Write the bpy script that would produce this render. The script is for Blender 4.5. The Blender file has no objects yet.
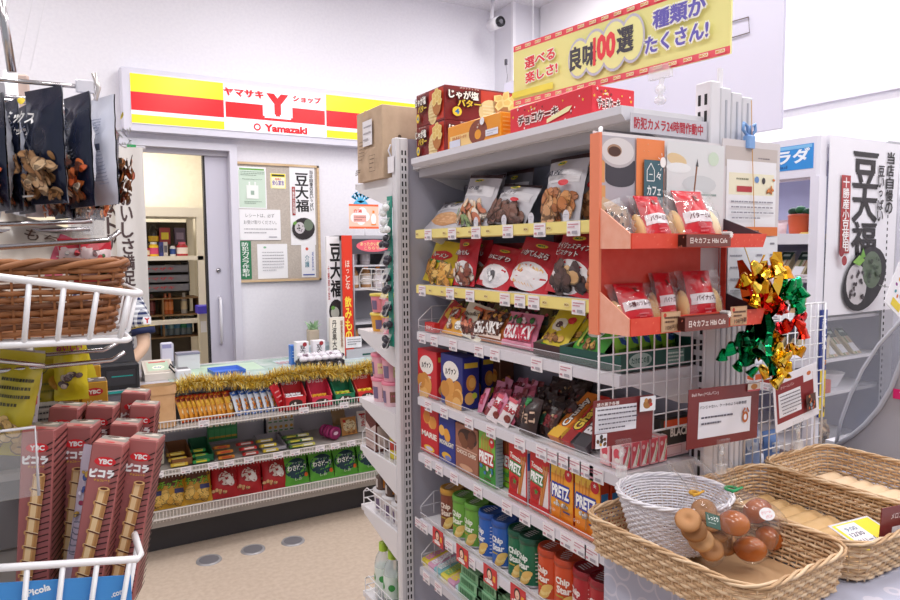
import bpy, bmesh, math, random
from math import sin, cos, pi, sqrt, radians, hypot, floor
from mathutils import Vector, Matrix, Euler
rnd = random.Random(11)
SC = bpy.context.scene
COL = SC.collection

# ------------------------------------------------------------------ camera
FPX = 681.65
YAW, PITCH, ROLL, CAMZ = .529039, .077088, -.008909, 1.5
cF = Vector((sin(YAW)*cos(PITCH), cos(YAW)*cos(PITCH), -sin(PITCH)))
r0 = Vector((cos(YAW), -sin(YAW), 0)); u0 = r0.cross(cF)
cR = r0*cos(ROLL) + u0*sin(ROLL); cU = -r0*sin(ROLL) + u0*cos(ROLL)
CAM = Vector((0, 0, CAMZ))
def ray(u, v): return cR*((u-450)/FPX) - cU*((v-300)/FPX) + cF
def at(ax, val, u, v):
    d = ray(u, v); i = 'xyz'.index(ax); return CAM + d*((val-CAM[i])/d[i])
def pj(p):
    q = Vector(p)-CAM; w = q.dot(cF); return 450+FPX*q.dot(cR)/w, 300-FPX*q.dot(cU)/w, w
def yp(u, x, z):            # where along a shelf (x, z fixed) the photo column u falls
    a, b = -.5, 6
    for _ in range(40):
        m = (a+b)/2
        U = pj((x, m, z))
        if U[2] <= .01 or U[0] > u: a = m
        else: b = m
    return m
def xp(u, y, z):
    a, b = -3, 6
    for _ in range(40):
        m = (a+b)/2
        U = pj((m, y, z))
        if U[2] <= .01 or U[0] < u: a = m
        else: b = m
    return m

cd = bpy.data.cameras.new('camera'); cam = bpy.data.objects.new('camera', cd); COL.objects.link(cam)
cd.sensor_width = 36; cd.lens = 36*FPX/900; cd.clip_start = .02
cam.matrix_world = Matrix(((cR.x, cU.x, -cF.x, CAM.x), (cR.y, cU.y, -cF.y, CAM.y), (cR.z, cU.z, -cF.z, CAM.z), (0, 0, 0, 1)))
SC.camera = cam

# ------------------------------------------------------------------ materials
MC = {}
def lin(c):
    c /= 255
    return c/12.92 if c <= .04045 else ((c+.055)/1.055)**2.4
def rgb(h): return tuple(lin(int(h[i:i+2], 16)) for i in (1, 3, 5))
def m(hexc, rough=.5, metal=0, alpha=1, coat=0, spec=.5):
    if not isinstance(hexc, str): return hexc
    key = (hexc, rough, metal, alpha, coat, spec)
    if key in MC: return MC[key]
    mt = bpy.data.materials.new('paint_'+hexc[1:]); mt.use_nodes = True
    b = mt.node_tree.nodes['Principled BSDF']
    b.inputs['Base Color'].default_value = (*rgb(hexc), 1)
    b.inputs['Roughness'].default_value = rough; b.inputs['Metallic'].default_value = metal
    b.inputs['Specular IOR Level'].default_value = spec
    if coat: b.inputs['Coat Weight'].default_value = coat; b.inputs['Coat Roughness'].default_value = .12
    if alpha < 1: b.inputs['Alpha'].default_value = alpha
    MC[key] = mt; return mt
def noisy(name, c1, c2, scale=20, rough=.6, bump=0, detail=4, stretch=None, metal=0, lo=.35, hi=.65, coat=0):
    mt = bpy.data.materials.new(name); mt.use_nodes = True; nt = mt.node_tree; N = nt.nodes; L = nt.links
    b = N['Principled BSDF']; tc = N.new('ShaderNodeTexCoord'); mp = N.new('ShaderNodeMapping')
    if stretch: mp.inputs['Scale'].default_value = stretch
    nz = N.new('ShaderNodeTexNoise'); nz.inputs['Scale'].default_value = scale; nz.inputs['Detail'].default_value = detail
    cr = N.new('ShaderNodeValToRGB'); cr.color_ramp.elements[0].position = lo; cr.color_ramp.elements[1].position = hi
    cr.color_ramp.elements[0].color = (*rgb(c1), 1); cr.color_ramp.elements[1].color = (*rgb(c2), 1)
    L.new(tc.outputs['Object'], mp.inputs[0]); L.new(mp.outputs[0], nz.inputs['Vector']); L.new(nz.outputs['Fac'], cr.inputs[0]); L.new(cr.outputs[0], b.inputs['Base Color'])
    b.inputs['Roughness'].default_value = rough; b.inputs['Metallic'].default_value = metal
    if coat: b.inputs['Coat Weight'].default_value = coat
    if bump:
        bp = N.new('ShaderNodeBump'); bp.inputs['Strength'].default_value = bump; bp.inputs['Distance'].default_value = .003
        L.new(nz.outputs['Fac'], bp.inputs['Height']); L.new(bp.outputs[0], b.inputs['Normal'])
    return mt
def clear(name, tint='#ffffff', alpha=.12, rough=.05):
    mt = bpy.data.materials.new(name); mt.use_nodes = True; nt = mt.node_tree; N = nt.nodes; L = nt.links
    N.remove(N['Principled BSDF']); out = N['Material Output']
    tr = N.new('ShaderNodeBsdfTransparent'); gl = N.new('ShaderNodeBsdfGlossy'); df = N.new('ShaderNodeBsdfDiffuse')
    gl.inputs['Roughness'].default_value = rough; df.inputs['Color'].default_value = (*rgb(tint), 1)
    mx = N.new('ShaderNodeMixShader'); mx.inputs[0].default_value = alpha
    fr = N.new('ShaderNodeLayerWeight'); fr.inputs[0].default_value = .5; pw = N.new('ShaderNodeMath'); pw.operation = 'POWER'; pw.inputs[1].default_value = 4; mu = N.new('ShaderNodeMath'); mu.operation = 'MULTIPLY_ADD'; mu.inputs[1].default_value = .5; mu.inputs[2].default_value = .045; m2 = N.new('ShaderNodeMixShader')
    L.new(fr.outputs['Facing'], pw.inputs[0]); L.new(pw.outputs[0], mu.inputs[0])
    L.new(tr.outputs[0], mx.inputs[1]); L.new(df.outputs[0], mx.inputs[2])
    L.new(mu.outputs[0], m2.inputs[0]); L.new(mx.outputs[0], m2.inputs[1]); L.new(gl.outputs[0], m2.inputs[2]); L.new(m2.outputs[0], out.inputs[0])
    return mt
FILM = clear('clear_film', '#ffffff', .08, .08)
FILMW = clear('crinkled_film', '#ffffff', .30, .15)
ACRYL = clear('acrylic', '#f4f6fb', .14, .05)
GLASS = clear('glass', '#dfe8f0', .06, .02)
DARKGL = clear('smoked_acrylic', '#5a6478', .45, .08)
WHITE = m('#e9e7ec', .45)
SHELFW = m('#e4e2e6', .4)
METALG = m('#a9a7ae', .5)
CHROME = m('#c9c6c8', .18, 1)
WIREW = m('#f1f0f4', .35)

# ------------------------------------------------------------------ mesh builder
class MB:
    def __init__(s): s.v = []; s.f = []; s.mi = []; s.mats = []; s.sm = []; s.T = None
    def mid(s, mt):
        mt = m(mt)
        if mt not in s.mats: s.mats.append(mt)
        return s.mats.index(mt)
    def add(s, vs, fs, mt, smooth=False):
        n = len(s.v); k = s.mid(mt)
        for p in vs: s.v.append(tuple(s.T @ Vector(p)) if s.T else tuple(p))
        for f in fs: s.f.append([n+i for i in f]); s.mi.append(k); s.sm.append(smooth)
    def box(s, x0, x1, y0, y1, z0, z1, mt):
        vs = [(x, y, z) for x in (x0, x1) for y in (y0, y1) for z in (z0, z1)]
        s.add(vs, [(0, 1, 3, 2), (4, 6, 7, 5), (0, 4, 5, 1), (2, 3, 7, 6), (0, 2, 6, 4), (1, 5, 7, 3)], mt)
    def bbox(s, x0, x1, y0, y1, z0, z1, mt, b=.004):   # box with chamfered vertical edges and soft top
        pts = [(x0+b, y0), (x1-b, y0), (x1, y0+b), (x1, y1-b), (x1-b, y1), (x0+b, y1), (x0, y1-b), (x0, y0+b)]
        cx, cy = (x0+x1)/2, (y0+y1)/2
        def ins(k): return [(cx+(x-cx)*(1-k/max(1e-6, (x1-x0)/2)), cy+(y-cy)*(1-k/max(1e-6, (y1-y0)/2))) for x, y in pts]
        vs = [(x, y, z0) for x, y in pts]+[(x, y, z1-b) for x, y in pts]+[(x, y, z1) for x, y in ins(b)]
        fs = [tuple(range(7, -1, -1)), tuple(range(16, 24))]
        for r in (0, 8):
            for i in range(8): fs.append((r+i, r+(i+1) % 8, r+8+(i+1) % 8, r+8+i))
        s.add(vs, fs, mt)
    def prism(s, pts, ax, a, b, mt, smooth=False):     # 2D outline pushed along axis ax from a to b
        def P(p, t):
            return {'x': (t, p[0], p[1]), 'y': (p[0], t, p[1]), 'z': (p[0], p[1], t)}[ax]
        n = len(pts); vs = [P(p, a) for p in pts]+[P(p, b) for p in pts]
        s.add(vs, [tuple(range(n)), tuple(range(2*n-1, n-1, -1))], mt)
        s.add(vs, [(i, i+n, (i+1) % n+n, (i+1) % n) for i in range(n)], mt, smooth)
    def tube(s, path, r, mt, n=6, closed=False, caps=True):
        P = [Vector(p) for p in path]; k = len(P); vs = []; fs = []
        ref = None
        for i, p in enumerate(P):
            if closed: t = P[(i+1) % k]-P[i-1]
            else: t = P[min(i+1, k-1)]-P[max(i-1, 0)]
            if t.length < 1e-9: t = Vector((0, 0, 1))
            t.normalize()
            if ref is None: ref = Vector((0, 0, 1)) if abs(t.z) < .9 else Vector((1, 0, 0))
            a = ref - t*ref.dot(t)
            if a.length < 1e-4: a = t.orthogonal()
            a.normalize(); ref = a; b = t.cross(a)
            rr = r[i] if isinstance(r, (list, tuple)) else r
            for j in range(n):
                q = 2*pi*j/n+pi/n; vs.append(p+a*(cos(q)*rr)+b*(sin(q)*rr))
        for i in range(k if closed else k-1):
            for j in range(n):
                a0, a1 = i*n+j, i*n+(j+1) % n; b0, b1 = ((i+1) % k)*n+j, ((i+1) % k)*n+(j+1) % n
                fs.append((a0, a1, b1, b0))
        if caps and not closed: fs += [tuple(range(n-1, -1, -1)), tuple(range((k-1)*n, k*n))]
        s.add(vs, fs, mt, n > 4)
    def lathe(s, prof, mt, c=(0, 0, 0), n=20, smooth=True, sy=1):
        vs = []; fs = []
        for r, z in prof:
            for j in range(n):
                q = 2*pi*j/n; vs.append((c[0]+r*cos(q), c[1]+r*sin(q)*sy, c[2]+z))
        for i in range(len(prof)-1):
            for j in range(n): fs.append((i*n+j, i*n+(j+1) % n, (i+1)*n+(j+1) % n, (i+1)*n+j))
        s.add(vs, fs, mt, smooth)
        if prof[0][0] > 1e-5: s.add(vs[:n], [tuple(range(n-1, -1, -1))], mt)
        if prof[-1][0] > 1e-5: s.add(vs[-n:], [tuple(range(n))], mt)
    def grid(s, fn, nu, nv, mt, smooth=True, wrap=False):
        vs = [fn(i/(nu if True else 1), j/nv) for j in range(nv+1) for i in range(nu+1)]
        s.add(vs, [(j*(nu+1)+i, j*(nu+1)+i+1, (j+1)*(nu+1)+i+1, (j+1)*(nu+1)+i) for j in range(nv) for i in range(nu)], mt, smooth)
    def ball(s, c, rx, ry, rz, mt, n=12, k=8):
        vs = []; fs = []
        for i in range(k+1):
            a = pi*i/k
            for j in range(n): q = 2*pi*j/n; vs.append((c[0]+rx*sin(a)*cos(q), c[1]+ry*sin(a)*sin(q), c[2]-rz*cos(a)))
        for i in range(k):
            for j in range(n): fs.append((i*n+j, i*n+(j+1) % n, (i+1)*n+(j+1) % n, (i+1)*n+j))
        s.add(vs, fs, mt, True)
    def data(s, name):
        me = bpy.data.meshes.new(name); me.from_pydata(s.v, [], s.f)
        for mt in s.mats: me.materials.append(mt)
        me.polygons.foreach_set('material_index', s.mi); me.polygons.foreach_set('use_smooth', s.sm); me.update()
        return me
    def build(s, name, parent=None, loc=(0, 0, 0), rot=(0, 0, 0)):
        o = bpy.data.objects.new(name, s.data(name)); COL.objects.link(o)
        o.location = loc; o.rotation_euler = rot
        if parent: o.parent = parent
        return o
def tag(o, label, cat, group=None):
    o['label'] = label; o['category'] = cat
    if group: o['group'] = group
    return o
def struct(o): o['kind'] = 'structure'; return o
def thing(name, label, cat, loc=(0, 0, 0), rot=(0, 0, 0), group=None):
    o = bpy.data.objects.new(name, None); COL.objects.link(o); o.location = loc; o.rotation_euler = rot; o.empty_display_size = .05
    return tag(o, label, cat, group)
def dup(o, loc=None, rot=None, label=None, group=None):
    def cp(q, par):
        c = q.copy(); COL.objects.link(c)
        if par: c.parent = par
        for ch in q.children: cp(ch, c)
        return c
    c = cp(o, None)
    if loc is not None: c.location = loc
    if rot is not None: c.rotation_euler = rot
    if label: c['label'] = label
    if group: c['group'] = group
    return c
ORD = ['first', 'second', 'third', 'fourth', 'fifth', 'sixth', 'seventh', 'eighth', 'ninth', 'tenth', 'eleventh', 'twelfth', 'thirteenth', 'fourteenth', 'fifteenth', 'sixteenth', 'seventeenth', 'eighteenth', 'nineteenth', 'twentieth']
def nth(i, n): return 'leftmost' if i == 0 else ('rightmost' if i == n-1 else ORD[i]+' from the left')

# ------------------------------------------------------------------ printing (letters and pictures as thin ink on a surface)
fc = bpy.data.curves.new('type', 'FONT'); fo = bpy.data.objects.new('type', fc); COL.objects.link(fo)
fc.resolution_u = 2; fc.align_x = 'CENTER'; fc.align_y = 'CENTER'
TC = {}
def glyphs(sx, bold):
    k = (sx, bold)
    if k not in TC:
        fc.body = sx; fc.offset = bold; bpy.context.view_layer.update()
        dg = bpy.context.evaluated_depsgraph_get(); me = bpy.data.meshes.new_from_object(fo.evaluated_get(dg))
        vs = [(v.co.x, v.co.y) for v in me.vertices]; fs = [tuple(p.vertices) for p in me.polygons]
        bpy.data.meshes.remove(me)
        if not vs: vs = [(0, 0)]
        xs = [a for a, _ in vs]; ys = [b for _, b in vs]
        TC[k] = (vs, fs, min(xs), max(xs), min(ys), max(ys))
    return TC[k]
class Art:
    def __init__(s, mb, S, step=0): s.mb = mb; s.S = S; s.o = .0010 if step else .0003; s.st = .00012 if step else .00008
    def put(s, pts, fs, c, extra=0):
        s.mb.add([s.S(x, y, s.o+extra) for x, y in pts], fs, c); s.o += s.st
    def rect(s, x, y, w, h, c, n=1, rot=0):
        if s.st > .0001 and max(w, h) > .012: n = max(n, 7)
        nu = max(n, 1); pts = []
        for j in range(nu+1):
            for i in range(nu+1):
                a, b = (i/nu-.5)*w, (j/nu-.5)*h; pts.append((x+a*cos(rot)-b*sin(rot), y+a*sin(rot)+b*cos(rot)))
        s.put(pts, [(j*(nu+1)+i, j*(nu+1)+i+1, (j+1)*(nu+1)+i+1, (j+1)*(nu+1)+i) for j in range(nu) for i in range(nu)], c)
    def ell(s, x, y, rx, ry, c, rot=0, n=14, rings=1, a0=0, a1=2*pi):
        if s.st > .0001 and max(rx, ry) > .009: rings = max(rings, 3)
        pts = [(x, y)]
        for k in range(1, rings+1):
            for j in range(n+1):
                q = a0+(a1-a0)*j/n; a, b = rx*cos(q)*k/rings, ry*sin(q)*k/rings
                pts.append((x+a*cos(rot)-b*sin(rot), y+a*sin(rot)+b*cos(rot)))
        fs = [(0, 1+j, 2+j) for j in range(n)]
        for k in range(1, rings):
            for j in range(n): A = 1+(k-1)*(n+1)+j; B = A+n+1; fs.append((A, B, B+1, A+1))
        s.put(pts, fs, c)
    def poly(s, pts, c): s.put(pts, [tuple(range(len(pts)))], c)
    def star(s, x, y, r, c, k=5):
        s.put([(x, y)]+[(x+(r if i % 2 == 0 else r*.45)*sin(pi*i/k), y+(r if i % 2 == 0 else r*.45)*cos(pi*i/k)) for i in range(2*k)], [(0, 1+i, 1+(i+1) % (2*k)) for i in range(2*k)], c)
    def line(s, x0, y0, x1, y1, t, c):
        L = hypot(x1-x0, y1-y0) or 1e-6; nx, ny = -(y1-y0)/L*t/2, (x1-x0)/L*t/2
        s.put([(x0+nx, y0+ny), (x0-nx, y0-ny), (x1-nx, y1-ny), (x1+nx, y1+ny)], [(0, 1, 2, 3)], c)
    def frame(s, x, y, w, h, t, c):
        for a, b, ww, hh in ((x, y+h/2, w+t, t), (x, y-h/2, w+t, t), (x-w/2, y, t, h), (x+w/2, y, t, h)):
            s.rect(a, b, ww, hh, c)
    def txt(s, t, x, y, w, h, c, bold=.015, rot=0, edge=None, ew=.05, skew=0):   # fitted into w x h
        cjk = any(ord(g) > 0x2000 for g in t); bb = 0 if cjk else min(bold, .03); ex = max(0, bold-bb)*.9
        if edge:
            r = ex+ew; s._t(t, x, y, w, h, edge, bb, rot, skew, [(r*cos(k*pi/3), r*sin(k*pi/3)) for k in range(6)])
        s._t(t, x, y, w, h, c, bb, rot, skew, [(0, 0)] if ex < .004 else [(ex*.8, ex*.5), (-ex*.8, ex*.5), (0, -ex*.7)])
    def _t(s, t, x, y, w, h, c, bold, rot, skew, sh):
        vs, fs, a0, a1, b0, b1 = glyphs(t, bold)
        kx = w/max(a1-a0, 1e-6); ky = h/max(b1-b0, 1e-6); cx, cy = (a0+a1)/2, (b0+b1)/2; pts = []; ff = []
        for dx, dy in sh:
            pts = []
            for a, b in vs:
                b = (b-cy+dy)*ky; a = (a-cx+dx)*kx+skew*b; pts.append((x+a*cos(rot)-b*sin(rot), y+a*sin(rot)+b*cos(rot)))
            s.put(pts, fs, c, .0002 if s.st > .00010 else 0)
    def vtxt(s, t, x, ytop, w, h, c, bold=.015, gap=.08, edge=None):          # stacked characters
        n = len(t); ch = h/n
        for i, g in enumerate(t): s.txt(g, x, ytop-ch*(i+.5), w*(1 if g not in 'っー、' else .6), ch*(1-gap)*(1 if g not in 'っー、' else .6), c, bold, edge=edge)
    def lines(s, x, y, w, h, n, c, t=.25, rg=rnd):                               # rows of unreadable small print
        for i in range(n):
            yy = y+h/2-h*(i+.5)/n; xx = x-w/2; end = x+w/2*(1 if i < n-1 else .3)
            while xx < end:
                q = rg.uniform(.03, .12)*w; s.rect(min(xx+q/2, end), yy, q*.8, h/n*t, c); xx += q
    def scatter(s, x, y, w, h, n, cols, r0, r1, asp=.8, rg=rnd):             # a picture of food: many overlapping pieces
        for i in range(n):
            a = rg.uniform(-w/2, w/2); b = rg.uniform(-h/2, h/2); r = rg.uniform(r0, r1); c = rg.choice(cols); q = rg.uniform(0, pi)
            dk = '#%02x%02x%02x' % tuple(int(int(c[k:k+2], 16)*.62) for k in (1, 3, 5))
            s.ell(x+a, y+b-r*.08, r*1.13, r*asp*1.13, dk, q, 9); s.ell(x+a, y+b, r, r*asp, c, q, 9)
def Sfront(w=0, y=0, z0=0): return lambda a, b, o: (a, y-o, z0+b)
def Sright(x, z0=0): return lambda a, b, o: (x+o, a, z0+b)
def Sleft(x, z0=0): return lambda a, b, o: (x-o, -a, z0+b)
def Stop(z): return lambda a, b, o: (a, b, z+o)

# ------------------------------------------------------------------ package makers (front faces local -Y, stands on z=0, x and y centred)
def carton(w, d, h, c, front=None, right=None, top=None, left=None, side=None, rough=.38):
    b = MB(); b.bbox(-w/2, w/2, -d/2, d/2, 0, h, m(c, rough), min(.0015, w*.1))
    if side: b.box(w/2-.0003, w/2+.0002, -d/2+.001, d/2-.001, .001, h-.002, m(side, rough))
    if front: front(Art(b, lambda x, z, o: (x, -d/2-o, z)))
    if right: right(Art(b, lambda y, z, o: (w/2+.0003+o, y, z)))
    if left: left(Art(b, lambda y, z, o: (-w/2-o, -y, z)))
    if top: top(Art(b, lambda x, y, o: (x, y, h+o)))
    return b
def pouch(w, h, t, c, art=None, seal=.012, sealc=None, seed=1, back=None, rough=.3, wr=.0016, tp=.0, topc=None, film=None, nu=12, nv=14):
    q = random.Random(seed); ph = [q.uniform(0, 6.3) for _ in range(8)]
    def prof(x, z):
        a = min(1, abs(2*x/w)); bz = (z-seal)/(h-2*seal)
        if bz <= 0 or bz >= 1: return .0008
        e = (1-a**2.6)*(sin(pi*bz)**.5)
        return .0008+t/2*e + wr*e**.3*(sin(x/w*17+ph[0]+3*bz)*sin(bz*15+ph[1])+.6*sin(bz*31+ph[2]+x/w*8))
    def wv(x, z): return .35*wr*sin(z*60/h+ph[3])*(1 if abs(x) > w*.4 else 0)
    def nar(z):
        bz = z/h; return 1-.05*sin(pi*bz)-tp*bz
    def F(x, z, o): return ((x+wv(x, z))*nar(z), -prof(x, z)-o, z)
    mt = m(c, rough) if not film else film
    b = MB()
    k = (nv-1)/nv if topc else 1
    b.grid(lambda i, j: F((i-.5)*w, j*h*k, 0), nu, nv-1 if topc else nv, mt)
    if topc: b.grid(lambda i, j: F((i-.5)*w, h*(k+(1-k)*j), 0), nu, 1, m(topc, .3)); b.grid(lambda i, j: (lambda p: (p[0], -p[1], p[2]))(F((.5-i)*w, h*(k+(1-k)*j), .0003)), nu, 1, m(topc, .3))
    b.grid(lambda i, j: ((lambda p: (p[0], -p[1], p[2]))(F((.5-i)*w, j*h, 0))), nu, nv, m(back or c, rough) if not film else film)
    if sealc:
        for z0, z1 in ((0, seal), (h-seal*1.3, h)):
            if z0 == 0 and tp: continue
            b.add([F(-w/2, z0, .0006), F(0, z0, .0006), F(w/2, z0, .0006), F(w/2, z1, .0006), F(0, z1, .0006), F(-w/2, z1, .0006)], [(0, 1, 4, 5), (1, 2, 3, 4)], m(sealc, .35))
    if art: art(Art(b, F, .0004))
    return b
def bottle(r, h, body, capc, label=None, cap=.018, n=18, liquid=None):
    b = MB(); b.lathe([(r*.85, 0), (r, .006), (r, h*.55), (r*.97, h*.62), (r*.8, h*.74), (r*.45, h*.86), (r*.4, h-cap)], m(body, .15) if isinstance(body, str) else body, n=n)
    if label: b.lathe([(r*1.01, h*.15), (r*1.01, h*.55)], m(label, .4), n=n)
    return b
REG = {}
def put(b, name, x, y, z, rz=0, lean=0, roll=0, label='', cat='', group=None):
    """link a builder's mesh as a thing; lean tips its top backwards"""
    if isinstance(b, MB): me = b.data(name)
    else: me = b
    o = bpy.data.objects.new(name, me); COL.objects.link(o)
    mt = Matrix.Translation((x, y, z)) @ Matrix.Rotation(rz, 4, 'Z') @ Matrix.Rotation(-lean, 4, 'X') @ Matrix.Rotation(roll, 4, 'Y')
    o.location = (x, y, z); o.rotation_euler = mt.to_euler()
    return tag(o, label, cat, group)
FX = -pi/2      # turns a package so that it faces the aisle (world -X)

# ================================================================== THE SETTING
YW, XW, ZC = 4.35, 3.2, 3.25
wallm = noisy('wallpaper', '#ebe9f1', '#f0eef5', 60, .75, .05)
b = MB(); b.box(-3.2, XW+.1, -2.6, 5.9, -.06, 0, noisy('vinyl_floor', '#cdb9a6', '#d9c7b5', 45, .42, 0, 6)); struct(b.build('floor'))
b = MB(); b.box(-3.2, XW+.1, -2.6, YW+.1, ZC, ZC+.08, noisy('ceiling_board', '#dddae0', '#eae8ee', 90, .9, .2)); struct(b.build('ceiling'))
b = MB()
b.box(-3.2, -.28, YW, YW+.12, 0, ZC, wallm); b.box(1.02, XW+.1, YW, YW+.12, 0, ZC, wallm); b.box(-.28, 1.02, YW, YW+.12, 2.14, ZC, wallm)
struct(b.build('wall_back'))
wr = noisy('wallpaper_right', '#eeecf3', '#f2f0f6', 60, .75, .05)
b = MB(); b.box(XW, XW+.1, -2.6, YW+.12, 0, ZC, wr); struct(b.build('wall_right'))
b = MB(); b.box(-3.3, -3.2, 1.2, YW+.12, 0, ZC, wallm); struct(b.build('wall_left'))
b = MB(); b.box(2.95, XW, 4.12, YW, 0, ZC, m('#e6e4ec', .6)); b.box(2.94, 2.965, 4.1, 4.125, 0, ZC, m('#f0eef4', .4)); struct(b.build('trim_1'))
b = MB(); b.box(XW-.02, XW, -2.6, 4.1, 2.165, 2.19, m('#e0dde8', .6)); b.box(XW-.012, XW, -2.6, 4.1, 2.19, ZC, m('#f3f1f6', .7)); struct(b.build('trim_2'))
b = MB(); b.box(1.03, 2.9, YW-.012, YW, 0, .08, m('#8d8a94', .6)); struct(b.build('baseboard_back'))
# door frame, sliding door
b = MB(); fr = m('#dedce8', .4)
b.box(.975, 1.02, YW-.03, YW+.13, 0, 2.14, fr); b.box(-.28, .975, YW-.03, YW+.13, 2.1, 2.14, fr); b.box(-.28, -.24, YW-.03, YW+.13, 0, 2.1, fr)
b.box(-.24, .975, YW+.02, YW+.05, 2.07, 2.1, m('#bdb9c4', .4)); struct(b.build('trim_3'))
d = bpy.data.objects.new('door_1', None); COL.objects.link(d); d.location = (.9, YW+.06, 0); struct(d)
b = MB(); b.box(-.06, .09, -.018, .018, .01, 2.09, m('#cdcad9', .45)); b.box(-.072, -.06, -.02, .02, .01, 2.09, m('#1d1b20', .5)); b.build('door_panel', d)
b = MB(); b.tube([(.0, -.018, 1.2), (.0, -.05, 1.19), (.0, -.05, .92), (.0, -.018, .91)], .009, m('#e4e2ea', .3), 8); b.build('door_handle', d)
b = MB(); b.tube([(.0, -.016, 1.37), (.0, -.026, 1.37)], .014, CHROME, 14); b.tube([(0, -.026, 1.37), (0, -.028, 1.37)], .005, m('#444348'), 10); b.build('door_lock', d)
# the room behind
cream = noisy('cream_paint', '#e3dccb', '#e8e2d2', 30, .7)
b = MB(); b.box(-1.2, 1.9, 5.75, 5.85, 0, 2.5, cream); b.box(-1.3, -1.2, YW+.12, 5.85, 0, 2.5, cream); b.box(1.6, 1.7, YW+.12, 5.75, 0, 2.5, cream); struct(b.build('wall_storeroom'))
b = MB(); b.box(-1.3, 1.9, YW+.12, 5.85, 2.5, 2.58, cream); struct(b.build('ceiling_storeroom'))

# ------------------------------------------------------------------ illuminated shop sign
s = thing('illuminated_sign', 'long illuminated yellow, white and red shop sign above the doorway', 'sign', (0, YW, 0))
x0, x1, z0, z1 = .43, 2.62, 2.212, 2.487
b = MB(); b.bbox(x0-.05, x1+.05, -.09, 0, z0-.04, z1+.035, m('#dcdae8', .4), .01); b.build('housing', s)
def glow(name, h, st):
    mt = bpy.data.materials.new(name); mt.use_nodes = True; n = mt.node_tree.nodes['Principled BSDF']
    n.inputs['Base Color'].default_value = (*rgb(h), 1); n.inputs['Emission Color'].default_value = (*rgb(h), 1); n.inputs['Emission Strength'].default_value = st; n.inputs['Roughness'].default_value = .25
    return mt
yel, red, wh = glow('lit_yellow', '#f6e21c', .22), glow('lit_red', '#dc0418', .25), glow('lit_white', '#f4f3fa', .22)
b = MB(); b.box(x0, x1, -.097, -.088, z0, z1, wh); A = Art(b, lambda x, z, o: (x, -.097-o, z)); H = z1-z0
def band(xa, xb):
    A.rect((xa+xb)/2, z1-H*.19, xb-xa, H*.38, yel); A.rect((xa+xb)/2, z0+H*.45, xb-xa, H*.37, red); A.rect((xa+xb)/2, z0+H*.095, xb-xa, H*.17, yel)
xa, xb = at('y', YW-.1, 224, 110).x, at('y', YW-.1, 326.5, 120).x
band(x0, xa); band(xb, x1)
A.rect((xa+xb)/2, z0+H*.45, xb-xa-.02, H*.33, red)
cx = (xa+xb)/2+.01; yx = cx-.005
A.rect(yx, z0+H*.64, .165, H*.60, wh); A.rect(yx, z0+H*.64, .185, H*.52, wh)
A.txt('Y', yx, z0+H*.64, .125, H*.46, red, .09)
A.txt('ヤマサキ', cx-.21, z1-H*.17, .235, H*.16, red, .09); A.txt('ショップ', cx+.185, z1-H*.17, .18, H*.14, red, .09)
A.ell(cx-.135, z0+H*.12, .022, .022, red); A.ell(cx-.135, z0+H*.12, .013, .013, wh); A.txt('Yamazaki', cx+.045, z0+H*.12, .27, H*.16, red, .06)
b.build('sign_face', s)

# ------------------------------------------------------------------ cork notice board and what is pinned to it
def onwall(x, z): return x
b = MB(); cork = noisy('cork', '#b9aea4', '#c6bcb2', 120, .9, .3)
x0, x1, z0, z1 = .993, 1.545, 1.292, 2.04; wood = noisy('pale_wood', '#cfae86', '#dcc09b', 12, .5, 0, 3, (1, 1, 8))
s = thing('notice_board', 'cork notice board in a thin pale wooden frame between the door and the counter corner', 'notice board', ((x0+x1)/2, YW, z0))
W, Hh = x1-x0, z1-z0
b.box(-W/2, W/2, -.012, 0, 0, Hh, cork); b.build('cork_panel', s)
b = MB()
for a in ((-W/2, -W/2+.014, 0, Hh), (W/2-.014, W/2, 0, Hh), (-W/2, W/2, 0, .014), (-W/2, W/2, Hh-.014, Hh)): b.box(a[0], a[1], -.022, 0, a[2], a[3], wood)
b.build('frame', s)
def paper(name, px, label, cat, art, c='#f3f2f5', y=YW-.0135, group=None):
    p = at('y', y, px[0], px[1]); q = at('y', y, px[2], px[3]); w, h = q.x-p.x, p.z-q.z
    b = MB(); b.box(-w/2, w/2, -.0006, .0004, 0, h, m(c, .6)); A = Art(b, lambda x, z, o: (x, -.0006-o, z+h/2)); art(A, w, h)
    o = b.build(name, None, ((p.x+q.x)/2, y-.0006, q.z)); return tag(o, label, cat, group)
def a1(A, w, h):
    A.rect(0, -h*.03, w*.92, h*.88, '#cfe2d2'); A.rect(0, h*.44, w*.86, h*.04, '#6cae4a'); A.lines(0, h*.34, w*.8, h*.12, 3, '#55705e'); A.txt('The plastic bags are free?', 0, h*.2, w*.7, h*.035, '#5d7a68', 0); A.rect(0, -h*.1, w*.42, h*.32, '#f1f6f2'); A.rect(-w*.1, h*.09, w*.06, h*.1, '#f1f6f2'); A.rect(w*.1, h*.09, w*.06, h*.1, '#f1f6f2'); A.rect(0, -h*.12, w*.12, h*.1, '#9fb5a5'); A.lines(0, -h*.35, w*.6, h*.08, 2, '#55705e')
paper('pinned_leaflet', (237, 166, 267, 209), 'green and white plastic bag leaflet pinned top left on the cork board', 'leaflet', a1)
def a2(A, w, h):
    A.rect(0, 0, w*.96, h*.96, '#f2e33a'); A.rect(0, -h*.1, w*.86, h*.7, '#fdf6d8'); A.txt('安心宣言', 0, -h*.12, w*.75, h*.3, '#5a3fb0', .04); A.txt('地域の', 0, h*.12, w*.4, h*.16, '#e0684e', .03); A.rect(0, h*.36, w*.8, h*.12, '#3c3a20')
paper('pinned_sticker', (270, 173, 286, 189), 'small yellow square sticker with purple characters on the cork board', 'sticker', a2)
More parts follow.
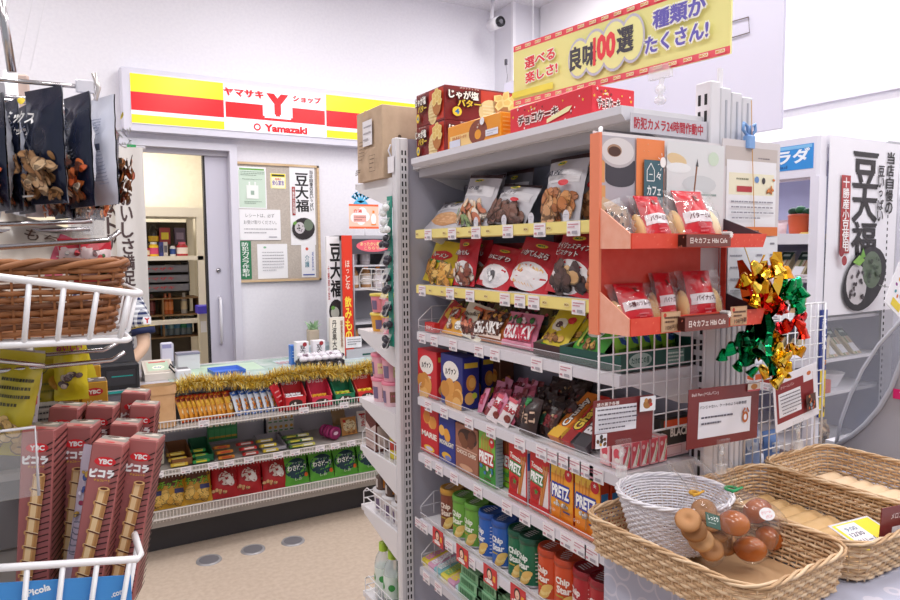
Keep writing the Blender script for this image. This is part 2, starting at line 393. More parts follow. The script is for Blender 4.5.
def a3(A, w, h):
    A.vtxt('豆大福', -w*.02, h*.42, w*.5, h*.50, '#1b181a', .04); A.vtxt('当店自慢の豆いっぱい', w*.36, h*.46, w*.13, h*.52, '#1b181a', .02); A.rect(-w*.36, h*.06, w*.12, h*.36, '#a02c2c'); A.vtxt('十勝産小豆使用', -w*.36, h*.23, w*.08, h*.33, '#f5f0ee', .02)
    A.ell(0, -h*.29, w*.46, h*.14, '#2b2628', .25, 20); A.ell(-w*.15, -h*.28, w*.2, h*.075, '#cfc9cd'); A.ell(w*.2, -h*.24, w*.19, h*.075, '#6f7d6b'); A.scatter(-w*.15, -h*.28, w*.26, h*.08, 12, ['#3c3438', '#4b4246'], w*.02, w*.03); A.ell(-w*.34, -h*.22, w*.08, h*.02, '#6da544', .6)
paper('pinned_poster', (289, 166, 316, 245), 'white poster of black bean cakes on the right of the cork board', 'poster', a3)
def a4(A, w, h):
    A.txt('レシートは、必ず', 0, h*.3, w*.7, h*.13, '#77727a', 0); A.txt('お受け取りください。', 0, h*.08, w*.8, h*.13, '#77727a', 0); A.lines(0, -h*.2, w*.8, h*.24, 2, '#a7a3ab'); A.rect(w*.3, -h*.4, w*.2, h*.03, '#a7a3ab')
paper('pinned_notice', (239, 209, 281, 240), 'wide white receipt notice in the middle of the cork board', 'notice', a4, y=YW-.016)
paper('pinned_strip', (239, 241, 252, 279), 'dark green vertical security camera strip at lower left of the cork board', 'notice', lambda A, w, h: (A.vtxt('防犯カメラ作動中', 0, h*.47, w*.55, h*.92, '#f2f7f3', .02)), '#2c7a52')
def a5(A, w, h): A.ell(-w*.25, h*.4, w*.05, h*.03, '#8abf9c'); A.lines(0, .0, w*.7, h*.6, 7, '#a9a6ae')
paper('pinned_letter', (257, 244, 288, 278), 'plain white letter below the receipt notice on the cork board', 'notice', a5)
def a6(A, w, h): A.ell(-w*.1, h*.38, w*.1, h*.05, '#d85a4a', .6); A.vtxt('介護', -w*.1, h*.2, w*.3, h*.4, '#4d8a9c', .02); A.vtxt('相談窓口', w*.3, h*.3, w*.12, h*.6, '#4a5fae', .01); A.rect(0, -h*.42, w*.8, h*.04, '#4a5fae')
paper('pinned_pamphlet', (301, 245, 316, 277), 'narrow white pamphlet with blue characters at lower right of the cork board', 'leaflet', a6)

# ------------------------------------------------------------------ cloth banners in the doorway
def cloth(px0, px1, v0, z0, y, label, art, rip=.008, ph=0):
    p = at('y', y, px0, v0); q = at('y', y, px1, v0); w = q.x-p.x; h = p.z-z0
    def S(x, z, o): return (x, rip*sin(x/w*7+ph+z*1.2)-o, z)
    b = MB(); mt = m('#d9d4d0', .8); b.grid(lambda i, j: S((i-.5)*w, j*h, 0), 24, 12, mt); b.grid(lambda i, j: S((.5-i)*w, j*h, -.0012), 24, 12, mt)
    art(Art(b, lambda x, z, o: S(x, z+h/2, o+.0006), .0005), w, h)
    return tag(b.build('cloth_banner', None, ((p.x+q.x)/2, y, z0)), label, 'banner')
def ca(A, w, h):
    t = h/2-(at('y', 4.3, 120, 148).z-at('y', 4.3, 120, 194).z)
    A.vtxt('おいしさ満足', -w*.12, t+.02, w*.38, .55, '#4a3636', .04)
cloth(112, 142.5, 146, .75, 4.28, 'pale cloth banner hanging in the doorway with brown vertical characters, right one', ca)
def cb(A, w, h):
    t = h/2-.28; A.vtxt('ストア', w*.38, t, w*.2, .3, '#4a3636', .04); A.rect(w*.46, h/2-.14, w*.07, .17, '#d8232c'); A.vtxt('kin', w*.46, h/2-.06, w*.035, .13, '#ffffff', .02)
cloth(64, 114, 146, .75, 4.31, 'pale cloth banner in the doorway half hidden behind the hanging nut bags', cb, .01, 2)
b = MB(); b.tube([(-.5, 0, 0), (.35, 0, 0)], .009, m('#d6d3da', .3), 8); b.box(.255, .3, -.012, .012, -.004, .012, m('#2a9a58', .4)); tag(b.build('curtain_rod', None, (.15, 4.3, 2.085)), 'thin white rod with a green clip carrying the cloth banners in the doorway', 'rod')

# ------------------------------------------------------------------ storeroom rack
s = thing('storeroom_rack', 'cream steel storeroom rack seen through the doorway', 'rack', (.72, 5.2, 0)); cw = m('#efe9db', .45)
XL, XR = -.21, .2
b = MB()
for x in (XL-.25, XR): b.box(x, x+.045, -.02, .02, 0, 1.80, cw); b.box(x, x+.045, .38, .42, 0, 1.80, cw)
b.build('post', s)
b = MB(); b.box(XL-.25, XR+.045, -.022, .42, 1.735, 1.80, cw); b.build('top_panel', s)
for z in (1.455, 1.0, .35): b = MB(); b.box(XL-.25, XR+.04, -.02, .4, z-.03, z, cw); b.build('shelf', s)
b = MB(); b.box(XL-.25, XR+.04, .4, .41, 0, 1.71, m('#4c443c', .8)); b.build('back_panel', s)
def vx(u, y=5.22): return xp(u, y, 1.5)
store = [(147, '#9c2f2a', .055, .07, '#e9ddc8', 'small brown jar', 'jar', 0), (154.5, '#f0c52a', .07, .10, '#d94a7a', 'yellow pump bottle', 'bottle', 1), (161.5, '#3a3f86', .028, .1, '#26305e', 'dark blue slim box', 'box', 2), (166, '#c9c2c0', .028, .1, '#5d5a66', 'grey slim box', 'box', 2), (173.5, '#eef0f4', .04, .085, '#2d4f9a', 'white bottle with black cap', 'bottle', 3), (183, '#b62836', .08, .1, '#f3e6e2', 'red jar with pink lid', 'jar', 0)]
for u, c, w, h, c2, nm, cat, kd in store:
    if kd == 2: b = carton(w, .05, h, c, lambda A: A.rect(0, h*.5, w*.7, h*.5, c2))
    else:
        b = MB(); b.lathe([(w/2*.95, 0), (w/2, .006), (w/2, h*.7), (w/2*.6, h*.85), (w/2*.55, h*.88)], m(c, .3), n=14)
        b.lathe([(w/2*1.01, h*.15), (w/2*1.01, h*.6)], m(c2, .5), n=14); b.lathe([(w/2*.62, h*.85), (w/2*.62, h)], m('#e86a86' if 'pink' in nm else ('#f4f4f4' if kd == 1 else '#23201f'), .4), n=12)
    put(b, {'jar': 'storeroom_jar', 'bottle': 'storeroom_bottle', 'box': 'storeroom_box'}[cat], vx(u), 5.26, 1.456, label=nm+' on the lit shelf of the storeroom rack', cat=cat)
b = carton(.3, .1, .085, '#4a3a33'); put(b, 'storeroom_crate', vx(165, 5.4), 5.42, 1.456, label='brown box behind the jars on the lit storeroom shelf', cat='box')
for u, c, c2, nm in ((154, '#1c1513', '#e2b72c', 'black bottle with a yellow label'), (165, '#9c3030', '#e8d23a', 'red bag with yellow print'), (180, '#54455c', '#8a7a90', 'purple grey box')):
    if 'bottle' in nm:
        b = MB(); b.lathe([(.035, 0), (.035, .09), (.018, .12), (.018, .14)], m(c, .25), n=14); b.lathe([(.0355, .02), (.0355, .06)], m(c2, .4), n=14)
    else: b = carton(.075, .05, .12, c, lambda A: A.rect(0, .06, .05, .05, c2))
    put(b, 'storeroom_'+('bottle' if 'bottle' in nm else 'pack'), vx(u, 5.42), 5.42, 1.542, label=nm+' standing on the box in the storeroom rack', cat='bottle' if 'bottle' in nm else 'pack')
for i, z in enumerate((1.335, 1.265, 1.20)):
    b = MB(); g = m('#6f6f76', .5); w, d, h = .37, .3, .055
    b.box(-w/2, w/2, -d/2, d/2, 0, .006, g); b.box(-w/2, w/2, -d/2, -d/2+.006, 0, h, g); b.box(-w/2, w/2, d/2-.006, d/2, 0, h, g); b.box(-w/2, -w/2+.006, -d/2, d/2, 0, h+.015, g); b.box(w/2-.006, w/2, -d/2, d/2, 0, h+.02, g)
    Art(b, lambda x, zz, o: (x, -d/2-o, zz)).txt('ヤマザキ', -.02, .03, .2, .022, '#b52a30', .03)
    tag(b.build('bread_tray', None, (.68, 5.37, z)), ('top', 'middle', 'bottom')[i]+' of three stacked grey bread trays in the storeroom rack', 'tray')
for i, dx in enumerate((-.09, .07)):
    b = MB(); b.ball((0, 0, .02), .06, .05, .03, m('#e4ddd4', .4)); tag(b.build('wrapped_bread', None, (.68+dx, 5.35, 1.345)), ('left', 'right')[i]+' wrapped bread in the topmost grey tray', 'bread')
for i, (u, z, c, c2) in enumerate(((152, 1.075, '#5a2524', '#7a3a38'), (165.5, 1.075, '#c5602a', '#e08848'), (170, 1.075, '#c5602a', '#e08848'), (184, 1.075, '#b8b0a8', '#d9c7a0'))):
    b = MB(); b.lathe([(.022, 0), (.022, .1), (.01, .13), (.01, .15)], m(c, .25), n=12); b.lathe([(.0225, .03), (.0225, .09)], m(c2, .4), n=12)
    put(b, 'drink_bottle', xp(u, 5.3, 1.1), 5.3, z-.04, label=('dark red', 'left orange', 'right orange', 'pale')[i]+' drink bottle on the wooden tier of the storeroom rack', cat='bottle')
wd = m('#7a5c3c', .7); b = MB(); b.box(-.22, .21, -.1, .14, 0, .008, wd); b.box(-.22, .21, -.1, .14, -.16, -.152, wd) ; b.box(-.045, -.035, -.1, .14, -.152, .12, wd); b.box(-.22, -.212, -.1, .14, -.16, .12, wd); b.box(.202, .21, -.1, .14, -.16, .12, wd)
b.box(-.22, .21, -.1, .14, .12, .128, wd)
tag(b.build('wooden_crate', None, (.72, 5.32, 1.027-.0)), 'wooden pigeonhole crate of drinks inside the storeroom rack', 'crate')
for i, u in enumerate((164, 170.5, 177, 183.5, 189)):
    b = MB(); b.lathe([(.024, 0), (.024, .09), (.012, .115), (.012, .13)], m('#6d7a80', .2), n=12); b.lathe([(.0245, .05), (.0245, .08)], m(('#3f7fa8', '#8fb7bd', '#3f7fa8', '#2f8f62', '#3f7fa8')[i], .4), n=12)
    put(b, 'water_bottle', xp(u, 5.3, .95), 5.3, .88, label='clear water bottle at the foot of the wooden crate, '+nth(i, 5), cat='bottle', group='water bottles in the storeroom crate')
b = MB(); b.bbox(-.03, .03, -.03, .03, 0, .5, m('#d8d0bd', .5)); b.box(-.02, .02, -.034, -.03, .36, .44, m('#e9e9ee')); tag(b.build('cabinet_post', None, (xp(201, 5.1, 1.3), 5.1, .55)), 'narrow cream cabinet edge beside the sliding door', 'cabinet')
b = MB(); b.bbox(-.04, .04, -.06, .06, 0, .055, m('#4a3fc0', .4), .004); tag(b.build('blue_box', None, (xp(202.5, 5.0, 1.1), 5.0, 1.055)), 'violet blue box beyond the sliding door edge', 'box')

# ================================================================== CHECKOUT COUNTER
CX0, CX1 = -.35, 2.3
s = thing('checkout_counter', 'long checkout counter with wire shelves of sweets in front', 'counter', (0, 0, 0))
b = MB(); b.bbox(CX0, CX1, 3.50, 4.05, .815, .85, m('#c4c0c8', .35), .006); b.box(CX0, CX1, 3.492, 3.502, .80, .845, m('#5b5963', .5)); b.build('worktop', s)
b = MB(); b.box(CX0, CX1, 3.82, 3.84, .16, .815, m('#d0cdd8', .6))
for x in (.1, 1.0, 1.9): b.box(x, x+.02, 3.812, 3.82, .2, .8, m('#3b3a40'))
b.box(CX0, CX1, 3.84, 4.02, 0, .815, m('#a9a6ae', .7)); b.build('back_panel', s)
b = MB(); b.box(CX0, CX1, 3.6, 3.82, .0, .135, m('#3c3a3e', .55)); b.build('kick_base', s)
b = MB(); b.prism([(3.6, .135), (3.47, .165), (3.47, .205), (3.82, .205), (3.82, .135)], 'x', CX0, CX1, m('#a8a29d', .5)); b.build('base_shelf', s)
def price_tag(par, loc, rot, w=.03, h=.022, c='#f2ecef', lean=0, red=False, name='price_tag'):
    b = MB(); b.box(-w/2, w/2, -.0006, .0006, -h/2, h/2, m(c, .5)); A = Art(b, lambda x, z, o: (x, -.0006-o, z))
    A.lines(0, h*.2, w*.8, h*.35, 2, '#c87a8e' if red else '#8f8a94', .4); A.rect(w*.15, -h*.25, w*.4, h*.2, '#a9a4ae'); A.rect(-w*.28, -h*.25, w*.2, h*.14, '#c98a98')
    o = b.build(name, par, loc, rot); return o
def wire_shelf(z, y0, y1, ux, fence=.03, solid=True, tags=()):
    sh = MB(); w = m('#d9d3cf', .4)
    sh.box(CX0, CX1, y0, y1, z-.012, z-.004, m('#bdb7b2', .5))
    o = sh.build('wire_shelf', s); f = MB()
    f.tube([(CX0, y0, z+fence), (CX1, y0, z+fence)], .0035, w, 5); f.tube([(CX0, y0, z-.012), (CX1, y0, z-.012)], .004, w, 5)
    x = CX0
    while x < CX1: f.tube([(x, y0, z+fence), (x, y0, z-.025)], .0022, w, 4, caps=False); x += .0155
    f.build('wire_fence', o)
    for u in tags: price_tag(o, (xp(u, y0-.006, z), y0-.007, z+.0), (0, 0, 0), .05, .032)
wire_shelf(.662, 3.405, 3.82, 0, tags=(204, 304, 344, 366))
wire_shelf(.44, 3.43, 3.82, 0, .012, tags=(158, 186, 213, 229, 249, 278, 295, 320, 335, 351))
wire_shelf(.225, 3.44, 3.82, 0, .03)
# gold tinsel garland
b = MB(); gold = [m('#ecc038', .4, .35), m('#fbdf60', .35, .3), m('#c8981f', .4, .5), m('#fff2a8', .3, .2)]
q = random.Random(5); xa, xb = .50, 1.62
for i in range(5200):
    t = q.random(); x = xa+(xb-xa)*t; cy, cz = 3.475, .84+.012*sin(t*14)+.006*sin(t*31)
    a = q.uniform(0, 2*pi); L = q.uniform(.025, .055); tw = q.uniform(-.02, .02)
    d = Vector((q.uniform(-.5, .5), cos(a), sin(a))).normalized()*L; n = d.cross(Vector((q.uniform(-1, 1), q.uniform(-1, 1), q.uniform(-1, 1)))).normalized()*.0014
    p = Vector((x, cy, cz)); mid = p+d*.5+Vector((tw*.2, 0, q.uniform(-.004, .004))); e = p+d
    b.add([p-n, p+n, mid+n, mid-n, e+n*.5, e-n*.5], [(0, 1, 2, 3), (3, 2, 4, 5)], q.choice(gold))
b.tube([(xa, 3.475, .84), (xb, 3.475, .84)], .003, gold[2], 5)
tag(b.build('tinsel_garland'), 'fluffy gold tinsel garland along the front edge of the counter', 'tinsel')
# ---- things on the counter
def cxy(u, v, z=.851): p = at('z', z, u, v); return p.x, p.y
b = MB(); b.box(0, 1.35, 0, .5, 0, .002, noisy('desk_mat', '#8fb0a2', '#c7d3cf', 9, .25, 0, 5)); A = Art(b, lambda x, y, o: (x, y, .002+o)); A.rect(.3, .3, .4, .25, '#b4cdb8'); A.rect(.85, .3, .5, .2, '#c0cfd6'); A.lines(.8, .3, .4, .1, 3, '#c98a94', .5)
tag(b.build('desk_mat', None, (.48, 3.5, .8505)), 'pale green see-through mat lying on the counter top', 'mat')
b = MB(); bl = m('#3f6fd0', .35)     # tray with rim
def trayS(w, d, h, t, c, r=.0):
    b.box(-w/2, w/2, -d/2, d/2, 0, t, c)
    b.prism([(-w/2, 0), (-w/2-h*.4, h), (-w/2-h*.4+t, h), (-w/2+t, 0)], 'y', -d/2, d/2, c); b.prism([(w/2, 0), (w/2+h*.4, h), (w/2+h*.4-t, h), (w/2-t, 0)], 'y', -d/2, d/2, c)
    b.prism([(-d/2, 0), (-d/2-h*.4, h), (-d/2-h*.4+t, h), (-d/2+t, 0)], 'x', -w/2-h*.3, w/2+h*.3, c); b.prism([(d/2, 0), (d/2+h*.4, h), (d/2+h*.4-t, h), (d/2-t, 0)], 'x', -w/2-h*.3, w/2+h*.3, c)
trayS(.145, .15, .02, .003, bl); tag(b.build('coin_tray', None, (.775, 3.67, .853), (0, 0, .05)), 'blue plastic coin tray on the counter behind the tinsel', 'tray')
# beige dial device
s2 = thing('coin_dispenser', 'beige desktop machine with a slanted green display at the counter edge', 'machine', (.445, 3.70, .851)); bg = m('#d9d0c6', .45)
b = MB(); b.prism([(-.07, 0), (.07, 0), (.07, .085), (-.07, .035)], 'x', -.07, .07, bg); b.build('body', s2)
b = MB(); A = Art(b, lambda x, y, o: (x, y+0, .061+y*.357+o+.001)); A.rect(0, .0, .12, .115, '#cbbfb2'); A.rect(0, .0, .1, .085, '#b8cdb4'); A.rect(0, .04, .08, .012, '#c0504a'); A.ell(.0, -.012, .03, .018, '#eef0d8'); A.txt('Edy', 0, -.012, .035, .016, '#4a6fb0', .03); b.build('display', s2)
# card terminal on stalk
s2 = thing('customer_display', 'small lilac customer display on a thin pole beside the beige machine', 'display', (.50, 3.78, .851))
b = MB(); b.tube([(.03, 0, 0), (.03, 0, .16)], .006, m('#8c8994', .3), 8); b.tube([(.03, 0, 0), (.03, 0, .004)], .03, m('#8c8994'), 14); b.build('pole', s2)
b = MB(); b.bbox(-.03, .03, -.012, .012, .07, .17, m('#d4d2e2', .4), .006); Art(b, lambda x, z, o: (x, -.012-o, z)).rect(0, .15, .045, .02, '#9a98c4'); b.build('screen', s2)
s2 = thing('receipt_printer', 'small white card reader with a grey screen next to the tinsel', 'card reader', (.55, 3.62, .853))
b = MB(); b.bbox(-.035, .035, -.04, .05, 0, .05, m('#e6e4ea', .4), .006); b.build('body', s2)
b = MB(); b.box(-.026, .026, -.02, .03, .05, .052, m('#6a6a72', .3)); b.build('screen', s2)
b = MB(); b.tube([(-.035, 0, .03), (-.06, .02, .06), (-.05, .05, .07), (-.02, .06, .03)], .004, m('#222226'), 6); b.build('cable', s2)
b = MB(); b.bbox(-.06, .06, -.03, .03, 0, .09, m('#dddbe2', .4), .006); b.box(-.06, .06, -.032, .03, .08, .092, m('#8e8ca0')); tag(b.build('paper_holder', None, (.62, 3.9, .853)), 'white and grey boxy holder behind the card reader', 'holder')
# dark register, behind the rattan basket
s2 = thing('cash_register', 'black cash register at the left end of the counter', 'register', (.22, 3.66, .851)); bk = m('#1c1c22', .35)
b = MB(); b.bbox(-.17, .12, -.16, .18, 0, .12, bk, .01); b.prism([(-.1, .12), (.16, .12), (.16, .2), (.04, .22)], 'x', -.16, .11, bk); b.build('body', s2)
b = MB(); b.bbox(-.12, .10, .05, .09, .2, .36, m('#9db6be', .25), .006); b.box(-.1, .09, .045, .05, .26, .33, m('#dfe9ea', .3)); b.build('screen', s2)
b = MB(); b.box(-.02, .1, -.165, -.16, .02, .09, m('#2a2a31', .5)); b.box(.0, .09, -.166, -.165, .06, .065, m('#0c8f8a')); b.build('drawer', s2)
b = MB(); b.box(-.35, .48, 3.482, 3.4915, .836, .846, m('#1d8f8b', .4)); tag(b.build('edge_strip'), 'teal strip along the counter edge under the register', 'strip')
# bean cakes
def beanbox(A):
    A.vtxt('豆大福', .0, .095, .03, .06, '#231d20', .04); A.ell(.012, .1, .012, .012, '#a5303a'); A.ell(0, .02, .03, .018, '#5c2a30', 0, 16); A.scatter(0, .02, .04, .02, 14, ['#7d3a40', '#38181c'], .004, .006)
bb = carton(.07, .05, .115, '#f1eef3', beanbox)
for i, (u, nm) in enumerate(((301.5, 'left'), (318, 'right'))): put(bb, 'sweet_box', xp(u, 3.66, .9), 3.66, .872, label=f'white box with bean picture behind the packed bean cakes, {nm} one', cat='box', group='white bean cake boxes on the counter')
b = carton(.09, .02, .25, '#e9e2d8', lambda A: (A.rect(0, .125, .075, .235, '#efe8dc'), A.vtxt('丹波黒大福', -.018, .235, .026, .2, '#2b2420', .03), A.vtxt('国産黒豆使用', .026, .23, .014, .16, '#9a5a3c', .02), A.ell(.02, .03, .02, .012, '#3c2438')))
put(b, 'upright_sign', xp(337, 3.74, .95), 3.74, .851, label='tall cream card with brown vertical characters beside the drink warmer', cat='card')
b = carton(.105, .02, .62, '#f3f1f5', lambda A: (A.vtxt('豆大福', .004, .58, .07, .32, '#1b181a', .05), A.vtxt('当店自慢の', .044, .56, .012, .2, '#1b181a', .0), A.vtxt('十勝産小豆', -.042, .45, .012, .2, '#b33838', .02), A.ell(0, .18, .045, .07, '#2a2428'), A.ell(-.008, .17, .026, .036, '#b9b9b0'), A.ell(-.02, .2, .012, .012, '#6aa548')))
put(b, 'narrow_poster', xp(335, 3.82, 1.3), 3.82, .95, label='narrow white bean cake poster left of the red drink warmer panel', cat='poster')
b = MB(); bx = m('#25222a', .5); b.box(-.12, .12, -.06, .06, 0, .035, bx); A = Art(b, lambda x, z, o: (x, -.06-o, z))
for i in range(4): A.vtxt('大福', -.09+.06*i, .034, .022, .032, '#e8e6ea', .02)
tag(b.build('display_tray', None, (xp(320, 3.57, .9), 3.57, .853)), 'black tray with white characters holding wrapped bean cakes', 'tray')
q = random.Random(3); k = 0
b0 = MB(); b0.ball((0, 0, .015), .026, .024, .018, m('#dcd7df', .3)); b0.ball((.006, -.012, .018), .014, .012, .011, m('#8d7684', .4)); b0.add([(-.03, 0, .02), (.03, .0, .025), (.026, .004, .034), (-.02, .004, .036)], [(0, 1, 2, 3)], FILMW); dm = b0.data('bean_cake')
for j in range(2):
    for i in range(6):
        put(dm, 'bean_cake', xp(320, 3.57, .9)-.1+.04*i, 3.545+.045*j, .888+.012*j, q.uniform(0, 6), label='wrapped white bean cake in the black tray, %s row, %s' % (('front', 'back')[j], nth(i, 6)), cat='bean cake', group='wrapped bean cakes on the counter')
b = carton(.04, .05, .11, '#3f79cf', lambda A: A.lines(0, .06, .03, .05, 3, '#cfe0f5')); put(b, 'leaflet_holder', xp(293.5, 3.72, .9), 3.72, .852, label='small blue box at the left of the bean cake boxes', cat='box')
b = MB(); b.bbox(-.03, .03, -.03, .03, 0, .09, m('#c9b8a4', .5)); q = random.Random(2)
for i in range(30): b.add([(q.uniform(-.03, .03), q.uniform(-.03, .03), .09) for _ in range(2)]+[(q.uniform(-.05, .05), q.uniform(-.04, .04), q.uniform(.12, .15))], [(0, 1, 2)], m('#a9c9a0', .5))
tag(b.build('potted_sprig', None, (xp(313, 3.9, .95), 3.9, .93)), 'pale pot with faint green sprigs behind the bean cake boxes', 'plant')
b = MB(); b.bbox(-.1, .1, -.07, .07, 0, .079, m('#b7c9d2', .4)); tag(b.build('low_stand', None, (xp(318, 3.88, .9), 3.89, .851)), 'low pale blue stand under the sprig pot', 'stand')

# ---- hot drink cabinet
X0, X1, Z0, Z1, YF, YB = 1.475, 2.0, .905, 1.575, 3.75, 3.98
s = thing('drink_warmer', 'grey drink warmer cabinet with a red side panel of yellow characters', 'drink cabinet', (0, 0, 0)); g = m('#a7a5ad', .45)
b = MB(); b.box(X0, X1, YB-.012, YB, Z0, Z1, m('#8b8a92', .5)); b.box(X0, X0+.012, YF, YB, Z0, Z1, g); b.box(X1-.012, X1, YF, YB, Z0, Z1, g); b.box(X0, X1, YF, YB, Z1-.03, Z1, g); b.box(X0, X1, YF-.02, YB, .851, Z0, m('#b9b7be', .4)); b.box(X0+.1, X1-.05, YF-.022, YF-.02, .865, .875, m('#15514a')); b.build('housing', s)
for z in (1.055, 1.26, 1.4): b = MB(); b.box(X0+.012, X1-.012, YF+.01, YB-.012, z-.01, z, m('#c9c7ce', .4)); b.build('shelf', s)
b = MB(); b.box(X0-.012, X0+.05, YF-.012, YF, .87, Z1, m('#e2391f', .4)); A = Art(b, lambda x, z, o: (x, YF-.012-o, z)); A.vtxt('飲みもの', X0+.019, 1.22, .04, .27, '#ffe24a', .04); A.vtxt('ほっとな', X0+.019, 1.43, .026, .17, '#f9d9c8', .03); b.build('red_panel', s)
b = MB(); b.box(X0+.05, X1, YF-.006, YF, Z1-.11, Z1-.02, m('#4d4a52', .4)); A = Art(b, lambda x, z, o: (x, YF-.006-o, z)); A.ell(X0+.19, Z1-.062, .11, .036, '#f0687a', 0, 24); A.txt('あったかい飲み物', X0+.19, Z1-.05, .17, .022, '#f6e9a0', .02); A.txt('こちらです', X0+.19, Z1-.075, .12, .018, '#f6e9a0', .02); b.build('header_panel', s)
b = MB()
b.tube([(X0+.06, YF-.004, Z0+.01), (X0+.06, YF-.004, Z1-.11)], .005, g, 6); b.build('door_trim', s)
btl = {}
def petb(c, cap, lab):
    b = MB(); r, h = .032, .135; b.lathe([(r*.9, 0), (r, .008), (r, h*.55), (r*.75, h*.75), (r*.4, h*.86)], m(c, .15), n=14); b.lathe([(r*1.01, h*.15), (r*1.01, h*.55)], m(lab, .4), n=14); b.lathe([(r*.45, h*.85), (r*.45, h)], m(cap, .4), n=12); return b.data('drink_bottle')
kinds = [petb('#d9cdd0', '#ef8d2e', '#eee6ea'), petb('#b98a5c', '#ef8d2e', '#e9e2dc'), petb('#cf9a60', '#ef8d2e', '#c98a62'), petb('#8f8e98', '#e9e9ee', '#d9d3da')]
for zi, z in enumerate((1.056, 1.261, 1.401)):
    us = ((353, 375, 392), (353.5, 366, 378), (352, 365, 390))[zi]
    for i, u in enumerate(us):
        k = (2, 3, 3, 1, 1, 0, 0, 0, 3)[zi*3+i]
        put(kinds[k], 'warm_drink_bottle', xp(u, 3.85, z), 3.85, z-(.15 if zi == 0 else 0), label='warm drink bottle in the grey cabinet, %s shelf, %s' % (('bottom', 'middle', 'top')[zi], nth(i, 3)), cat='bottle', group='bottles in the drink warmer')
b = MB(); b.box(-.05, .05, -.001, .001, 0, .065, m('#f0edf2', .5)); Art(b, lambda x, z, o: (x, -.001-o, z)).lines(0, .035, .08, .04, 3, '#8a868e', .4); tag(b.build('price_card', None, (xp(354, 3.73, .95), 3.735, .915)), 'white price card at the foot of the drink warmer', 'card')
# orange bottle notice on the wall, with snow star
b = MB(); p = at('y', 4.0, 348, 204); q_ = at('y', 4.0, 378, 229); w, h = q_.x-p.x, p.z-q_.z
b.box(-w/2, w/2, -.002, 0, 0, h, m('#f5ccb5', .5)); A = Art(b, lambda x, z, o: (x, -.002-o, z)); A.rect(0, h*.96, w, h*.08, '#ee6a3c'); A.rect(0, h*.05, w, h*.08, '#ee6a3c')
for dx, dz in ((-.2, .55), (-.05, .68), (.05, .5), (-.3, .45), (-.1, .35)): A.ell(w*dx, h*dz, w*.15, h*.2, '#fdf6f4')
A.txt('白湯', -w*.2, h*.72, w*.26, h*.14, '#e2452c', .04); A.rect(-w*.14, h*.42, w*.42, h*.28, '#eeb0a6'); A.lines(-w*.14, h*.42, w*.38, h*.22, 2, '#8a4a44'); A.ell(w*.32, h*.4, w*.09, h*.22, '#ffffff'); A.rect(w*.32, h*.7, w*.07, h*.1, '#ef8a2c'); A.rect(w*.32, h*.18, w*.16, h*.05, '#ef8a2c')
tag(b.build('hot_water_notice', None, ((p.x+q_.x)/2, 3.99, q_.z+.0)), 'orange and white card with a bottle picture above the drink warmer', 'card')
b = MB(); A = Art(b, lambda x, z, o: (x, -o, z)); bl = '#4fb4e0'
b.prism([(-.05, 0), (.05, 0), (.035, .02), (-.035, .02)], 'y', -.003, 0, bl)
for a in (-1.0, -.5, 0, .5, 1.0):
    b.prism([(sin(a)*.07-cos(a)*.007, .01+cos(a)*.07-sin(a)*-.007), (sin(a)*.07+cos(a)*.007, .01+cos(a)*.07-sin(a)*.007), (.006, .008), (-.006, .008)], 'y', -.003, 0, bl)
    for t in (.045, .06): b.prism([(sin(a)*t-cos(a)*.016, .01+cos(a)*t+sin(a)*.016+.01), (sin(a)*t+cos(a)*.016, .01+cos(a)*t-sin(a)*.016+.01), (sin(a)*(t-.008), .01+cos(a)*(t-.008))], 'y', -.003, 0, bl)
tag(b.build('paper_snowflake', None, ((p.x+q_.x)/2-.02, 3.99, q_.z+h)), 'blue half snowflake decoration on top of the orange card', 'decoration')
b = MB(); b.tube([(0, 0, 0), (0, 0, q_.z-Z1+.005)], .003, m('#d8d6dc'), 6); tag(b.build('card_stand', None, ((p.x+q_.x)/2, 3.975, Z1)), 'thin support carrying the orange card above the drink warmer', 'stand')

# ---- sweets on the counter shelves
def small(colors, words=None, wc='#ffffff', food=None): # art for small packs
    def f(A, w, h):
        for i, c in enumerate(colors): A.rect(0, h*(.85-.5*i/len(colors)), w*.8, h*.3/len(colors)+.004, c, 2)
        if food: A.scatter(0, h*.35, w*.6, h*.3, 10, food, w*.08, w*.14)
        if words: A.txt(words, 0, h*.66, w*.7, h*.16, wc, .04)
    return f
q = random.Random(8)
def row(mes, us, y, z, name, labf, cat, group, rz=0, lean=.15, wob=.1, x=None):
    n = len(us)
    for i, u in enumerate(us):
        put(mes[i % len(mes)], name, xp(u, y, z+.05), y+(i % 2)*.004, z, rz+q.uniform(-wob, wob), lean+q.uniform(-.04, .04), label=labf(i, n), cat=cat, group=group)
b = MB(); kp = noisy('kraft_paper', '#c69a6d', '#d1a77c', 14, .8, .25)
w, d, h = .135, .085, .2
def bagS(i, j):
    a = i*2*pi; p = 3.2; cx, sx = cos(a), sin(a); r = (abs(cx)**p+abs(sx)**p)**(-1/p); t = j; k = 1+.05*t*sin(3*a)+.06*max(0, t-.75)*sin(5*a+1)
    return (w/2*1.05*r*cx*k, d/2*1.1*r*sx*k, h*t)
b.grid(bagS, 32, 10, kp); b.grid(lambda i, j: (lambda p: (p[0]*(1.06+.05*(1-j)), p[1]*1.08, h*.80+h*.2*j))(bagS(1-i, .8+.2*j)), 32, 3, kp); b.grid(lambda i, j: (lambda p: (p[0]*.95, p[1]*.95, p[2]))(bagS(1-i, .45+.55*j)), 32, 3, kp)
b.box(-w/2*.9, w/2*.9, -d/2*.9, d/2*.9, .09, .092, kp)
tag(b.build('paper_bag', None, (xp(160, 3.455, .7), 3.455, .662)), 'open brown paper bag with folded rim on the top counter shelf', 'paper bag')
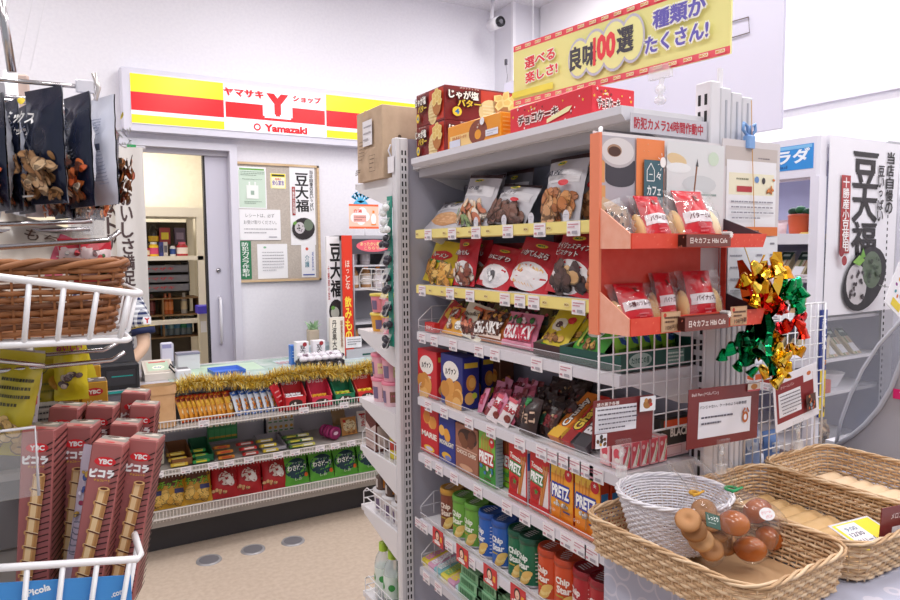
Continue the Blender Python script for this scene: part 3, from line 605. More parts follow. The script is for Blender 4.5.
pk1 = pouch(.06, .13, .016, '#d9922e', lambda A: (A.rect(0, .085, .05, .03, '#e8b73c', 3), A.ell(0, .05, .018, .018, '#f1dfb4'), A.rect(0, .11, .05, .014, '#8a2f22', 2), A.ell(.008, .075, .01, .007, '#3c54a0')), sealc='#b3301f', nu=6, nv=8).data('cracker_pack')
us = [186+4.6*i for i in range(11)]
row([pk1], us, 3.47, .664, 'cracker_pack', lambda i, n: 'small orange cracker pack filed upright beside the paper bag, '+nth(i, n), 'snack pack', 'orange cracker packs on the counter', .75, .3)
pk2 = pouch(.065, .125, .016, '#dfe6f2', lambda A: (A.scatter(0, .06, .04, .06, 12, ['#e08a3a', '#f0a858', '#d9742c'], .006, .01), A.rect(0, .107, .055, .01, '#2f62b5', 2), A.rect(-.02, .015, .02, .012, '#3a6cc0')), sealc='#3a6cc0', nu=6, nv=8).data('shrimp_pack')
row([pk2], [241, 249, 256, 263, 269, 276], 3.47, .664, 'shrimp_cracker_pack', lambda i, n: 'small white and blue shrimp cracker pack on the top counter shelf, '+nth(i, n), 'snack pack', 'blue white cracker packs on the counter', .7, .3)
def tray_box(name, w, d, h, c, hb, label, words, food, x, y, z, front=None, wc='#ffffff'):
    s = thing(name, label, 'box', (x, y, z), (0, 0, 0)); t = .003
    b = MB(); mt = m(c, .45); gi = m('#8e8a90', .6)
    b.box(-w/2, w/2, -d/2, d/2, 0, t, gi); b.box(-w/2, w/2, -d/2, -d/2+t, 0, h, mt); b.box(-w/2, w/2, d/2-t, d/2, 0, hb, mt)
    for sx in (-1, 1):
        b.prism([(-d/2, 0), (d/2, 0), (d/2, hb), (-d/2, h)], 'x', sx*w/2-(t if sx > 0 else 0), sx*w/2+(0 if sx > 0 else t), mt)
    A = Art(b, lambda x_, z_, o: (x_, d/2-t-o, z_)); A.txt(words, w*.08, hb*.84, w*.55, hb*.13, wc, .03); A.ell(-w*.32, hb*.85, w*.09, w*.09, '#f2e6e0')
    A = Art(b, lambda x_, z_, o: (x_, -d/2-o, z_)); A.ell(0, h*.5, w*.32, h*.3, '#3c2a26'); A.scatter(0, h*.5, w*.4, h*.3, 8, ['#e9e2dc', '#5a4038'], w*.03, w*.06)
    b.build('tray', s); return s
tray_box('candy_tray', .115, .1, .07, '#c92c32', .15, 'red tray of white wrapped sweets on the top counter shelf', 'ミルク', None, xp(293, 3.47, .7), 3.47, .664)
tray_box('candy_tray', .115, .1, .055, '#cf3350', .145, 'crimson open tray beside the green tray on the top counter shelf', 'チロル', None, xp(319, 3.47, .7), 3.47, .664)
tray_box('candy_tray', .115, .1, .055, '#1f7a55', .14, 'green open tray on the top counter shelf between two red ones', 'チロル', None, xp(342, 3.47, .7), 3.47, .664)
tray_box('candy_tray', .115, .1, .055, '#d23630', .135, 'bright red open tray at the right of the top counter shelf', 'チロル', None, xp(364, 3.47, .7), 3.47, .664)
cands = []
for c, c2 in (('#ece8ec', '#5c4a4a'), ('#e8b43a', '#b5402c'), ('#c8d84a', '#d84a2c'), ('#f0d23a', '#c03024')):
    b = MB(); b.bbox(-.013, .013, -.013, .013, 0, .01, m(c, .3), .003); A = Art(b, Stop(.01)); A.ell(0, 0, .008, .008, c2); cands.append(b.data('wrapped_sweet'))
for j, u in enumerate((293, 319, 342, 364)):
    xc = xp(u, 3.47, .7); k = 0
    for a in range(3):
        for c_ in range(2):
            put(cands[j], 'wrapped_sweet', xc-.03+.03*a, 3.445+.03*c_, .670+(.055 if j == 0 else .035)+.008*c_, q.uniform(0, 3), label='little square wrapped sweet in the %s, %s row, %s' % (('red milk tray', 'crimson tray', 'green tray', 'bright red tray')[j], ('front', 'back')[c_], ('left', 'middle', 'right')[a]), cat='sweet', group='little wrapped sweets in the counter trays')
b = pouch(.05, .15, .012, '#c41f2a', lambda A: A.lines(0, .08, .03, .08, 3, '#f0b0b0'), nu=6, nv=8); put(b, 'red_pack', xp(283.5, 3.46, .7), 3.46, .664, .3, .1, -.35, label='slim red pack leaning left of the red milk sweet tray', cat='snack pack')
# middle shelf
Z = .442
def low_tray(u, w, h, c, label, d=.2, y=3.6):
    b = MB(); t = .003; mt = m(c, .5); b.box(-w/2, w/2, -d/2, d/2, 0, t, mt); b.box(-w/2, w/2, -d/2, -d/2+t, 0, h, mt); b.box(-w/2, w/2, d/2-t, d/2, 0, h*2.2, mt)
    for sx in (-1, 1): b.prism([(-d/2, 0), (d/2, 0), (d/2, h*2.2), (-d/2, h)], 'x', sx*w/2-(t if sx > 0 else 0), sx*w/2+(0 if sx > 0 else t), mt)
    return tag(b.build('card_tray', None, (xp(u, y, Z), y, Z)), label, 'tray')
low_tray(179, .1, .035, '#8a5a34', 'brown cardboard tray on the middle counter shelf'); low_tray(201, .09, .035, '#1f6a44', 'dark green cardboard tray on the middle counter shelf')
low_tray(270, .125, .02, '#a9a5ae', 'left grey divided tray on the middle counter shelf'); low_tray(296, .125, .02, '#a9a5ae', 'right grey divided tray on the middle counter shelf')
def bar(c1, c2): 
    b = MB(); b.bbox(-.04, .04, -.013, .013, 0, .014, m(c1, .35), .003); A = Art(b, Stop(.014)); A.rect(0, 0, .05, .018, c2); A.ell(.02, 0, .008, .008, '#f3ead0'); A2 = Art(b, lambda x, z, o: (x, -.013-o, z)); A2.rect(0, .007, .05, .008, c2); return b.data('chocolate_bar')
for u, c1, c2, nm in ((179, '#e0b83a', '#f2dc7a', 'yellow'), (201, '#2f9a4a', '#e8d23a', 'green'), (226, '#d98a2a', '#c4452c', 'orange'), (250, '#c9302c', '#f0e2d8', 'red'), (270, '#e9cf4a', '#f3efe4', 'lemon'), (296, '#4f7a3c', '#e0cf4a', 'olive'), (307, '#d9d36a', '#f3efe4', 'pale yellow')):
    me = bar(c1, c2)
    for i in range(5): put(me, 'chewy_sweet_bar', xp(u, 3.5, Z), 3.49+.034*i, Z+.004+.0145*(i % 2)+.004*i, q.uniform(-.05, .05), .15, label='%s sweet bar on the middle counter shelf, %s from the front' % (nm, ORD[i]), cat='sweet bar', group=nm+' sweet bars on the counter')
cb5 = carton(.036, .03, .115, '#2f8a4c', lambda A: (A.ell(0, .09, .012, .012, '#e8d9a0'), A.rect(0, .04, .026, .05, '#49a566'), A.rect(0, .02, .026, .01, '#d8a83a'))).data('green_carton')
for i in range(5): put(cb5, 'green_carton', xp(211+5.6*i, 3.74, .5), 3.74, Z+.035, label='small green carton at the back of the middle counter shelf, '+nth(i, 5), cat='carton', group='small green cartons on the counter')
cb6 = carton(.03, .03, .05, '#dcd7d3', lambda A: (A.ell(0, .03, .009, .009, '#d9a23a'), A.rect(0, .01, .02, .008, '#6a9a6a'))).data('little_carton')
for j in range(2):
    for i in range(5): put(cb6, 'little_carton', xp(269.5+5.3*i, 3.76, .5), 3.76, Z+.03+.0505*j, label='little white carton on the middle counter shelf, %s row, %s' % (('lower', 'upper')[j], nth(i, 5)), cat='carton', group='little white cartons on the counter')
b = MB()
for i in range(4): b.lathe([(.004, -.012), (.033, -.011), (.036, 0), (.033, .011), (.004, .012)], m(('#a8286a', '#c23c80')[i % 2], .3), (0, 0, 0), 16) if False else b.tube([(0, -.05+.028*i, .037), (0, -.026+.028*i, .037)], .036-.002*(i % 2), m(('#a82a6e', '#c8468a')[i % 2], .3), 16)
A = Art(b, lambda x, z, o: (x, -.0505-o, .037+z)); A.ell(0, 0, .028, .028, '#8c1f58', 0, 20); A.ell(0, 0, .016, .01, '#e9c9da')
tag(b.build('sweet_roll', None, (xp(331, 3.56, Z), 3.57, Z), (0, 0, .3)), 'purple wrapped ring sweets lying on the middle counter shelf', 'sweet pack')
b = pouch(.1, .1, .03, '#c98c4c', lambda A: (A.ell(0, .05, .042, .036, '#e9d5a8', 0, 18), A.txt('ハート', 0, .062, .05, .014, '#6a2a1c', .03), A.txt('チップ', 0, .043, .05, .014, '#6a2a1c', .03), A.ell(-.03, .08, .009, .009, '#c8302c'), A.scatter(0, .02, .06, .015, 8, ['#b0703a', '#d9a868'], .006, .01))); put(b, 'cracker_bag', xp(350, 3.58, Z), 3.58, Z, .1, .25, label='tan cracker bag on the middle counter shelf', cat='snack bag')
b = pouch(.09, .1, .03, '#a98a62', None); put(b, 'cracker_bag', xp(340, 3.7, Z), 3.7, Z+.03, .1, .3, label='plain tan bag behind the purple ring sweets', cat='snack bag')
b = pouch(.06, .12, .025, '#e9e0da', lambda A: (A.vtxt('おつまみ', 0, .1, .025, .07, '#c8302c', .04), A.rect(0, .1, .04, .01, '#c8302c'))); put(b, 'red_white_pack', xp(363, 3.6, Z), 3.6, Z, 0, .2, label='white pack with red characters at the right of the middle counter shelf', cat='snack pack')
b = carton(.05, .04, .13, '#e3ddc8', lambda A: (A.rect(0, .09, .04, .04, '#e0b03a'), A.ell(0, .04, .015, .02, '#7a9a5a'))); put(b, 'cream_carton', xp(158.5, 3.6, Z), 3.6, Z, label='cream and yellow carton at the left of the middle counter shelf', cat='carton')
# bottom shelf: snack bags
Zb = .228
ye = pouch(.138, .19, .075, '#c9962a', lambda A: (A.rect(0, .155, .13, .045, '#5e3a2e', 4), A.ell(0, .135, .05, .03, '#6b4030', 0, 14, 2), A.txt('チップス', 0, .115, .11, .035, '#8ec63a', .05, edge='#2f3a1c'), A.scatter(-.01, .05, .1, .06, 12, ['#e6bd62', '#f0cf7c', '#d9a545'], .018, .026), A.rect(.035, .08, .05, .022, '#3a3f6e', 2)), sealc='#d9a93a', seed=3).data('snack_bag')
re = pouch(.138, .18, .075, '#b8232a', lambda A: (A.rect(-.02, .16, .07, .015, '#c7d3e8', 2), A.ell(.01, .105, .055, .05, '#9a1a20', 0, 16, 2), A.ell(.0, .1, .04, .035, '#c9bcb4', .4, 14, 2), A.ell(.02, .085, .02, .03, '#e9e4e0', .6), A.rect(0, .176, .12, .006, '#8a151c'), A.line(-.02, .12, .03, .075, .012, '#b8232a'), A.scatter(-.03, .04, .07, .02, 8, ['#d9a06a', '#e0b480'], .007, .01)), seed=5).data('snack_bag')
gr = pouch(.140, .17, .075, '#5fae3a', lambda A: (A.ell(0, .085, .068, .055, '#173a48', 0, 20, 3), A.txt('わさビーフ', 0, .09, .11, .028, '#f3f6ef', .05), A.txt('チップス', 0, .115, .06, .01, '#a9c7b0', .02), A.ell(.05, .045, .014, .012, '#e2632c'), A.txt('しお', 0, .03, .04, .015, '#e9f2d8', .02)), seed=7).data('snack_bag')
for me, us, nm, grp, lean in ((ye, (151, 171, 197.5), 'yellow brown crisp bag on the bottom shelf', 'yellow brown crisp bags', .3), (re, (225, 248, 275), 'red crisp bag on the bottom counter shelf', 'red crisp bags', .32), (gr, (297, 322, 346, 369), 'green crisp bag on the bottom counter shelf', 'green crisp bags', .32)):
    for i, u in enumerate(us):
        for r in (0, 1):
            put(me, 'crisp_bag', xp(u, 3.54, .3)+.01*r, 3.53+.085*r, Zb, q.uniform(-.1, .1), lean, q.uniform(-.04, .04), label=nm+', '+nth(i, len(us))+(' behind' if r else ' in front'), cat='crisp bag', group=grp+(' behind' if r else ' in front'))
# round metal floor plates
for i, (u, v) in enumerate(((209, 560.5), (253, 550), (293, 541.5))):
    p = at('z', 0, u, v); b = MB(); b.lathe([(.060, 0), (.057, .006), (.050, .007), (.047, .0052), (.0, .0056)], noisy('brushed_metal', '#a5a2a6', '#b9b6b9', 30, .45, 0, 2, None, .35) if i == 0 else b0m, n=32)
    if i == 0: b0m = b.mats[0]
    b.lathe([(.046, .0056), (.0, .0062)], m('#8b888e', .45, .3), n=32)
    tag(b.build('floor_plate', None, (p.x, p.y, .0002)), 'round metal marker plate on the floor, %s of the three' % ('leftmost', 'middle', 'rightmost')[i], 'floor plate', 'round floor plates')

# ================================================================== MAIN GONDOLA
XF, XS, YN, YE = .96, 1.18, .975, 1.895
steel = m('#dad8de', .4); pan = m('#b4b3c1', .55); slot = m('#17171b', .6)
gd = thing('gondola_shelving', 'tall white gondola shelving full of sweets and biscuits in the middle of the shop', 'shelving', (0, 0, 0))
b = MB(); b.box(.968, 1.30, YE+.012, YE+.024, 0, 1.835, pan); b.build('end_panel', gd)
b = MB(); b.box(XS+.012, XS+.02, YN, YE+.01, 0, 1.76, m('#a9abbd', .55)); b.build('back_panel', gd)
def sposts(mb, x0, x1, y, z0, z1, face='y'):
    pass
b = MB(); b.bbox(.921, .965, YE, YE+.03, 0, 1.835, m('#dddbe0', .35), .003)
b.box(.935, .9365, YE-.001, YE, 0, 1.83, m('#b5b3b8', .4))
z = .02
while z < 1.8:
    for x in (.9405, .9515): b.box(x, x+.0045, YE-.0008, YE+.001, z, z+.014, slot)
    z += .0235
b.build('slotted_post', gd)
b = MB(); b.bbox(XS, XS+.03, YN-.02, YN+.02, 0, 1.835, m('#e1dfe5', .35), .002)
z = .02
while z < 1.8:
    for y in (YN-.011, YN+.005): b.box(XS-.0008, XS+.001, y, y+.0065, z, z+.022, slot)
    z += .034
b.build('slotted_post', gd)
b = MB()
for i in range(3): b.bbox(XS+.031+.035*i, XS+.031+.035*i+.033, YN-.02, YN+.02, 0, 1.825-.006*i, m('#d9d8df', .4), .002); b.box(XS+.045+.035*i, XS+.05+.035*i, YN-.0212, YN-.02, 0, 1.8, m('#aeb0bc', .5))
b.box(XS+.05, XS+.062, YN, YN+.006, 1.8, 1.87, m('#e9e7ec', .4)); b.build('spine_cover', gd)
def shelf(zb, rail, par=gd, y0=YN, y1=1.83, xf=XF, xs=XS, th=.03, tags=(), fence=False, tag_c='#f2eef2', big=None, logos=None):
    b = MB(); b.box(xf, xs+.01, y0, y1, zb+.004, zb+th-.004, SHELFW)
    b.prism([(xf+.0, zb), (xf-.008, zb+.003), (xf-.008, zb+th-.004), (xf, zb+th-.002)], 'y', y0-.002, y1, m(rail, .4))
    for y in (y0, y1-.006): b.prism([(xf+.02, zb+.004), (xs, zb+.004), (xs, zb-.055), (xs-.05, zb-.05)], 'y', y, y+.004, SHELFW)
    sh = b.build('shelf', par)
    for u in tags: price_tag(sh, (xf-.0095, yp(u, xf, zb+.015), zb+.011), (0, 0, FX), .042, .031, tag_c, red=True)
    for u in (logos or ()):
        b = MB(); A = Art(b, lambda y, z, o: (-.0003-o, -y, z)); A.ell(0, 0, .010, .005, '#f0dfa0'); A.txt('MOA', 0, 0, .014, .005, '#a8803a', .05); b.build('rail_logo', sh, (xf-.009, yp(u, xf, zb+.015), zb+.014))
    for u in (big or ()): pass
    b = MB(); b.add([(0, y0, 0), (0, y1, 0), (0, y1, .02), (0, y0, .02)], [(0, 1, 2, 3)], FILM); b.box(-.001, .001, y0, y1, .019, .020, m('#e9e7f0', .2))
    if fence: b.build('clear_lip', sh, (xf-.002, 0, zb+th-.004))
    return sh
b = MB(); b.box(XF+.02, XS, YN, YE, 1.74, 1.765, SHELFW); b.prism([(XF, 1.738), (XF-.012, 1.75), (XF-.012, 1.766), (XF+.02, 1.766), (XF+.02, 1.745)], 'y', YN-.004, 1.845, m('#dcdae2', .3)); b.box(XF+.03, XS-.02, YN+.1, YE-.02, 1.715, 1.74, m('#b5b3ba', .5))
for y in (YN+.0, YE-.006): b.prism([(XF+.02, 1.74), (XS, 1.74), (XS, 1.675), (XS-.06, 1.69)], 'y', y, y+.004, SHELFW)
b.build('top_shelf', gd)
shelf(1.526, '#f1e08a', tags=(431, 455, 479, 511, 543, 577), logos=(420, 447, 461, 473, 491, 529, 552))
shelf(1.361, '#f1de84', tags=(425, 453, 473, 508, 523, 537, 582), logos=(433, 445, 459, 489, 548, 570))
shelf(1.219, '#dddae2', tags=(425, 437, 456, 482, 498, 540, 569), fence=True)
shelf(1.018, '#dfdce4', tags=(431, 447, 472, 494, 523, 545, 556, 567, 578, 590, 600), fence=True)
shelf(.842, '#dcd9e2', tags=(431, 442, 457, 481, 510, 528, 552, 570, 583, 595), fence=True)
s6 = shelf(.633, '#dcd9e2', tags=(421, 427, 452, 474, 497, 519, 528, 541), fence=True)
shelf(.478, '#c9c7d0', tags=(429, 441, 470, 490), fence=True)
shelf(.15, '#c9c7d0')
b = MB(); b.box(XF+.02, XS, YN, YE, 0, .1, m('#5a5862', .5)); b.build('kick_base', gd)
def wiref(y, z, h=.07, d=.19, x=XF):
    b = MB(); w = m('#d9d7de', .3)
    b.tube([(x+.004, y, z), (x+.004, y, z+h*.45), (x+.05, y, z+h), (x+d, y, z+h)], .0016, w, 5); b.tube([(x+.004, y, z+h*.42), (x+d, y, z+h*.5)], .0014, w, 4)
    for t in (.05, .11): b.tube([(x+t, y, z), (x+t, y, z+h)], .0014, w, 4)
    return b
for z in (1.249, 1.048, .663, .508): wiref(1.84, z).build('wire_divider', gd)
wiref(1.74, .508).build('wire_divider', gd)
# promo cards on the crisps shelf
for i, u in enumerate((441.5, 466, 494, 522)):
    b = MB(); w, h = .062, .05; b.box(-w/2, w/2, -.0008, .0004, 0, h, m('#c9222e', .35)); A = Art(b, lambda x, z, o: (x, -.0008-o, z))
    A.ell(-.002, .03, .013, .016, '#2c1a18'); A.ell(-.002, .0285, .009, .012, '#eec4ac'); A.poly([(-.018, .004), (.014, .004), (.01, .016), (-.014, .016)], '#eee0de'); A.ell(-.002, .025, .003, .0012, '#b03a3c'); A.rect(.02, .025, .012, .016, '#e8a23a'); A.txt('Chips', -.004, .008, .04, .009, '#f9f4f2', .05)
    o = b.build('promo_card', s6, (XF-.012, yp(u, XF, .64), .622), (0, 0, FX))

# ---------------------------------------------------------------- packages on the gondola
def G(u, z, x=.975): return yp(u, x, z)
def gcart(name, u0, u1, z, h, d, c, front=None, right=None, top=None, label='', cat='box', x=.972, side=None, group=None, dx=0, lean=0):
    ya, yb = G(u0, z+.0, x), G(u1, z+.0, x); w = ya-yb-.001
    bb = carton(w, d, h, c, (lambda A: front(A, w, h)) if front else None, (lambda A: right(A, d, h)) if right else None, (lambda A: top(A, w, d)) if top else None, side=side)
    return put(bb, name, x+d/2+dx, (ya+yb)/2, z, FX, lean, label=label, cat=cat, group=group)
rq = random.Random(21)
# L5 : biscuits
Z5 = .872
def biscuits(A, x, y, r, n, cols=('#d9903c', '#e0a452', '#c77a2c')):
    for i in range(n): A.ell(x+rq.uniform(-r, r), y+rq.uniform(-r*.7, r*.7), r*.62, r*.58, cols[i % len(cols)], 0, 12)
def marie(A, w, h): A.rect(0, h*.5, w*.98, h*.98, '#c8232c'); biscuits(A, w*.05, h*.72, w*.3, 4); A.txt('MARIE', 0, h*.42, w*.85, h*.12, '#f7efe6', .05); A.ell(0, h*.12, w*.3, h*.07, '#eec23a'); A.ell(0, h*.12, w*.2, h*.04, '#d8d0e6')
gcart('biscuit_box', 421, 438.5, Z5, .140, .05, '#c2222c', marie, lambda A, d, h: A.rect(0, h/2, d*.9, h*.9, '#a81c26'), label='red biscuit box with large white capitals at the far end of the biscuit shelf')
def moon(A, w, h): biscuits(A, 0, h*.7, w*.3, 3, ('#e8a23c', '#f0b95a')); A.txt('MOONLIGHT', 0, h*.42, w*.88, h*.1, '#f2ede2', .05); A.ell(0, h*.15, w*.3, h*.08, '#e8b63c'); A.ell(w*.1, h*.12, w*.2, h*.05, '#7a86c8')
gcart('biscuit_box', 439, 455, Z5, .138, .05, '#27348c', moon, label='navy biscuit box with round yellow biscuits between the red and the brown one')
def choco(A, w, h): A.ell(w*.05, h*.76, w*.42, h*.18, '#3a2019', 0, 18); biscuits(A, w*.05, h*.76, w*.25, 5, ('#6a3a26', '#7c4a30', '#59301f')); A.rect(0, h*.5, w*.95, h*.03, '#d9b09a'); A.txt('CHOCO CHIPS', 0, h*.42, w*.85, h*.09, '#f3e2d4', .04); A.ell(0, h*.12, w*.3, h*.06, '#d9a684')
gcart('biscuit_box', 455.5, 478, Z5, .134, .05, '#a46a52', choco, lambda A, d, h: (A.rect(0, h*.5, d*.9, h*.95, '#8a523f'), A.lines(0, h*.4, d*.7, h*.4, 5, '#c79a86')), label='brown biscuit box with dark chocolate biscuits beside the green stick box')
def pretz(top, mid, wc, sub, stick=('#d58a3a', '#c67830')):
    def f(A, w, h):
        A.rect(0, h*.75, w*.98, h*.46, top)
        for i in range(9): A.line(w*(-.36+.075*i), h*.34, w*(-.33+.08*i)+rq.uniform(-.02, .02)*w, h*(.86+.05*(i % 3)), w*.035, stick[i % 2])
        A.ell(w*.3, h*.82, w*.16, h*.1, '#d5232c'); A.ell(w*.3, h*.84, w*.07, h*.03, '#f2e9e0')
        A.txt('PRETZ', -w*.02, h*.5, w*.84, h*.2, '#ffffff', .06, skew=-.0, edge=wc, ew=.12)
        A.scatter(0, h*.27, w*.7, h*.12, 12, sub, w*.05, w*.09); A.rect(w*.1, h*.12, w*.4, h*.02, '#5a3a2a')
    return f
grey_side = lambda A, d, h: (A.rect(0, h*.5, d*.96, h*.98, '#9fb7bd'), A.lines(0, h*.45, d*.8, h*.8, 12, '#5f7a84'))
gcart('stick_snack_box', 479, 495.5, Z5, .143, .024, '#3f9a3a', pretz('#7cc04a', 0, '#c22632', ['#3f7fb8', '#e8e2d2', '#4a9a3a']), grey_side, label='green stick snack box with white capitals, the only green one in front', side='#9fb7bd')
gcart('stick_snack_box', 500, 515, Z5, .140, .024, '#8cc63c', pretz('#8c2430', 0, '#c22632', ['#4a9a3a']), grey_side, label='lime stick snack box peeping out behind the green one', side='#7aa0b5', x=1.005)
def tomato(A, w, h):
    A.rect(0, h*.5, w*.98, h*.99, '#cf2a2c'); A.poly([(w*-.05, h*.1), (w*.45, h*.1), (w*.45, h*.75), (w*.2, h*.75)], '#e9dfe0')
    for i in range(5): A.line(w*(.02+.03*i), h*.12, w*(.18+.07*i), h*.84, w*.05, ('#b8662c', '#d08840')[i % 2])
    A.ell(w*.28, h*.9, w*.17, h*.09, '#d5232c'); A.ell(w*.28, h*.91, w*.08, h*.03, '#f6ece8'); A.txt('Tomato', -w*.12, h*.76, w*.6, h*.09, '#f8efe9', .04, rot=-.15); A.txt('PRETZ', -w*.12, h*.57, w*.62, h*.16, '#ffffff', .06, rot=-.1, edge='#2f8a4a', ew=.14); A.ell(-w*.2, h*.3, w*.22, h*.11, '#a81820'); A.star(-w*.15, h*.33, w*.12, '#3f8a3a'); A.rect(0, h*.07, w, h*.13, '#c8242a')
wb_side = lambda A, d, h: (A.rect(0, h*.5, d*.96, h*.99, '#e3e0e8'), A.rect(0, h*.75, d*.9, h*.3, '#3f6fb8'), A.lines(0, h*.3, d*.8, h*.4, 7, '#8a8a9a'), A.rect(0, h*.07, d, h*.13, '#c8242a'))
gcart('stick_snack_box', 509, 527, Z5, .143, .024, '#cf2a2c', tomato, wb_side, label='left one of the two red tomato stick snack boxes', side='#e3e0e8')
gcart('stick_snack_box', 530, 549.5, Z5, .143, .024, '#cf2a2c', tomato, wb_side, label='right one of the two red tomato stick snack boxes', side='#e3e0e8')
def orange(A, w, h):
    A.rect(0, h*.62, w*.98, h*.74, '#f0a024'); A.rect(0, h*.88, w*.98, h*.2, '#f3c84a')
    for i in range(8): A.line(w*(-.38+.06*i), h*.4, w*(-.36+.065*i), h*(.78+.05*(i % 3)), w*.035, ('#e9a452', '#cf7c2c')[i % 2])
    A.ell(w*.3, h*.83, w*.17, h*.1, '#d5232c'); A.star(w*.3, h*.85, w*.07, '#f8efe9'); A.txt('PRETZ', -w*.04, h*.52, w*.76, h*.19, '#ffffff', .05, edge='#2c3fa8', ew=.14)
    A.scatter(-w*.02, h*.33, w*.6, h*.07, 16, ['#d9d0cc', '#a89a94', '#efe8e4'], w*.035, w*.06); A.line(0, h*.12, w*.03, h*.3, w*.06, '#b8742c'); A.rect(w*.28, h*.24, w*.3, h*.03, '#3c3f6a'); A.txt('ロースト', -w*.35, h*.2, w*.25, h*.05, '#f2e9e0', .03); A.rect(0, h*.05, w, h*.1, '#d9641c')
oside = lambda A, d, h: (A.rect(0, h*.5, d*.96, h*.99, '#c8441c'), A.rect(0, h*.55, d*.8, h*.4, '#3f8ac8'))
otop = lambda A, w, d: (A.rect(0, 0, w*.9, d*.8, '#e8c23a'), A.rect(w*.1, 0, w*.4, d*.4, '#3c3f7a'))
gcart('stick_snack_box', 550.8, 573, Z5, .143, .024, '#e8861c', orange, oside, otop, 'left one of the two yellow orange stick snack boxes at the basket end', side='#c8441c')
gcart('stick_snack_box', 574.5, 600, Z5, .143, .024, '#e8861c', orange, oside, otop, 'right one of the two yellow orange stick snack boxes, partly behind the bread basket', side='#c8441c')
for i, (u0, u1, x) in enumerate(((588, 611, 1.0), (600, 625, 1.03))): gcart('stick_snack_box', u0, u1, Z5, .142, .024, '#c8441c', None, oside, otop, ('first', 'second')[i]+' orange stick snack box behind the front pair at the basket end', x=x, side='#c8441c')
# second row behind the biscuits
for i, (u, c) in enumerate(((470, '#8a4a36'), (484, '#3f9a3a'), (506, '#7aa03a'), (524, '#b82430'), (545, '#b82430'), (566, '#d97a1c'), (584, '#d97a1c'))):
    y = G(u, Z5, 1.06); put(carton(.05, .024, .138, c, lambda A: A.rect(0, .08, .04, .05, '#c9c0b0')), 'stick_snack_box', 1.08, y, Z5, FX, label='second row snack box deep on the biscuit shelf, %s' % nth(i, 7), cat='box', group='second row boxes on the biscuit shelf')

# L6 : cylindrical crisp cans
def can(c, lidc, word2, wc='#f2efe8', chips=True, r=.034, h=.122, lab=None):
    b = MB(); b.lathe([(r, 0), (r, h*.86)], m(c, .35), n=28)
    b.lathe([(r*1.02, 0), (r*1.02, .004), (r, .005)], m('#b9b7bc', .3, .6), n=28)
    S = lambda x, z, o: ((r+o)*sin(x/r), -(r+o)*cos(x/r), z)
    A = Art(b, S, .00025)
    A.txt('Chip', -.004, h*.58, .036, h*.17, wc, .05, rot=.0); A.txt('Star', .0, h*.43, .036, h*.14, wc, .05)
    if chips:
        for i in range(3): A.ell(.004+.004*i, h*(.12+.07*i), .016, .009, ('#e6bf6a', '#f0d48a')[i % 2], .5, 12)
        A.rect(-.01, h*.3, .02, .004, '#b8a03a')
    A.lines(.042, h*.45, .02, h*.6, 8, wc)
    body = b
    body.lathe([(r*1.0, h*.86), (r*1.05, h*.865), (r*1.05, h*.95), (r*1.0, h*.97)], m(lidc, .35), n=28)
    body.lathe([(r*1.0, h*.97), (r*1.0, h), (r*.9, h), (r*.88, h*.985), (0, h*.985)], m(lidc, .35), n=28)
    A = Art(body, lambda x, y, o: (x, y, h*.986+o)); 
    for k in range(5): A.lines(0, -.016+.008*k, .036*sqrt(max(0, 1-((-.016+.008*k)/.03)**2)), .006, 1, '#e0dde2', .6)
    return body.data('crisp_can')
cans = {'gold': can('#7a3a24', '#b8862c', '', '#e9d6c8'), 'green': can('#6aa53a', '#5f9a34', '', '#eef3e2'), 'blue': can('#1f5fb8', '#1f4f9f', '', '#eef0f8'), 'dark': can('#0f6a48', '#0c4f38', '', '#eaf2ec'), 'orange': can('#cf4a1e', '#b8401c', '', '#fbefe6'), 'red': can('#b01c28', '#8f1620', '', '#fbe9e6')}
Z6 = .662
for k, u, nm in (('gold', 452, 'brown crisp can with golden lid at the far end of the can shelf'), ('green', 464.5, 'left light green crisp can'), ('green', 477, 'right light green crisp can'), ('blue', 491.5, 'left blue crisp can'), ('blue', 505, 'right blue crisp can'), ('dark', 521.5, 'left dark green crisp can'), ('dark', 533, 'right dark green crisp can'), ('orange', 552.5, 'left orange red crisp can'), ('orange', 569, 'right orange red crisp can'), ('red', 588.5, 'left dark red crisp can beside the table cloth'), ('red', 605, 'right dark red crisp can beside the table cloth')):
    put(cans[k], 'crisp_can', 1.008, G(u, .72, 1.008), Z6, FX+rq.uniform(-.15, .5), label=nm+('' if 'end' in nm or 'cloth' in nm else ' in the front row of the can shelf'), cat='can')
    put(cans[k], 'crisp_can', 1.085, G(u, .72, 1.008)+.01, Z6, FX+rq.uniform(-.3, .5), label=nm+(', row behind' if 'end' in nm or 'cloth' in nm else ' of the row behind'), cat='can')
# L7 : flat packs
Z7 = .508
flat = []
for cs in (('#e6d24a', '#d98ab0'), ('#e0a8c4', '#f0e8ee'), ('#8fc7cf', '#e8eef0'), ('#e9dc5a', '#8fb86a'), ('#d9a0c0', '#e8d24a'), ('#b9d6dc', '#e2a0b8')):
    b = MB(); b.bbox(-.075, .075, -.02, .02, 0, .03, m(cs[0], .35), .003); A = Art(b, Stop(.03)); A.lines(0, 0, .13, .03, 3, cs[1], .8); A2 = Art(b, lambda x, z, o: (x, -.02-o, z)); A2.lines(0, .015, .13, .022, 2, cs[1], .8); flat.append(b.data('gum_pack'))
for i, u in enumerate((427, 433, 439, 446, 453, 461, 468, 476)):
    put(flat[i % 6], 'flat_sweet_pack', 1.05, G(u, .53, .98), Z7+.002, pi/2-pi/2+0, 0, label='flat pastel sweet pack on the lowest visible shelf, '+nth(i, 8), cat='sweet pack', group='flat pastel packs on the low shelf').rotation_euler = (0, -.25, 0)
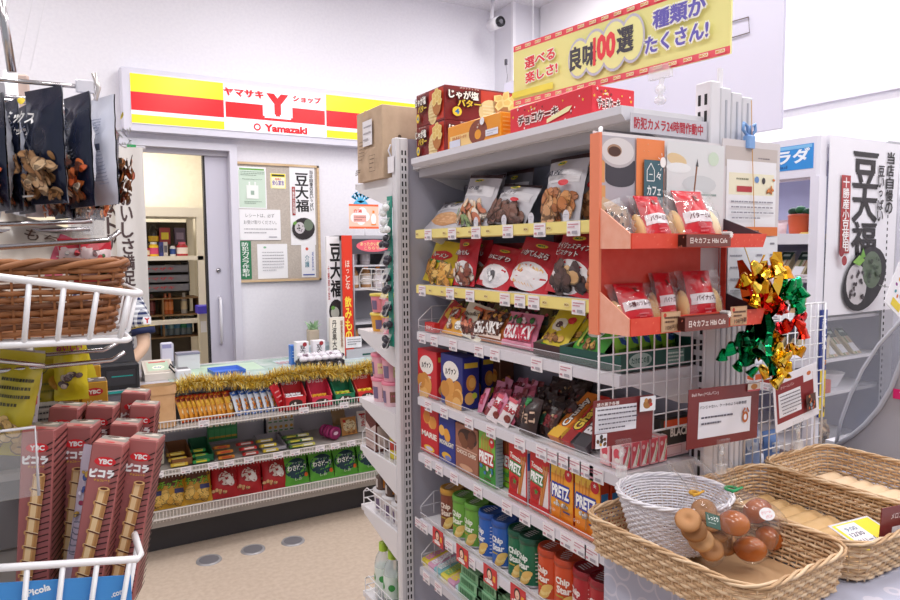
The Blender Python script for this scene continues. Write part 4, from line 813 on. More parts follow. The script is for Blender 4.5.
for j in range(3):
    for i, u in enumerate((472, 490, 509)):
        b = carton(.12, .06, .028, '#7fb58a', lambda A: A.lines(0, .014, .1, .02, 1, '#3f7a4f', .8), lambda A: A.lines(0, .014, .05, .02, 1, '#3f7a4f', .8), lambda A: (A.lines(0, .0, .1, .03, 2, '#4a8a5c', .5), A.rect(.04, .015, .03, .012, '#2a2f2c')))
        put(b, 'green_gum_box', 1.0+.005*j, G(u, .53, .98), Z7+.0285*j-.0, FX, label='pale green box on the lowest visible shelf, %s stack, %s' % (('left', 'middle', 'right')[i], ('bottom', 'middle', 'top')[j]), cat='box', group='pale green boxes on the low shelf')

# L4
Z4 = 1.048
def ruvan(c, extra):
    def f(A, w, h):
        A.ell(-w*.03, h*.68, w*.36, h*.2, '#f4efe9', 0, 20); A.txt('ルヴァン', -w*.03, h*.68, w*.5, h*.13, '#1f1a1c', .06, rot=.12); A.txt('PRIME', -w*.03, h*.43, w*.5, h*.05, '#f6efe8', .04); biscuits(A, 0, h*.18, w*.34, 9, ('#e0a050', '#eab568', '#cf8c3c'))
    return f
rs = lambda A, d, h: (A.rect(0, h*.84, d*.8, h*.1, '#d9b83a'), A.ell(0, h*.5, d*.3, h*.16, '#cf8c3c', 0, 14), A.ell(.003, h*.5, d*.2, h*.1, '#e0a858', 0, 14), A.ell(-d*.1, h*.2, d*.3, h*.12, '#e9b564', 0, 14), A.ell(d*.2, h*.25, d*.15, h*.06, '#c8d040'))
gcart('cracker_box', 418, 437, Z4, .142, .055, '#cf2630', ruvan(0, 0), rs, label='red round cracker box at the far end below the candy packs')
gcart('cracker_box', 441, 463, Z4, .146, .055, '#262c7c', ruvan(0, 0), rs, label='front navy cracker box next to the red one')
gcart('cracker_box', 467, 482, Z4, .143, .05, '#262c7c', ruvan(0, 0), rs, label='second navy cracker box standing behind the first', x=1.06)
gcart('cracker_box', 484, 500, Z4, .13, .05, '#5f3a26', lambda A, w, h: biscuits(A, 0, h*.6, w*.25, 5), lambda A, d, h: biscuits(A, 0, h*.5, d*.25, 5), label='dark brown cracker box in the shadow behind the navy ones', x=1.10)
lay = carton(.11, .05, .03, '#b9a8a0')
def heap(n, cols, x0, x1, u0, u1, z, w, h, t, name, lab, cat, group, word=None, wc='#fff', seed=3, lean=.5, film=None, zs=.02, dir_=FX):
    q = random.Random(seed); mes = []
    for i, c in enumerate(cols):
        mes.append(pouch(w, h, t, c[0], lambda A, c=c: (A.rect(0, h*.5, w*.7, h*.4, c[1], 3), A.txt(word, 0, h*.5, w*.62, h*.2, wc, .05, rot=.4) if word else None, A.ell(w*.2, h*.72, w*.12, w*.12, c[2])), seed=seed+i, nu=6, nv=7, seal=h*.09, sealc=c[0]).data(name))
    cols_n = max(2, int(sqrt(n*1.6))); k = 0
    for i in range(n):
        r, cc = divmod(i, cols_n); u = u0+(u1-u0)*(cc+.5+q.uniform(-.3, .3))/cols_n; x = x0+(x1-x0)*(r+.5)/max(1, (n+cols_n-1)//cols_n)
        put(mes[i % len(mes)], name, x, G(u, z+.03, x0), z+.004+zs*r*.5, dir_+q.uniform(-.4, .4), lean+q.uniform(-.25, .25), q.uniform(-.35, .35), label='%s, %s row, %s' % (lab, ORD[r], nth(cc, cols_n)), cat=cat, group=group)
heap(30, [('#d98aa8', '#b83a5a', '#8a2a3c'), ('#8a3a40', '#d9a0b4', '#5a2028'), ('#c05a74', '#5a2a30', '#e8c0cc')], .975, 1.10, 474, 508, Z4, .038, .07, .018, 'pink_chocolate_pack', 'small pink and brown chocolate pack in the heap', 'chocolate pack', 'pink and brown chocolate packs', seed=4, zs=.012)
heap(66, [('#2c1a1a', '#7a1f26', '#c9b08a'), ('#3a2220', '#5a3026', '#8a2a2c'), ('#241618', '#3f2420', '#b0342c'), ('#33201c', '#1f4a34', '#caa06a')], .985, 1.14, 510, 546, Z4, .036, .072, .018, 'dark_chocolate_pack', 'small dark brown chocolate pack in the heap', 'chocolate pack', 'dark chocolate packs in the heap', seed=9, zs=.016)
for i, (u, nm) in enumerate(((492, 'left'), (503, 'right'))):
    put(pouch(.042, .066, .018, '#ecdfe0', lambda A: (A.txt('Galbo', 0, .045, .04, .018, '#c23040', .05), A.ell(.01, .02, .01, .01, '#8a3a30'), A.rect(-.005, .068, .03, .01, '#d86070')), seed=i, nu=6, nv=7), 'white_chocolate_pack', .972, G(u, Z4, .975), Z4, FX+.3, .45, .3, label='white and pink chocolate pack at the front edge, '+nm+' of two', cat='chocolate pack', group='white chocolate packs at the front')
put(pouch(.065, .09, .03, '#33201e', lambda A: (A.txt('チョコ', 0, .04, .05, .03, '#d8b8a0', .05, rot=.2), A.rect(-.02, .075, .02, .02, '#2f8a4a')), seed=4, nu=8, nv=8), 'dark_chocolate_pack', .975, G(527, Z4, .975), Z4, FX, .3, label='larger dark pack with pale characters at the front of the heap', cat='chocolate pack')
def flatbar(w, d, h, c, words, wc, label, u, lean, dx=0, tail='#5a2a1c'):
    b = carton(w, h, d, c, lambda A: (A.rect(0, d*.5, w*.98, d*.98, c), A.txt(words, 0, d*.62, w*.55, d*.55, wc, .05, rot=pi/2) if False else None, A.rect(0, d*.12, w*.9, d*.18, tail)), None)
    return b
def chocobar(u, c, c2, words, wc, label, dx=0):   # a slim box lying on its back, sloping up towards the spine
    w, L, t = .05, .15, .02
    b = MB(); b.bbox(-w/2, w/2, -t/2, t/2, 0, L, m(c, .35), .0015); A = Art(b, lambda x, z, o: (x, -t/2-o, z)); A.rect(0, L*.12, w*.98, L*.22, c2); A.txt(words, 0, L*.56, L*.62, w*.5, wc, .05, rot=pi/2, edge='#3c1a16', ew=.08)
    A2 = Art(b, lambda y, z, o: (w/2+o, y, z)); A2.rect(0, L/2, t*.8, L*.95, c2)
    put(b, 'chocolate_box', .985+dx, G(u, Z4+.02, .985), Z4+.008, FX, .95, label=label, cat='box')
chocobar(556, '#e8842a', '#e8b43a', 'Crunky', '#f6efe8', 'orange slim chocolate box lying at the front of the dark packs')
chocobar(567, '#c8302c', '#9a1f22', 'Ghana', '#e8c84a', 'red slim chocolate box between the orange and the grey one')
chocobar(579, '#5f5a60', '#3c383e', 'Black', '#d9d6da', 'grey slim chocolate box lying next to the red one')
for i, u in enumerate((556, 564, 572, 580, 588)):
    y = G(u, Z4+.03, 1.09); b = carton(.035, .05, .085, '#7a2620', lambda A: A.ell(0, .06, .011, .011, '#c8a090')); put(b, 'brown_round_top_pack', 1.12, y, Z4, FX, .2, label='dark red brown pack standing behind the slim boxes, '+nth(i, 5), cat='pack', group='dark red brown packs behind the slim boxes')
# near end of L4: small strawberry milk cartons and a dark box, seen through the wire mesh
def milk(A, w, h): A.rect(0, h*.5, w*.9, h*.95, '#f1dcdc'); A.ell(-w*.1, h*.5, w*.3, h*.3, '#d95a6a'); A.ell(w*.15, h*.35, w*.2, h*.2, '#e9ead0')
mf = lambda A: (A.rect(0, .028, .021, .05, '#d9505f'), A.poly([(-.010, .003), (.002, .003), (.0105, .034), (.007, .05), (.002, .03)], '#f3ece6'), A.line(.001, .006, .009, .045, .0015, '#8aa84a'), A.ell(-.005, .04, .004, .005, '#f0c4c8'))
mm = carton(.0235, .03, .055, '#f0a4aa', mf, None, lambda A: A.rect(0, 0, .02, .026, '#f6e4e4'), lambda A: (A.rect(0, .028, .026, .05, '#eed2d4'), A.ell(0, .03, .009, .012, '#d9505f'), A.ell(.002, .018, .007, .005, '#f3ece6')))
for i in range(8): put(mm, 'mini_milk_carton', .985+.0265*(i % 5), 1.0+.035*(i//5), Z4, 0, label='mini pink milk carton at the near shelf end, %s row, %s' % (('front', 'back')[i//5], nth(i % 5, 5)), cat='carton', group='mini pink milk cartons')
b = carton(.1, .045, .085, '#23201f', lambda A: (A.rect(.0, .072, .08, .016, '#d9542a'), A.txt('BLACK', .01, .052, .06, .018, '#e9e4e0', .05), A.rect(0, .013, .098, .026, '#d9b8bc'), A.frame(-.01, .013, .05, .018, .001, '#a8606a')), None); put(b, 'black_sweet_box', 1.145, 1.02, Z4+.001, 0, label='black box with orange stripe behind the wire mesh', cat='box')
b = carton(.12, .05, .032, '#d9c8c8', lambda A: (A.frame(0, .016, .06, .02, .001, '#b06a72'), A.lines(0, .016, .05, .014, 2, '#a86a70'))); put(b, 'pale_carton', 1.12, 1.0+.0, Z4, 0, label='low pale carton in front of the black box behind the mesh', cat='box') if False else None
for i, (dx, c) in enumerate(((0, '#c8242c'), (.014, '#c8242c'))):
    b = carton(.012, .02, .09, '#e9ddd8', lambda A: (A.rect(0, .07, .011, .036, c), A.poly([(-.005, .004), (.005, .004), (0, .04)], '#d5403c'), A.ell(0, .045, .004, .004, '#6aa83a'))); put(b, 'strawberry_stick_pack', 1.015+dx+.04, 1.04+.02, Z4, 0, label=('left', 'right')[i]+' slim strawberry pack standing behind the mini milk cartons', cat='pack')

# L3 : packs
Z3 = 1.249
def bigpack(u0, u1, h, t, c, art, label, lean=.35, x=.985, z=Z3, sealc=None, seed=1, roll=0, name='sweet_pack', cat='sweet pack', w=None, rz=0):
    ya, yb = G(u0, z+.02, x), G(u1, z+.02, x); w = w or (ya-yb)
    return put(pouch(w, h, t, c, (lambda A: art(A, w, h)) if art else None, sealc=sealc, seed=seed, seal=h*.07), name, x+t*.3, (ya+yb)/2, z, FX+rz, lean, roll, label=label, cat=cat)
bigpack(432, 446, .1, .02, '#c22a30', lambda A, w, h: (A.rect(-w*.4, h*.5, w*.15, h*.9, '#e9dfa0', 3), A.rect(w*.1, h*.6, w*.5, h*.3, '#e6c24a', 3)), 'red and yellow edged pack leaning at the far end of the candy shelf', .5, roll=.3, x=1.0)
b = carton(.06, .02, .028, '#c9201f', lambda A: A.txt('おかし', 0, .014, .04, .012, '#f6e9e0', .03)); put(b, 'red_tray_front', .975, G(431, Z3, .97), Z3, FX, label='low red box front at the far end of the candy shelf', cat='box')
bigpack(440, 460, .085, .02, '#e9a83a', lambda A, w, h: (A.scatter(0, h*.5, w*.8, h*.6, 16, ['#f3efe8', '#8a4a2a', '#e0d0c0', '#c8402c'], w*.06, w*.14)), 'golden mixed pack beside the ivory one', .5, seed=3)
bigpack(452, 479, .1, .022, '#ebe3cd', lambda A, w, h: (A.scatter(0, h*.3, w*.5, h*.25, 9, ['#6a3428', '#8a4a3a', '#7c2a34'], w*.08, w*.13), A.scatter(-w*.1, h*.42, w*.5, h*.14, 8, ['#c8402c', '#e08a6a'], w*.05, w*.09), A.txt('Macadamia', 0, h*.68, w*.75, h*.14, '#5a5040', .03, rot=.15), A.rect(w*.1, h*.86, w*.4, h*.1, '#d9603a', 2)), 'ivory pack with chocolate nut picture on the candy shelf', .45, roll=.12, seed=4)
bigpack(470, 501, .085, .024, '#b8672c', lambda A, w, h: (A.scatter(0, h*.78, w*.85, h*.25, 22, ['#5a2a1a', '#d98a3c', '#3c1c14', '#e8b04a'], w*.04, w*.08), A.rect(0, h*.22, w*.9, h*.18, '#f0d9cc', 3), A.txt('CRUNKY', 0, h*.42, w*.88, h*.36, '#f6f2f0', .08, edge='#5a3020', ew=.1, rot=.06)), 'orange brown candy pack with bold white capitals', .35, seed=5)
bigpack(499, 532, .09, .024, '#dc7f9c', lambda A, w, h: (A.scatter(0, h*.78, w*.85, h*.22, 18, ['#e8a8bc', '#b83a5a', '#f0c8d4', '#3f7a3c'], w*.04, w*.08), A.txt('CRUNKY', 0, h*.42, w*.88, h*.36, '#fbf4f6', .08, edge='#c8304c', ew=.1, rot=.06), A.rect(0, h*.1, w*.9, h*.12, '#eea0b8', 3)), 'pink candy pack with bold white capitals', .35, seed=6)
def yl(A, w, h): A.ell(-w*.05, h*.62, w*.26, h*.17, '#f3ead8', .2, 16, 2); A.ell(-w*.05, h*.62, w*.14, h*.08, '#5a3a3c'); A.ell(w*.25, h*.8, w*.12, h*.09, '#d82a34'); A.scatter(0, h*.28, w*.6, h*.2, 9, ['#b8823a', '#8a5a2a', '#d9a850'], w*.05, w*.1); A.rect(-w*.1, h*.1, w*.5, h*.05, '#4a9a3c', 2)
ypk = pouch(.1, .11, .02, '#e3c92a', lambda A: yl(A, .1, .11), seal=.008, nu=8, nv=8).data('yellow_pack')
for i in range(4): put(ypk, 'yellow_pack', .985+.025*i, G(548, Z3, .985)-.034*i, Z3+.008+.012*i, FX, .6, .15, label='yellow mushroom biscuit pack on the candy shelf, %s from the front' % ORD[i], cat='sweet pack')
b = MB(); bt = m('#3c1e22', .5); ya, yb = G(534, Z3, .97), G(563, Z3, .97); b.box(.968, .97, yb, ya, Z3, Z3+.028, bt); b.box(.97, 1.165, yb, ya, Z3, Z3+.004, bt); b.prism([(.97, Z3), (1.16, Z3), (1.16, Z3+.07), (.97, Z3+.028)], 'y', yb, yb+.003, bt); b.prism([(.97, Z3), (1.16, Z3), (1.16, Z3+.07), (.97, Z3+.028)], 'y', ya-.003, ya, m('#8f8a86', .6)); tag(b.build('maroon_tray'), 'maroon card tray holding the yellow packs on the candy shelf', 'tray')
# green tray at the near end
ya, yb = G(561, Z3, .97), YN+.012
b = MB(); gt = m('#174f45', .45); h0, h1 = .032, .032
b.box(.968, 1.172, yb, ya, Z3, Z3+.004, gt); b.box(.966, .969, yb, ya, Z3, Z3+h0, gt); b.box(1.169, 1.172, yb, ya, Z3, Z3+.07, gt); b.box(.966, 1.172, yb-.003, yb, Z3, Z3+h0+.008, gt); b.prism([(.97, Z3), (1.17, Z3), (1.17, Z3+.06), (.97, Z3+h0)], 'y', ya-.003, ya, m('#8fa09a', .6))
A = Art(b, lambda x, z, o: (x, yb-.003-o, z)); A.ell(1.02, Z3+.02, .032, .015, '#a9c0b8', 0, 20); A.txt('たけのこの里', 1.02, Z3+.02, .050, .012, '#174f45', .05); A.rect(1.12, Z3+.02, .055, .028, '#6f9a8e'); A.lines(1.12, Z3+.02, .045, .022, 3, '#dfeae4', .5)
tag(b.build('green_tray'), 'dark green card tray with white oval emblem at the near end of the candy shelf', 'tray')
def gl(A, w, h): A.ell(-w*.05, h*.6, w*.3, h*.17, '#f3f0e4', .3, 16, 2); A.txt('たけのこ', -w*.05, h*.6, w*.5, h*.13, '#1f6a3c', .05, rot=.25); A.scatter(0, h*.28, w*.6, h*.2, 9, ['#b8823a', '#8a5a2a', '#d9a850'], w*.05, w*.1); A.rect(-w*.3, h*.4, w*.1, h*.6, '#c8dc5a', 2)
gpk = pouch(.1, .105, .02, '#4aa83a', lambda A: gl(A, .1, .105), seal=.008, nu=8, nv=8, seed=2)
put(gpk, 'green_pack', .99, G(583, Z3, .99), Z3+.012, FX, .55, .35, label='bright green pack leaning at the front of the dark green tray', cat='sweet pack')
g2 = pouch(.075, .085, .02, '#8cc832', lambda A: (A.ell(0, .045, .026, .02, '#2c4f9a', 0, 14, 2), A.ell(0, .045, .018, .01, '#7fb0d8'), A.rect(0, .015, .06, .01, '#5a9a2c')), seal=.007, nu=8, nv=8, seed=3).data('lime_pack')
for i in range(5): put(g2, 'lime_pack', 1.015+.034*i, yb+.035, Z3+.02, .35, .25, .0, label='lime pack with blue oval standing in the dark green tray, '+nth(i, 5), cat='sweet pack', group='lime packs in the green tray')
heap(60, [('#4a3a26', '#a88a3a', '#c8c04a'), ('#2c2a20', '#6a4a2c', '#5a8a3a'), ('#5a2a2c', '#c8a04a', '#e0d8c0'), ('#6a5a2a', '#2c3c2a', '#c84a5a')], 1.03, 1.16, 450, 556, Z3+.035, .036, .06, .018, 'small_candy_pack', 'small shiny olive candy pack behind the front packs', 'sweet pack', 'small olive candy packs', seed=12, zs=.010, lean=.4)
heap(12, [('#b8a82a', '#8a7a2a', '#c84a3a'), ('#7a9a2a', '#c8c04a', '#5a6a2a')], 1.06, 1.16, 556, 612, Z3, .05, .08, .02, 'olive_candy_pack', 'yellow green candy pack behind the trays', 'sweet pack', 'yellow green candy packs', seed=15, zs=.03, lean=.4)

# L1, L2 : pouches
Z1, Z2 = 1.556, 1.391
def greyp(food, fc, w, h, title='おつまみ', logo=True, badge=True, foodh=.42):
    def f(A):
        A.rect(0, h*.66, w*.86, h*.2, '#d6d2d6', 4)
        if food == 'nuts': A.scatter(0, h*.23, w*.8, h*.34, 44, fc, w*.08, w*.13, .85)
        elif food == 'cracker':
            for i in range(3): A.ell((i-1)*w*.06, h*(.3-.04*i), w*.36, h*.16, fc[i % len(fc)], 0, 22, 2)
        else: A.scatter(0, h*.25, w*.8, h*.36, 44, fc, w*.07, w*.13, .5)
        A.ell(w*.05, h*.84, w*.12, h*.032, '#e9c93a', .1); A.txt('MOA', w*.05, h*.84, w*.16, h*.03, '#2f7a3c', .08); A.txt(title, -w*.08, h*.69, w*.5, h*.085, '#2c2a3a', .03)
        if badge: A.ell(w*.22, h*.53, w*.1, h*.05, '#d5303a')
    return f
def gp(u0, u1, h, t, food, fc, label, lean=.25, x=1.0, title='おつまみ', rz=0, roll=0, seed=1, badge=True, c='#c6c2c8', z=Z1, top='#3a2024'):
    ya, yb = G(u0, z+.02, x), G(u1, z+.02, x); w = ya-yb; b = pouch(w, h, t, c, greyp(food, fc, w, h, title, badge=badge), seed=seed, seal=h*.05, topc=top)
    return put(b, 'snack_pouch', x+t*.3, (ya+yb)/2, z, FX+rz, lean, roll, label=label, cat='snack pouch')
nut = ['#b87a4a', '#c98c5c', '#a5673c', '#d9a274']
gp(421, 458, .115, .03, 'cracker', ['#d9a474', '#e2b486', '#cf9868'], 'low grey pouch with round rice crackers at the far end of the top pouch shelf', .75, title='えび', badge=False)
gp(452, 485, .15, .035, 'mix', ['#e8c8a8', '#d98a4a', '#8aa06a', '#efe0d0', '#c87a5a'], 'tall grey pouch with pale mixed snack picture, second from the far end', .3, title='柿の種', roll=.1, badge=False, seed=2)
gp(470, 497, .15, .03, 'nuts', nut, 'dim grey pouch standing behind the tall mixed snack pouch', .15, x=1.08, title='豆', seed=3)
gp(482, 522, .115, .035, 'nuts', ['#6a4438', '#7c5446', '#59382e'], 'short grey pouch with dark brown beans and red badge', .45, title='黒糖ピーナツ', roll=.12, seed=4)
gp(500, 527, .155, .03, 'nuts', nut, 'dark grey pouch in the back row above the brown bean one', .1, x=1.1, seed=5, c='#77747c')
gp(536, 575, .155, .045, 'nuts', ['#c07a48', '#d29258', '#a8663a', '#dca87a'], 'large grey pouch with big caramel coloured nuts and red drop badge', .22, x=1.0, title='国産', seed=6)
gp(574, 600, .15, .035, 'nuts', nut, 'grey pouch right behind the large caramel nut pouch', .15, x=1.06, title='豆菓子', seed=7)
gp(590, 613, .10, .035, 'cracker', ['#efd8b4', '#e6c79a'], 'cream cracker pouch half hidden by the orange cake display', .3, x=.99, title='米', seed=8, c='#d9cdbb')
for i, u in enumerate((470, 512, 560)):
    b = pouch(.09, .14, .03, '#5e5a62', None, seed=20+i); put(b, 'snack_pouch', 1.15, G(u, Z1, 1.15), Z1, FX, .05, label='dark pouch in the deep back row of the top pouch shelf, '+nth(i, 3), cat='snack pouch', group='dark pouches in the back row')
for i, u in enumerate((476, 504, 531, 566)):
    b = MB(); A = Art(b, lambda x, z, o: (x, -o, z)); A.ell(0, .012, .011, .013, ACRYL if False else m('#dcdae6', .3), 0, 18); A.rect(0, .004, .02, .012, m('#dcdae6', .3)); A.lines(0, .012, .014, .01, 2, '#a9a6b8')
    tag(b.build('shelf_tab', None, (.966, G(u, Z1, .966), Z1-.002), (0, 0, FX)), 'translucent rounded tab on the upper yellow rail, '+nth(i, 4), 'tab', 'rounded tabs on the upper rail')
def redp(w, h, food, fc, title, big=False, c='#c2202e', white=True):
    def f(A):
        if white: A.ell(0, h*.26, w*.44, h*.26, '#e9e4e6', .1, 20, 3)
        if food == 'stick':
            for i in range(7): A.line(-w*.3+w*.08*i, h*.1, -w*.22+w*.09*i, h*.44, w*.07, fc[i % len(fc)])
        elif food == 'ring': A.ell(0, h*.26, w*.3, h*.18, '#dcd9dd', 0, 16, 2); A.scatter(0, h*.26, w*.3, h*.2, 8, ['#c5c2c8', '#5a585e', '#efeef0'], w*.03, w*.07)
        else: A.scatter(0, h*.25, w*.74, h*.34, 30, fc, w*.07, w*.13, .8)
        A.ell(w*.05, h*.86, w*.15, h*.04, '#e0c43a'); A.txt('MOA', w*.05, h*.86, w*.18, h*.035, '#2f7a3c', .08)
        if isinstance(title, tuple): A.txt(title[0], 0, h*.72, w*.74, h*.1, '#f6ecec', .05, edge='#7a1420', ew=.06); A.txt(title[1], -w*.05, h*.6, w*.5, h*.09, '#f6ecec', .05, edge='#7a1420', ew=.06)
        else: A.txt(title, 0, h*.68, w*.66, h*.11, '#f6ecec', .05, edge='#7a1420', ew=.06)
    return f
def rp(u0, u1, h, t, food, fc, title, label, lean=.3, x=.995, roll=0, seed=1, c='#c2202e', rz=0, z=Z2, white=True):
    ya, yb = G(u0, z+.02, x), G(u1, z+.02, x); w = ya-yb
    return put(pouch(w, h, t, c, redp(w, h, food, fc, title, white=white), seed=seed, seal=h*.06), 'snack_pouch', x+t*.3, (ya+yb)/2, z, FX+rz, lean, roll, label=label, cat='snack pouch')
def yw(A, w, h): A.ell(0, h*.62, w*.34, h*.12, '#d5262e', .1, 18, 2); A.txt('ルーメン', 0, h*.63, w*.5, h*.1, '#fbf2e8', .06, edge='#8a1a20', ew=.05); A.rect(0, h*.48, w*.6, h*.05, '#3f8a3c', 2); A.scatter(0, h*.24, w*.72, h*.28, 18, ['#e0a850', '#d1913c', '#eabf6e'], w*.12, w*.19, .45)
ya, yb = G(419, Z2, .995), G(449, Z2, .995)
put(pouch(ya-yb, .135, .04, '#e0c52a', lambda A: yw(A, ya-yb, .135), seed=2, seal=.008), 'snack_pouch', 1.005, (ya+yb)/2, Z2, FX, .35, .1, label='yellow pouch with red oval at the far end of the red pouch shelf', cat='snack pouch')
rp(450, 471, .135, .035, 'nuts', ['#8a4a3a', '#a8664a', '#e8d9cc'], '小魚せん', 'narrow red pouch with white lower part beside the yellow one', .2, seed=3)
rp(471, 485, .13, .03, 'nuts', nut, 'せんべい', 'red pouch directly behind the narrow one', .15, x=1.05, seed=4)
rp(471, 505, .12, .035, 'ring', [], 'おにぎり', 'red pouch with a round white window on its front', .45, roll=.12, seed=5)
rp(500, 544, .135, .04, 'stick', ['#e6bc7c', '#d9a562', '#f0cf96'], 'いかてんぷら', 'red pouch with golden stick snacks', .4, roll=.15, seed=6)
rp(540, 586, .148, .045, 'nuts', ['#2c2024', '#3c2a2c', '#4a3434', '#59403c', '#c9a070'], ('ダイジェスティブ', 'ビスケット'), 'big red biscuit pouch with dark chocolate pieces', .33, x=.985, roll=.08, seed=7)
rp(580, 612, .14, .04, 'nuts', ['#b86a3c', '#c87c4a', '#a85c34'], ('コーン', 'チョコ'), 'red pouch with brown rings next to the orange cake display', .25, x=.99, seed=8)
for i, (u, x) in enumerate(((488, 1.12), (500, 1.12), (515, 1.08), (530, 1.1), (556, 1.1), (575, 1.12), (592, 1.1))):
    b = pouch(.1, .12+.02*(i > 3), .03, ('#8a1822', '#9a1c26')[i % 2], lambda A: (A.ell(0, .1, .015, .006, '#c0a83a'), A.txt('せん', 0, .08, .04, .018, '#d9b8b8', .04)), seed=30+i); put(b, 'snack_pouch', x+.02, G(u, Z2, x), Z2, FX, .1, label='red pouch in the back row of the red pouch shelf, '+nth(i, 7), cat='snack pouch', group='red pouches in the back row')

# ---- boxes on the top shelf
ZT = 1.7665
def jaga(A, w, h, big):
    A.ell(w*.18, h*.6, w*.42, h*.55, '#d9442c', 0, 20, 3) if False else None
    A.rect(w*.22, h*.5, w*.5, h*.9, '#c83a24'); A.ell(w*.1, h*.32, w*.16, h*.38, '#e9cf94', 0, 18); A.lines(w*.1, h*.3, w*.22, h*.5, 5, '#f3dfae', .4)
    A.ell(w*.29, h*.5, w*.15, h*.34, '#b8763c', 0, 16)
    for dx, dz, r in ((-.09, .2, 0), (.09, .2, .5), (0, .28, 1), (.1, .0, .2), (-.08, .02, .8), (.02, .1, .3)): A.ell(w*(.29+dx), h*(.55+dz), w*.085, h*.14, '#f0d48a', r, 5); A.ell(w*(.29+dx), h*(.56+dz), w*.055, h*.09, '#e6c06c', r, 5)
    A.rect(w*.42, h*.1, w*.08, h*.03, '#f6efe8') if big else None
    A.txt('じゃが塩', -w*.27, h*.74, w*.38, h*.24, '#fbf6ee', .06, edge='#3a1210', ew=.1); A.txt('バター', -w*.2, h*.5, w*.3, h*.2, '#ecc93a', .06, edge='#3a1210', ew=.1); A.ell(-w*.36, h*.24, w*.06, h*.14, '#f2d23a'); A.txt('4', -w*.36, h*.24, w*.05, h*.14, '#2f7ab8', .08); A.txt('ポテトチップス', -w*.2, h*.93, w*.25, h*.05, '#f3e6da', .02)
yA, yB = 1.70, 1.872
for i in range(2):
    b = carton(.26, yA-yB if False else yB-yA, .096, '#7d1c20', lambda A: jaga(A, .26, .096, True), None, None, lambda A: jaga(A, .172, .096, False))
    put(b, 'crisps_carton', .982+.13, (yA+yB)/2, ZT+.0965*i, 0, label='%s of the two stacked dark red potato snack cartons on top of the gondola' % ('lower', 'upper')[i], cat='carton')
def donut(A, w, h):
    A.rect(-w*.2, h*.3, w*.5, h*.5, '#f6cf8a'); A.ell(w*.1, h*.45, w*.17, h*.5, '#8a4430', 0, 24); A.ell(w*.1, h*.35, w*.06, h*.2, '#f0a02c', 0, 16); A.scatter(w*.1, h*.7, w*.2, h*.2, 8, ['#c98a68', '#f3e6da'], w*.005, w*.01); A.txt('まんまるドーナツ', -w*.25, h*.42, w*.28, h*.14, '#c85a2a', .04); A.rect(-w*.34, h*.2, w*.22, h*.3, '#dcdff0'); A.rect(w*.36, h*.3, w*.22, h*.26, '#e9e9f4'); A.lines(w*.36, h*.3, w*.18, h*.18, 2, '#a8a8c0'); A.ell(w*.2, h*.82, w*.04, h*.15, '#f2f2fa', .5)
b = carton(.255, .05, .062, '#ef9a24', lambda A: donut(A, .255, .062), lambda A: A.lines(0, .03, .04, .05, 5, '#f6c46a', .3)); put(b, 'donut_carton', .96+.026, 1.52, ZT, FX, label='orange carton with a brown doughnut picture on top of the gondola', cat='carton')
def cake(A, w, h):
    q = random.Random(4)
    for i in range(22): (A.star if i % 3 else lambda x, y, r, c: A.ell(x, y, r*.5, r*.5, c))(q.uniform(-w*.46, w*.46), q.choice((q.uniform(h*.72, h*.94), q.uniform(h*.08, h*.9))), h*.06, ('#f0d23a', '#f3dfe0', '#8a2a2c', '#f6efe9')[i % 4])
    A.txt('チョコケーキ', -w*.12, h*.45, w*.5, h*.3, '#5a2018', .06, edge='#fbf4f0', ew=.16)
    A.poly([(w*.0, h*.12), (w*.26, h*.34), (w*.3, h*.5), (w*.24, h*.5), (w*.0, h*.26)], '#f0e6b0') if w > .15 else None
b = carton(.288, .12, .063, '#dc2c3c', lambda A: cake(A, .288, .063), lambda A: cake(A, .12, .063)); b.box(-.14, .14, -.055, .055, .063, .0635, m('#3a2624', .6)); put(b, 'chocolate_cake_carton', .972+.06, 1.224, ZT, FX, label='red star patterned chocolate cake carton on top of the gondola', cat='carton')
# security camera notice strip
pa = at('y', .962, 632, 122); pb = at('y', .962, 705, 140); b = MB(); w, h = .215, .036; b.box(-w/2, w/2, -.001, .001, 0, h, m('#c9c6cf', .4)); A = Art(b, lambda x, z, o: (x, -.001-o, z)); A.txt('防犯カメラ24時間作動中', -.002, h*.5, w*.9, h*.6, '#b8263a', .05); tag(b.build('security_strip', None, ((pa.x+pb.x)/2, .962, 1.716), (0, 0, 0)), 'grey strip with dark red security camera characters under the top shelf end', 'sign')

# ---- end unit behind the far post (faces the counter)
eu = thing('end_display_rack', 'white end shelving unit facing the counter with cups and bottles', 'shelving', (0, 0, 0))
b = MB(); b.box(.927, 1.5, YE+.03, YE+.036, 0, 1.835, m('#c9c8d0', .5)); b.build('back_panel', eu)
YS = YE+.038; YT = 2.215
ezs = {1.70: 'upper', 1.198: 'cup', .954: 'pink cup', .782: 'basket', .565: 'red cup', .242: 'bottle'}
for z in ezs:
    b = MB(); b.box(.925, 1.5, YS, YT, z, z+.018, SHELFW); b.prism([(YT, z), (YT+.008, z+.004), (YT+.008, z+.02), (YT, z+.02)], 'x', .923, 1.5, m('#e9e7ea', .4))
    sh = b.build('shelf', eu); b = MB(); b.prism([(YS, z-.075), (YS+.03, z-.07), (YT-.01, z-.008), (YT-.01, z), (YS, z)], 'x', .925, .929, SHELFW); b.build('bracket', sh)
def ewire(z, h=.07):
    b = MB(); w = WIREW
    for zz in (.0, h*.5, h): b.tube([(.93, YS+.0, z+zz), (.93, YT-.03, z+zz), (.93, YT+.0, z+zz*.7), (1.45, YT, z+zz*.7)], .0022, w, 5)
    for t in range(5): y = YS+.02+t*.04; b.tube([(.93, y, z), (.93, y, z+h)], .0018, w, 4)
    for t in range(12): x = .93+t*.045; b.tube([(x, YT, z), (x, YT, z+h*.7)], .0018, w, 4)
    return b
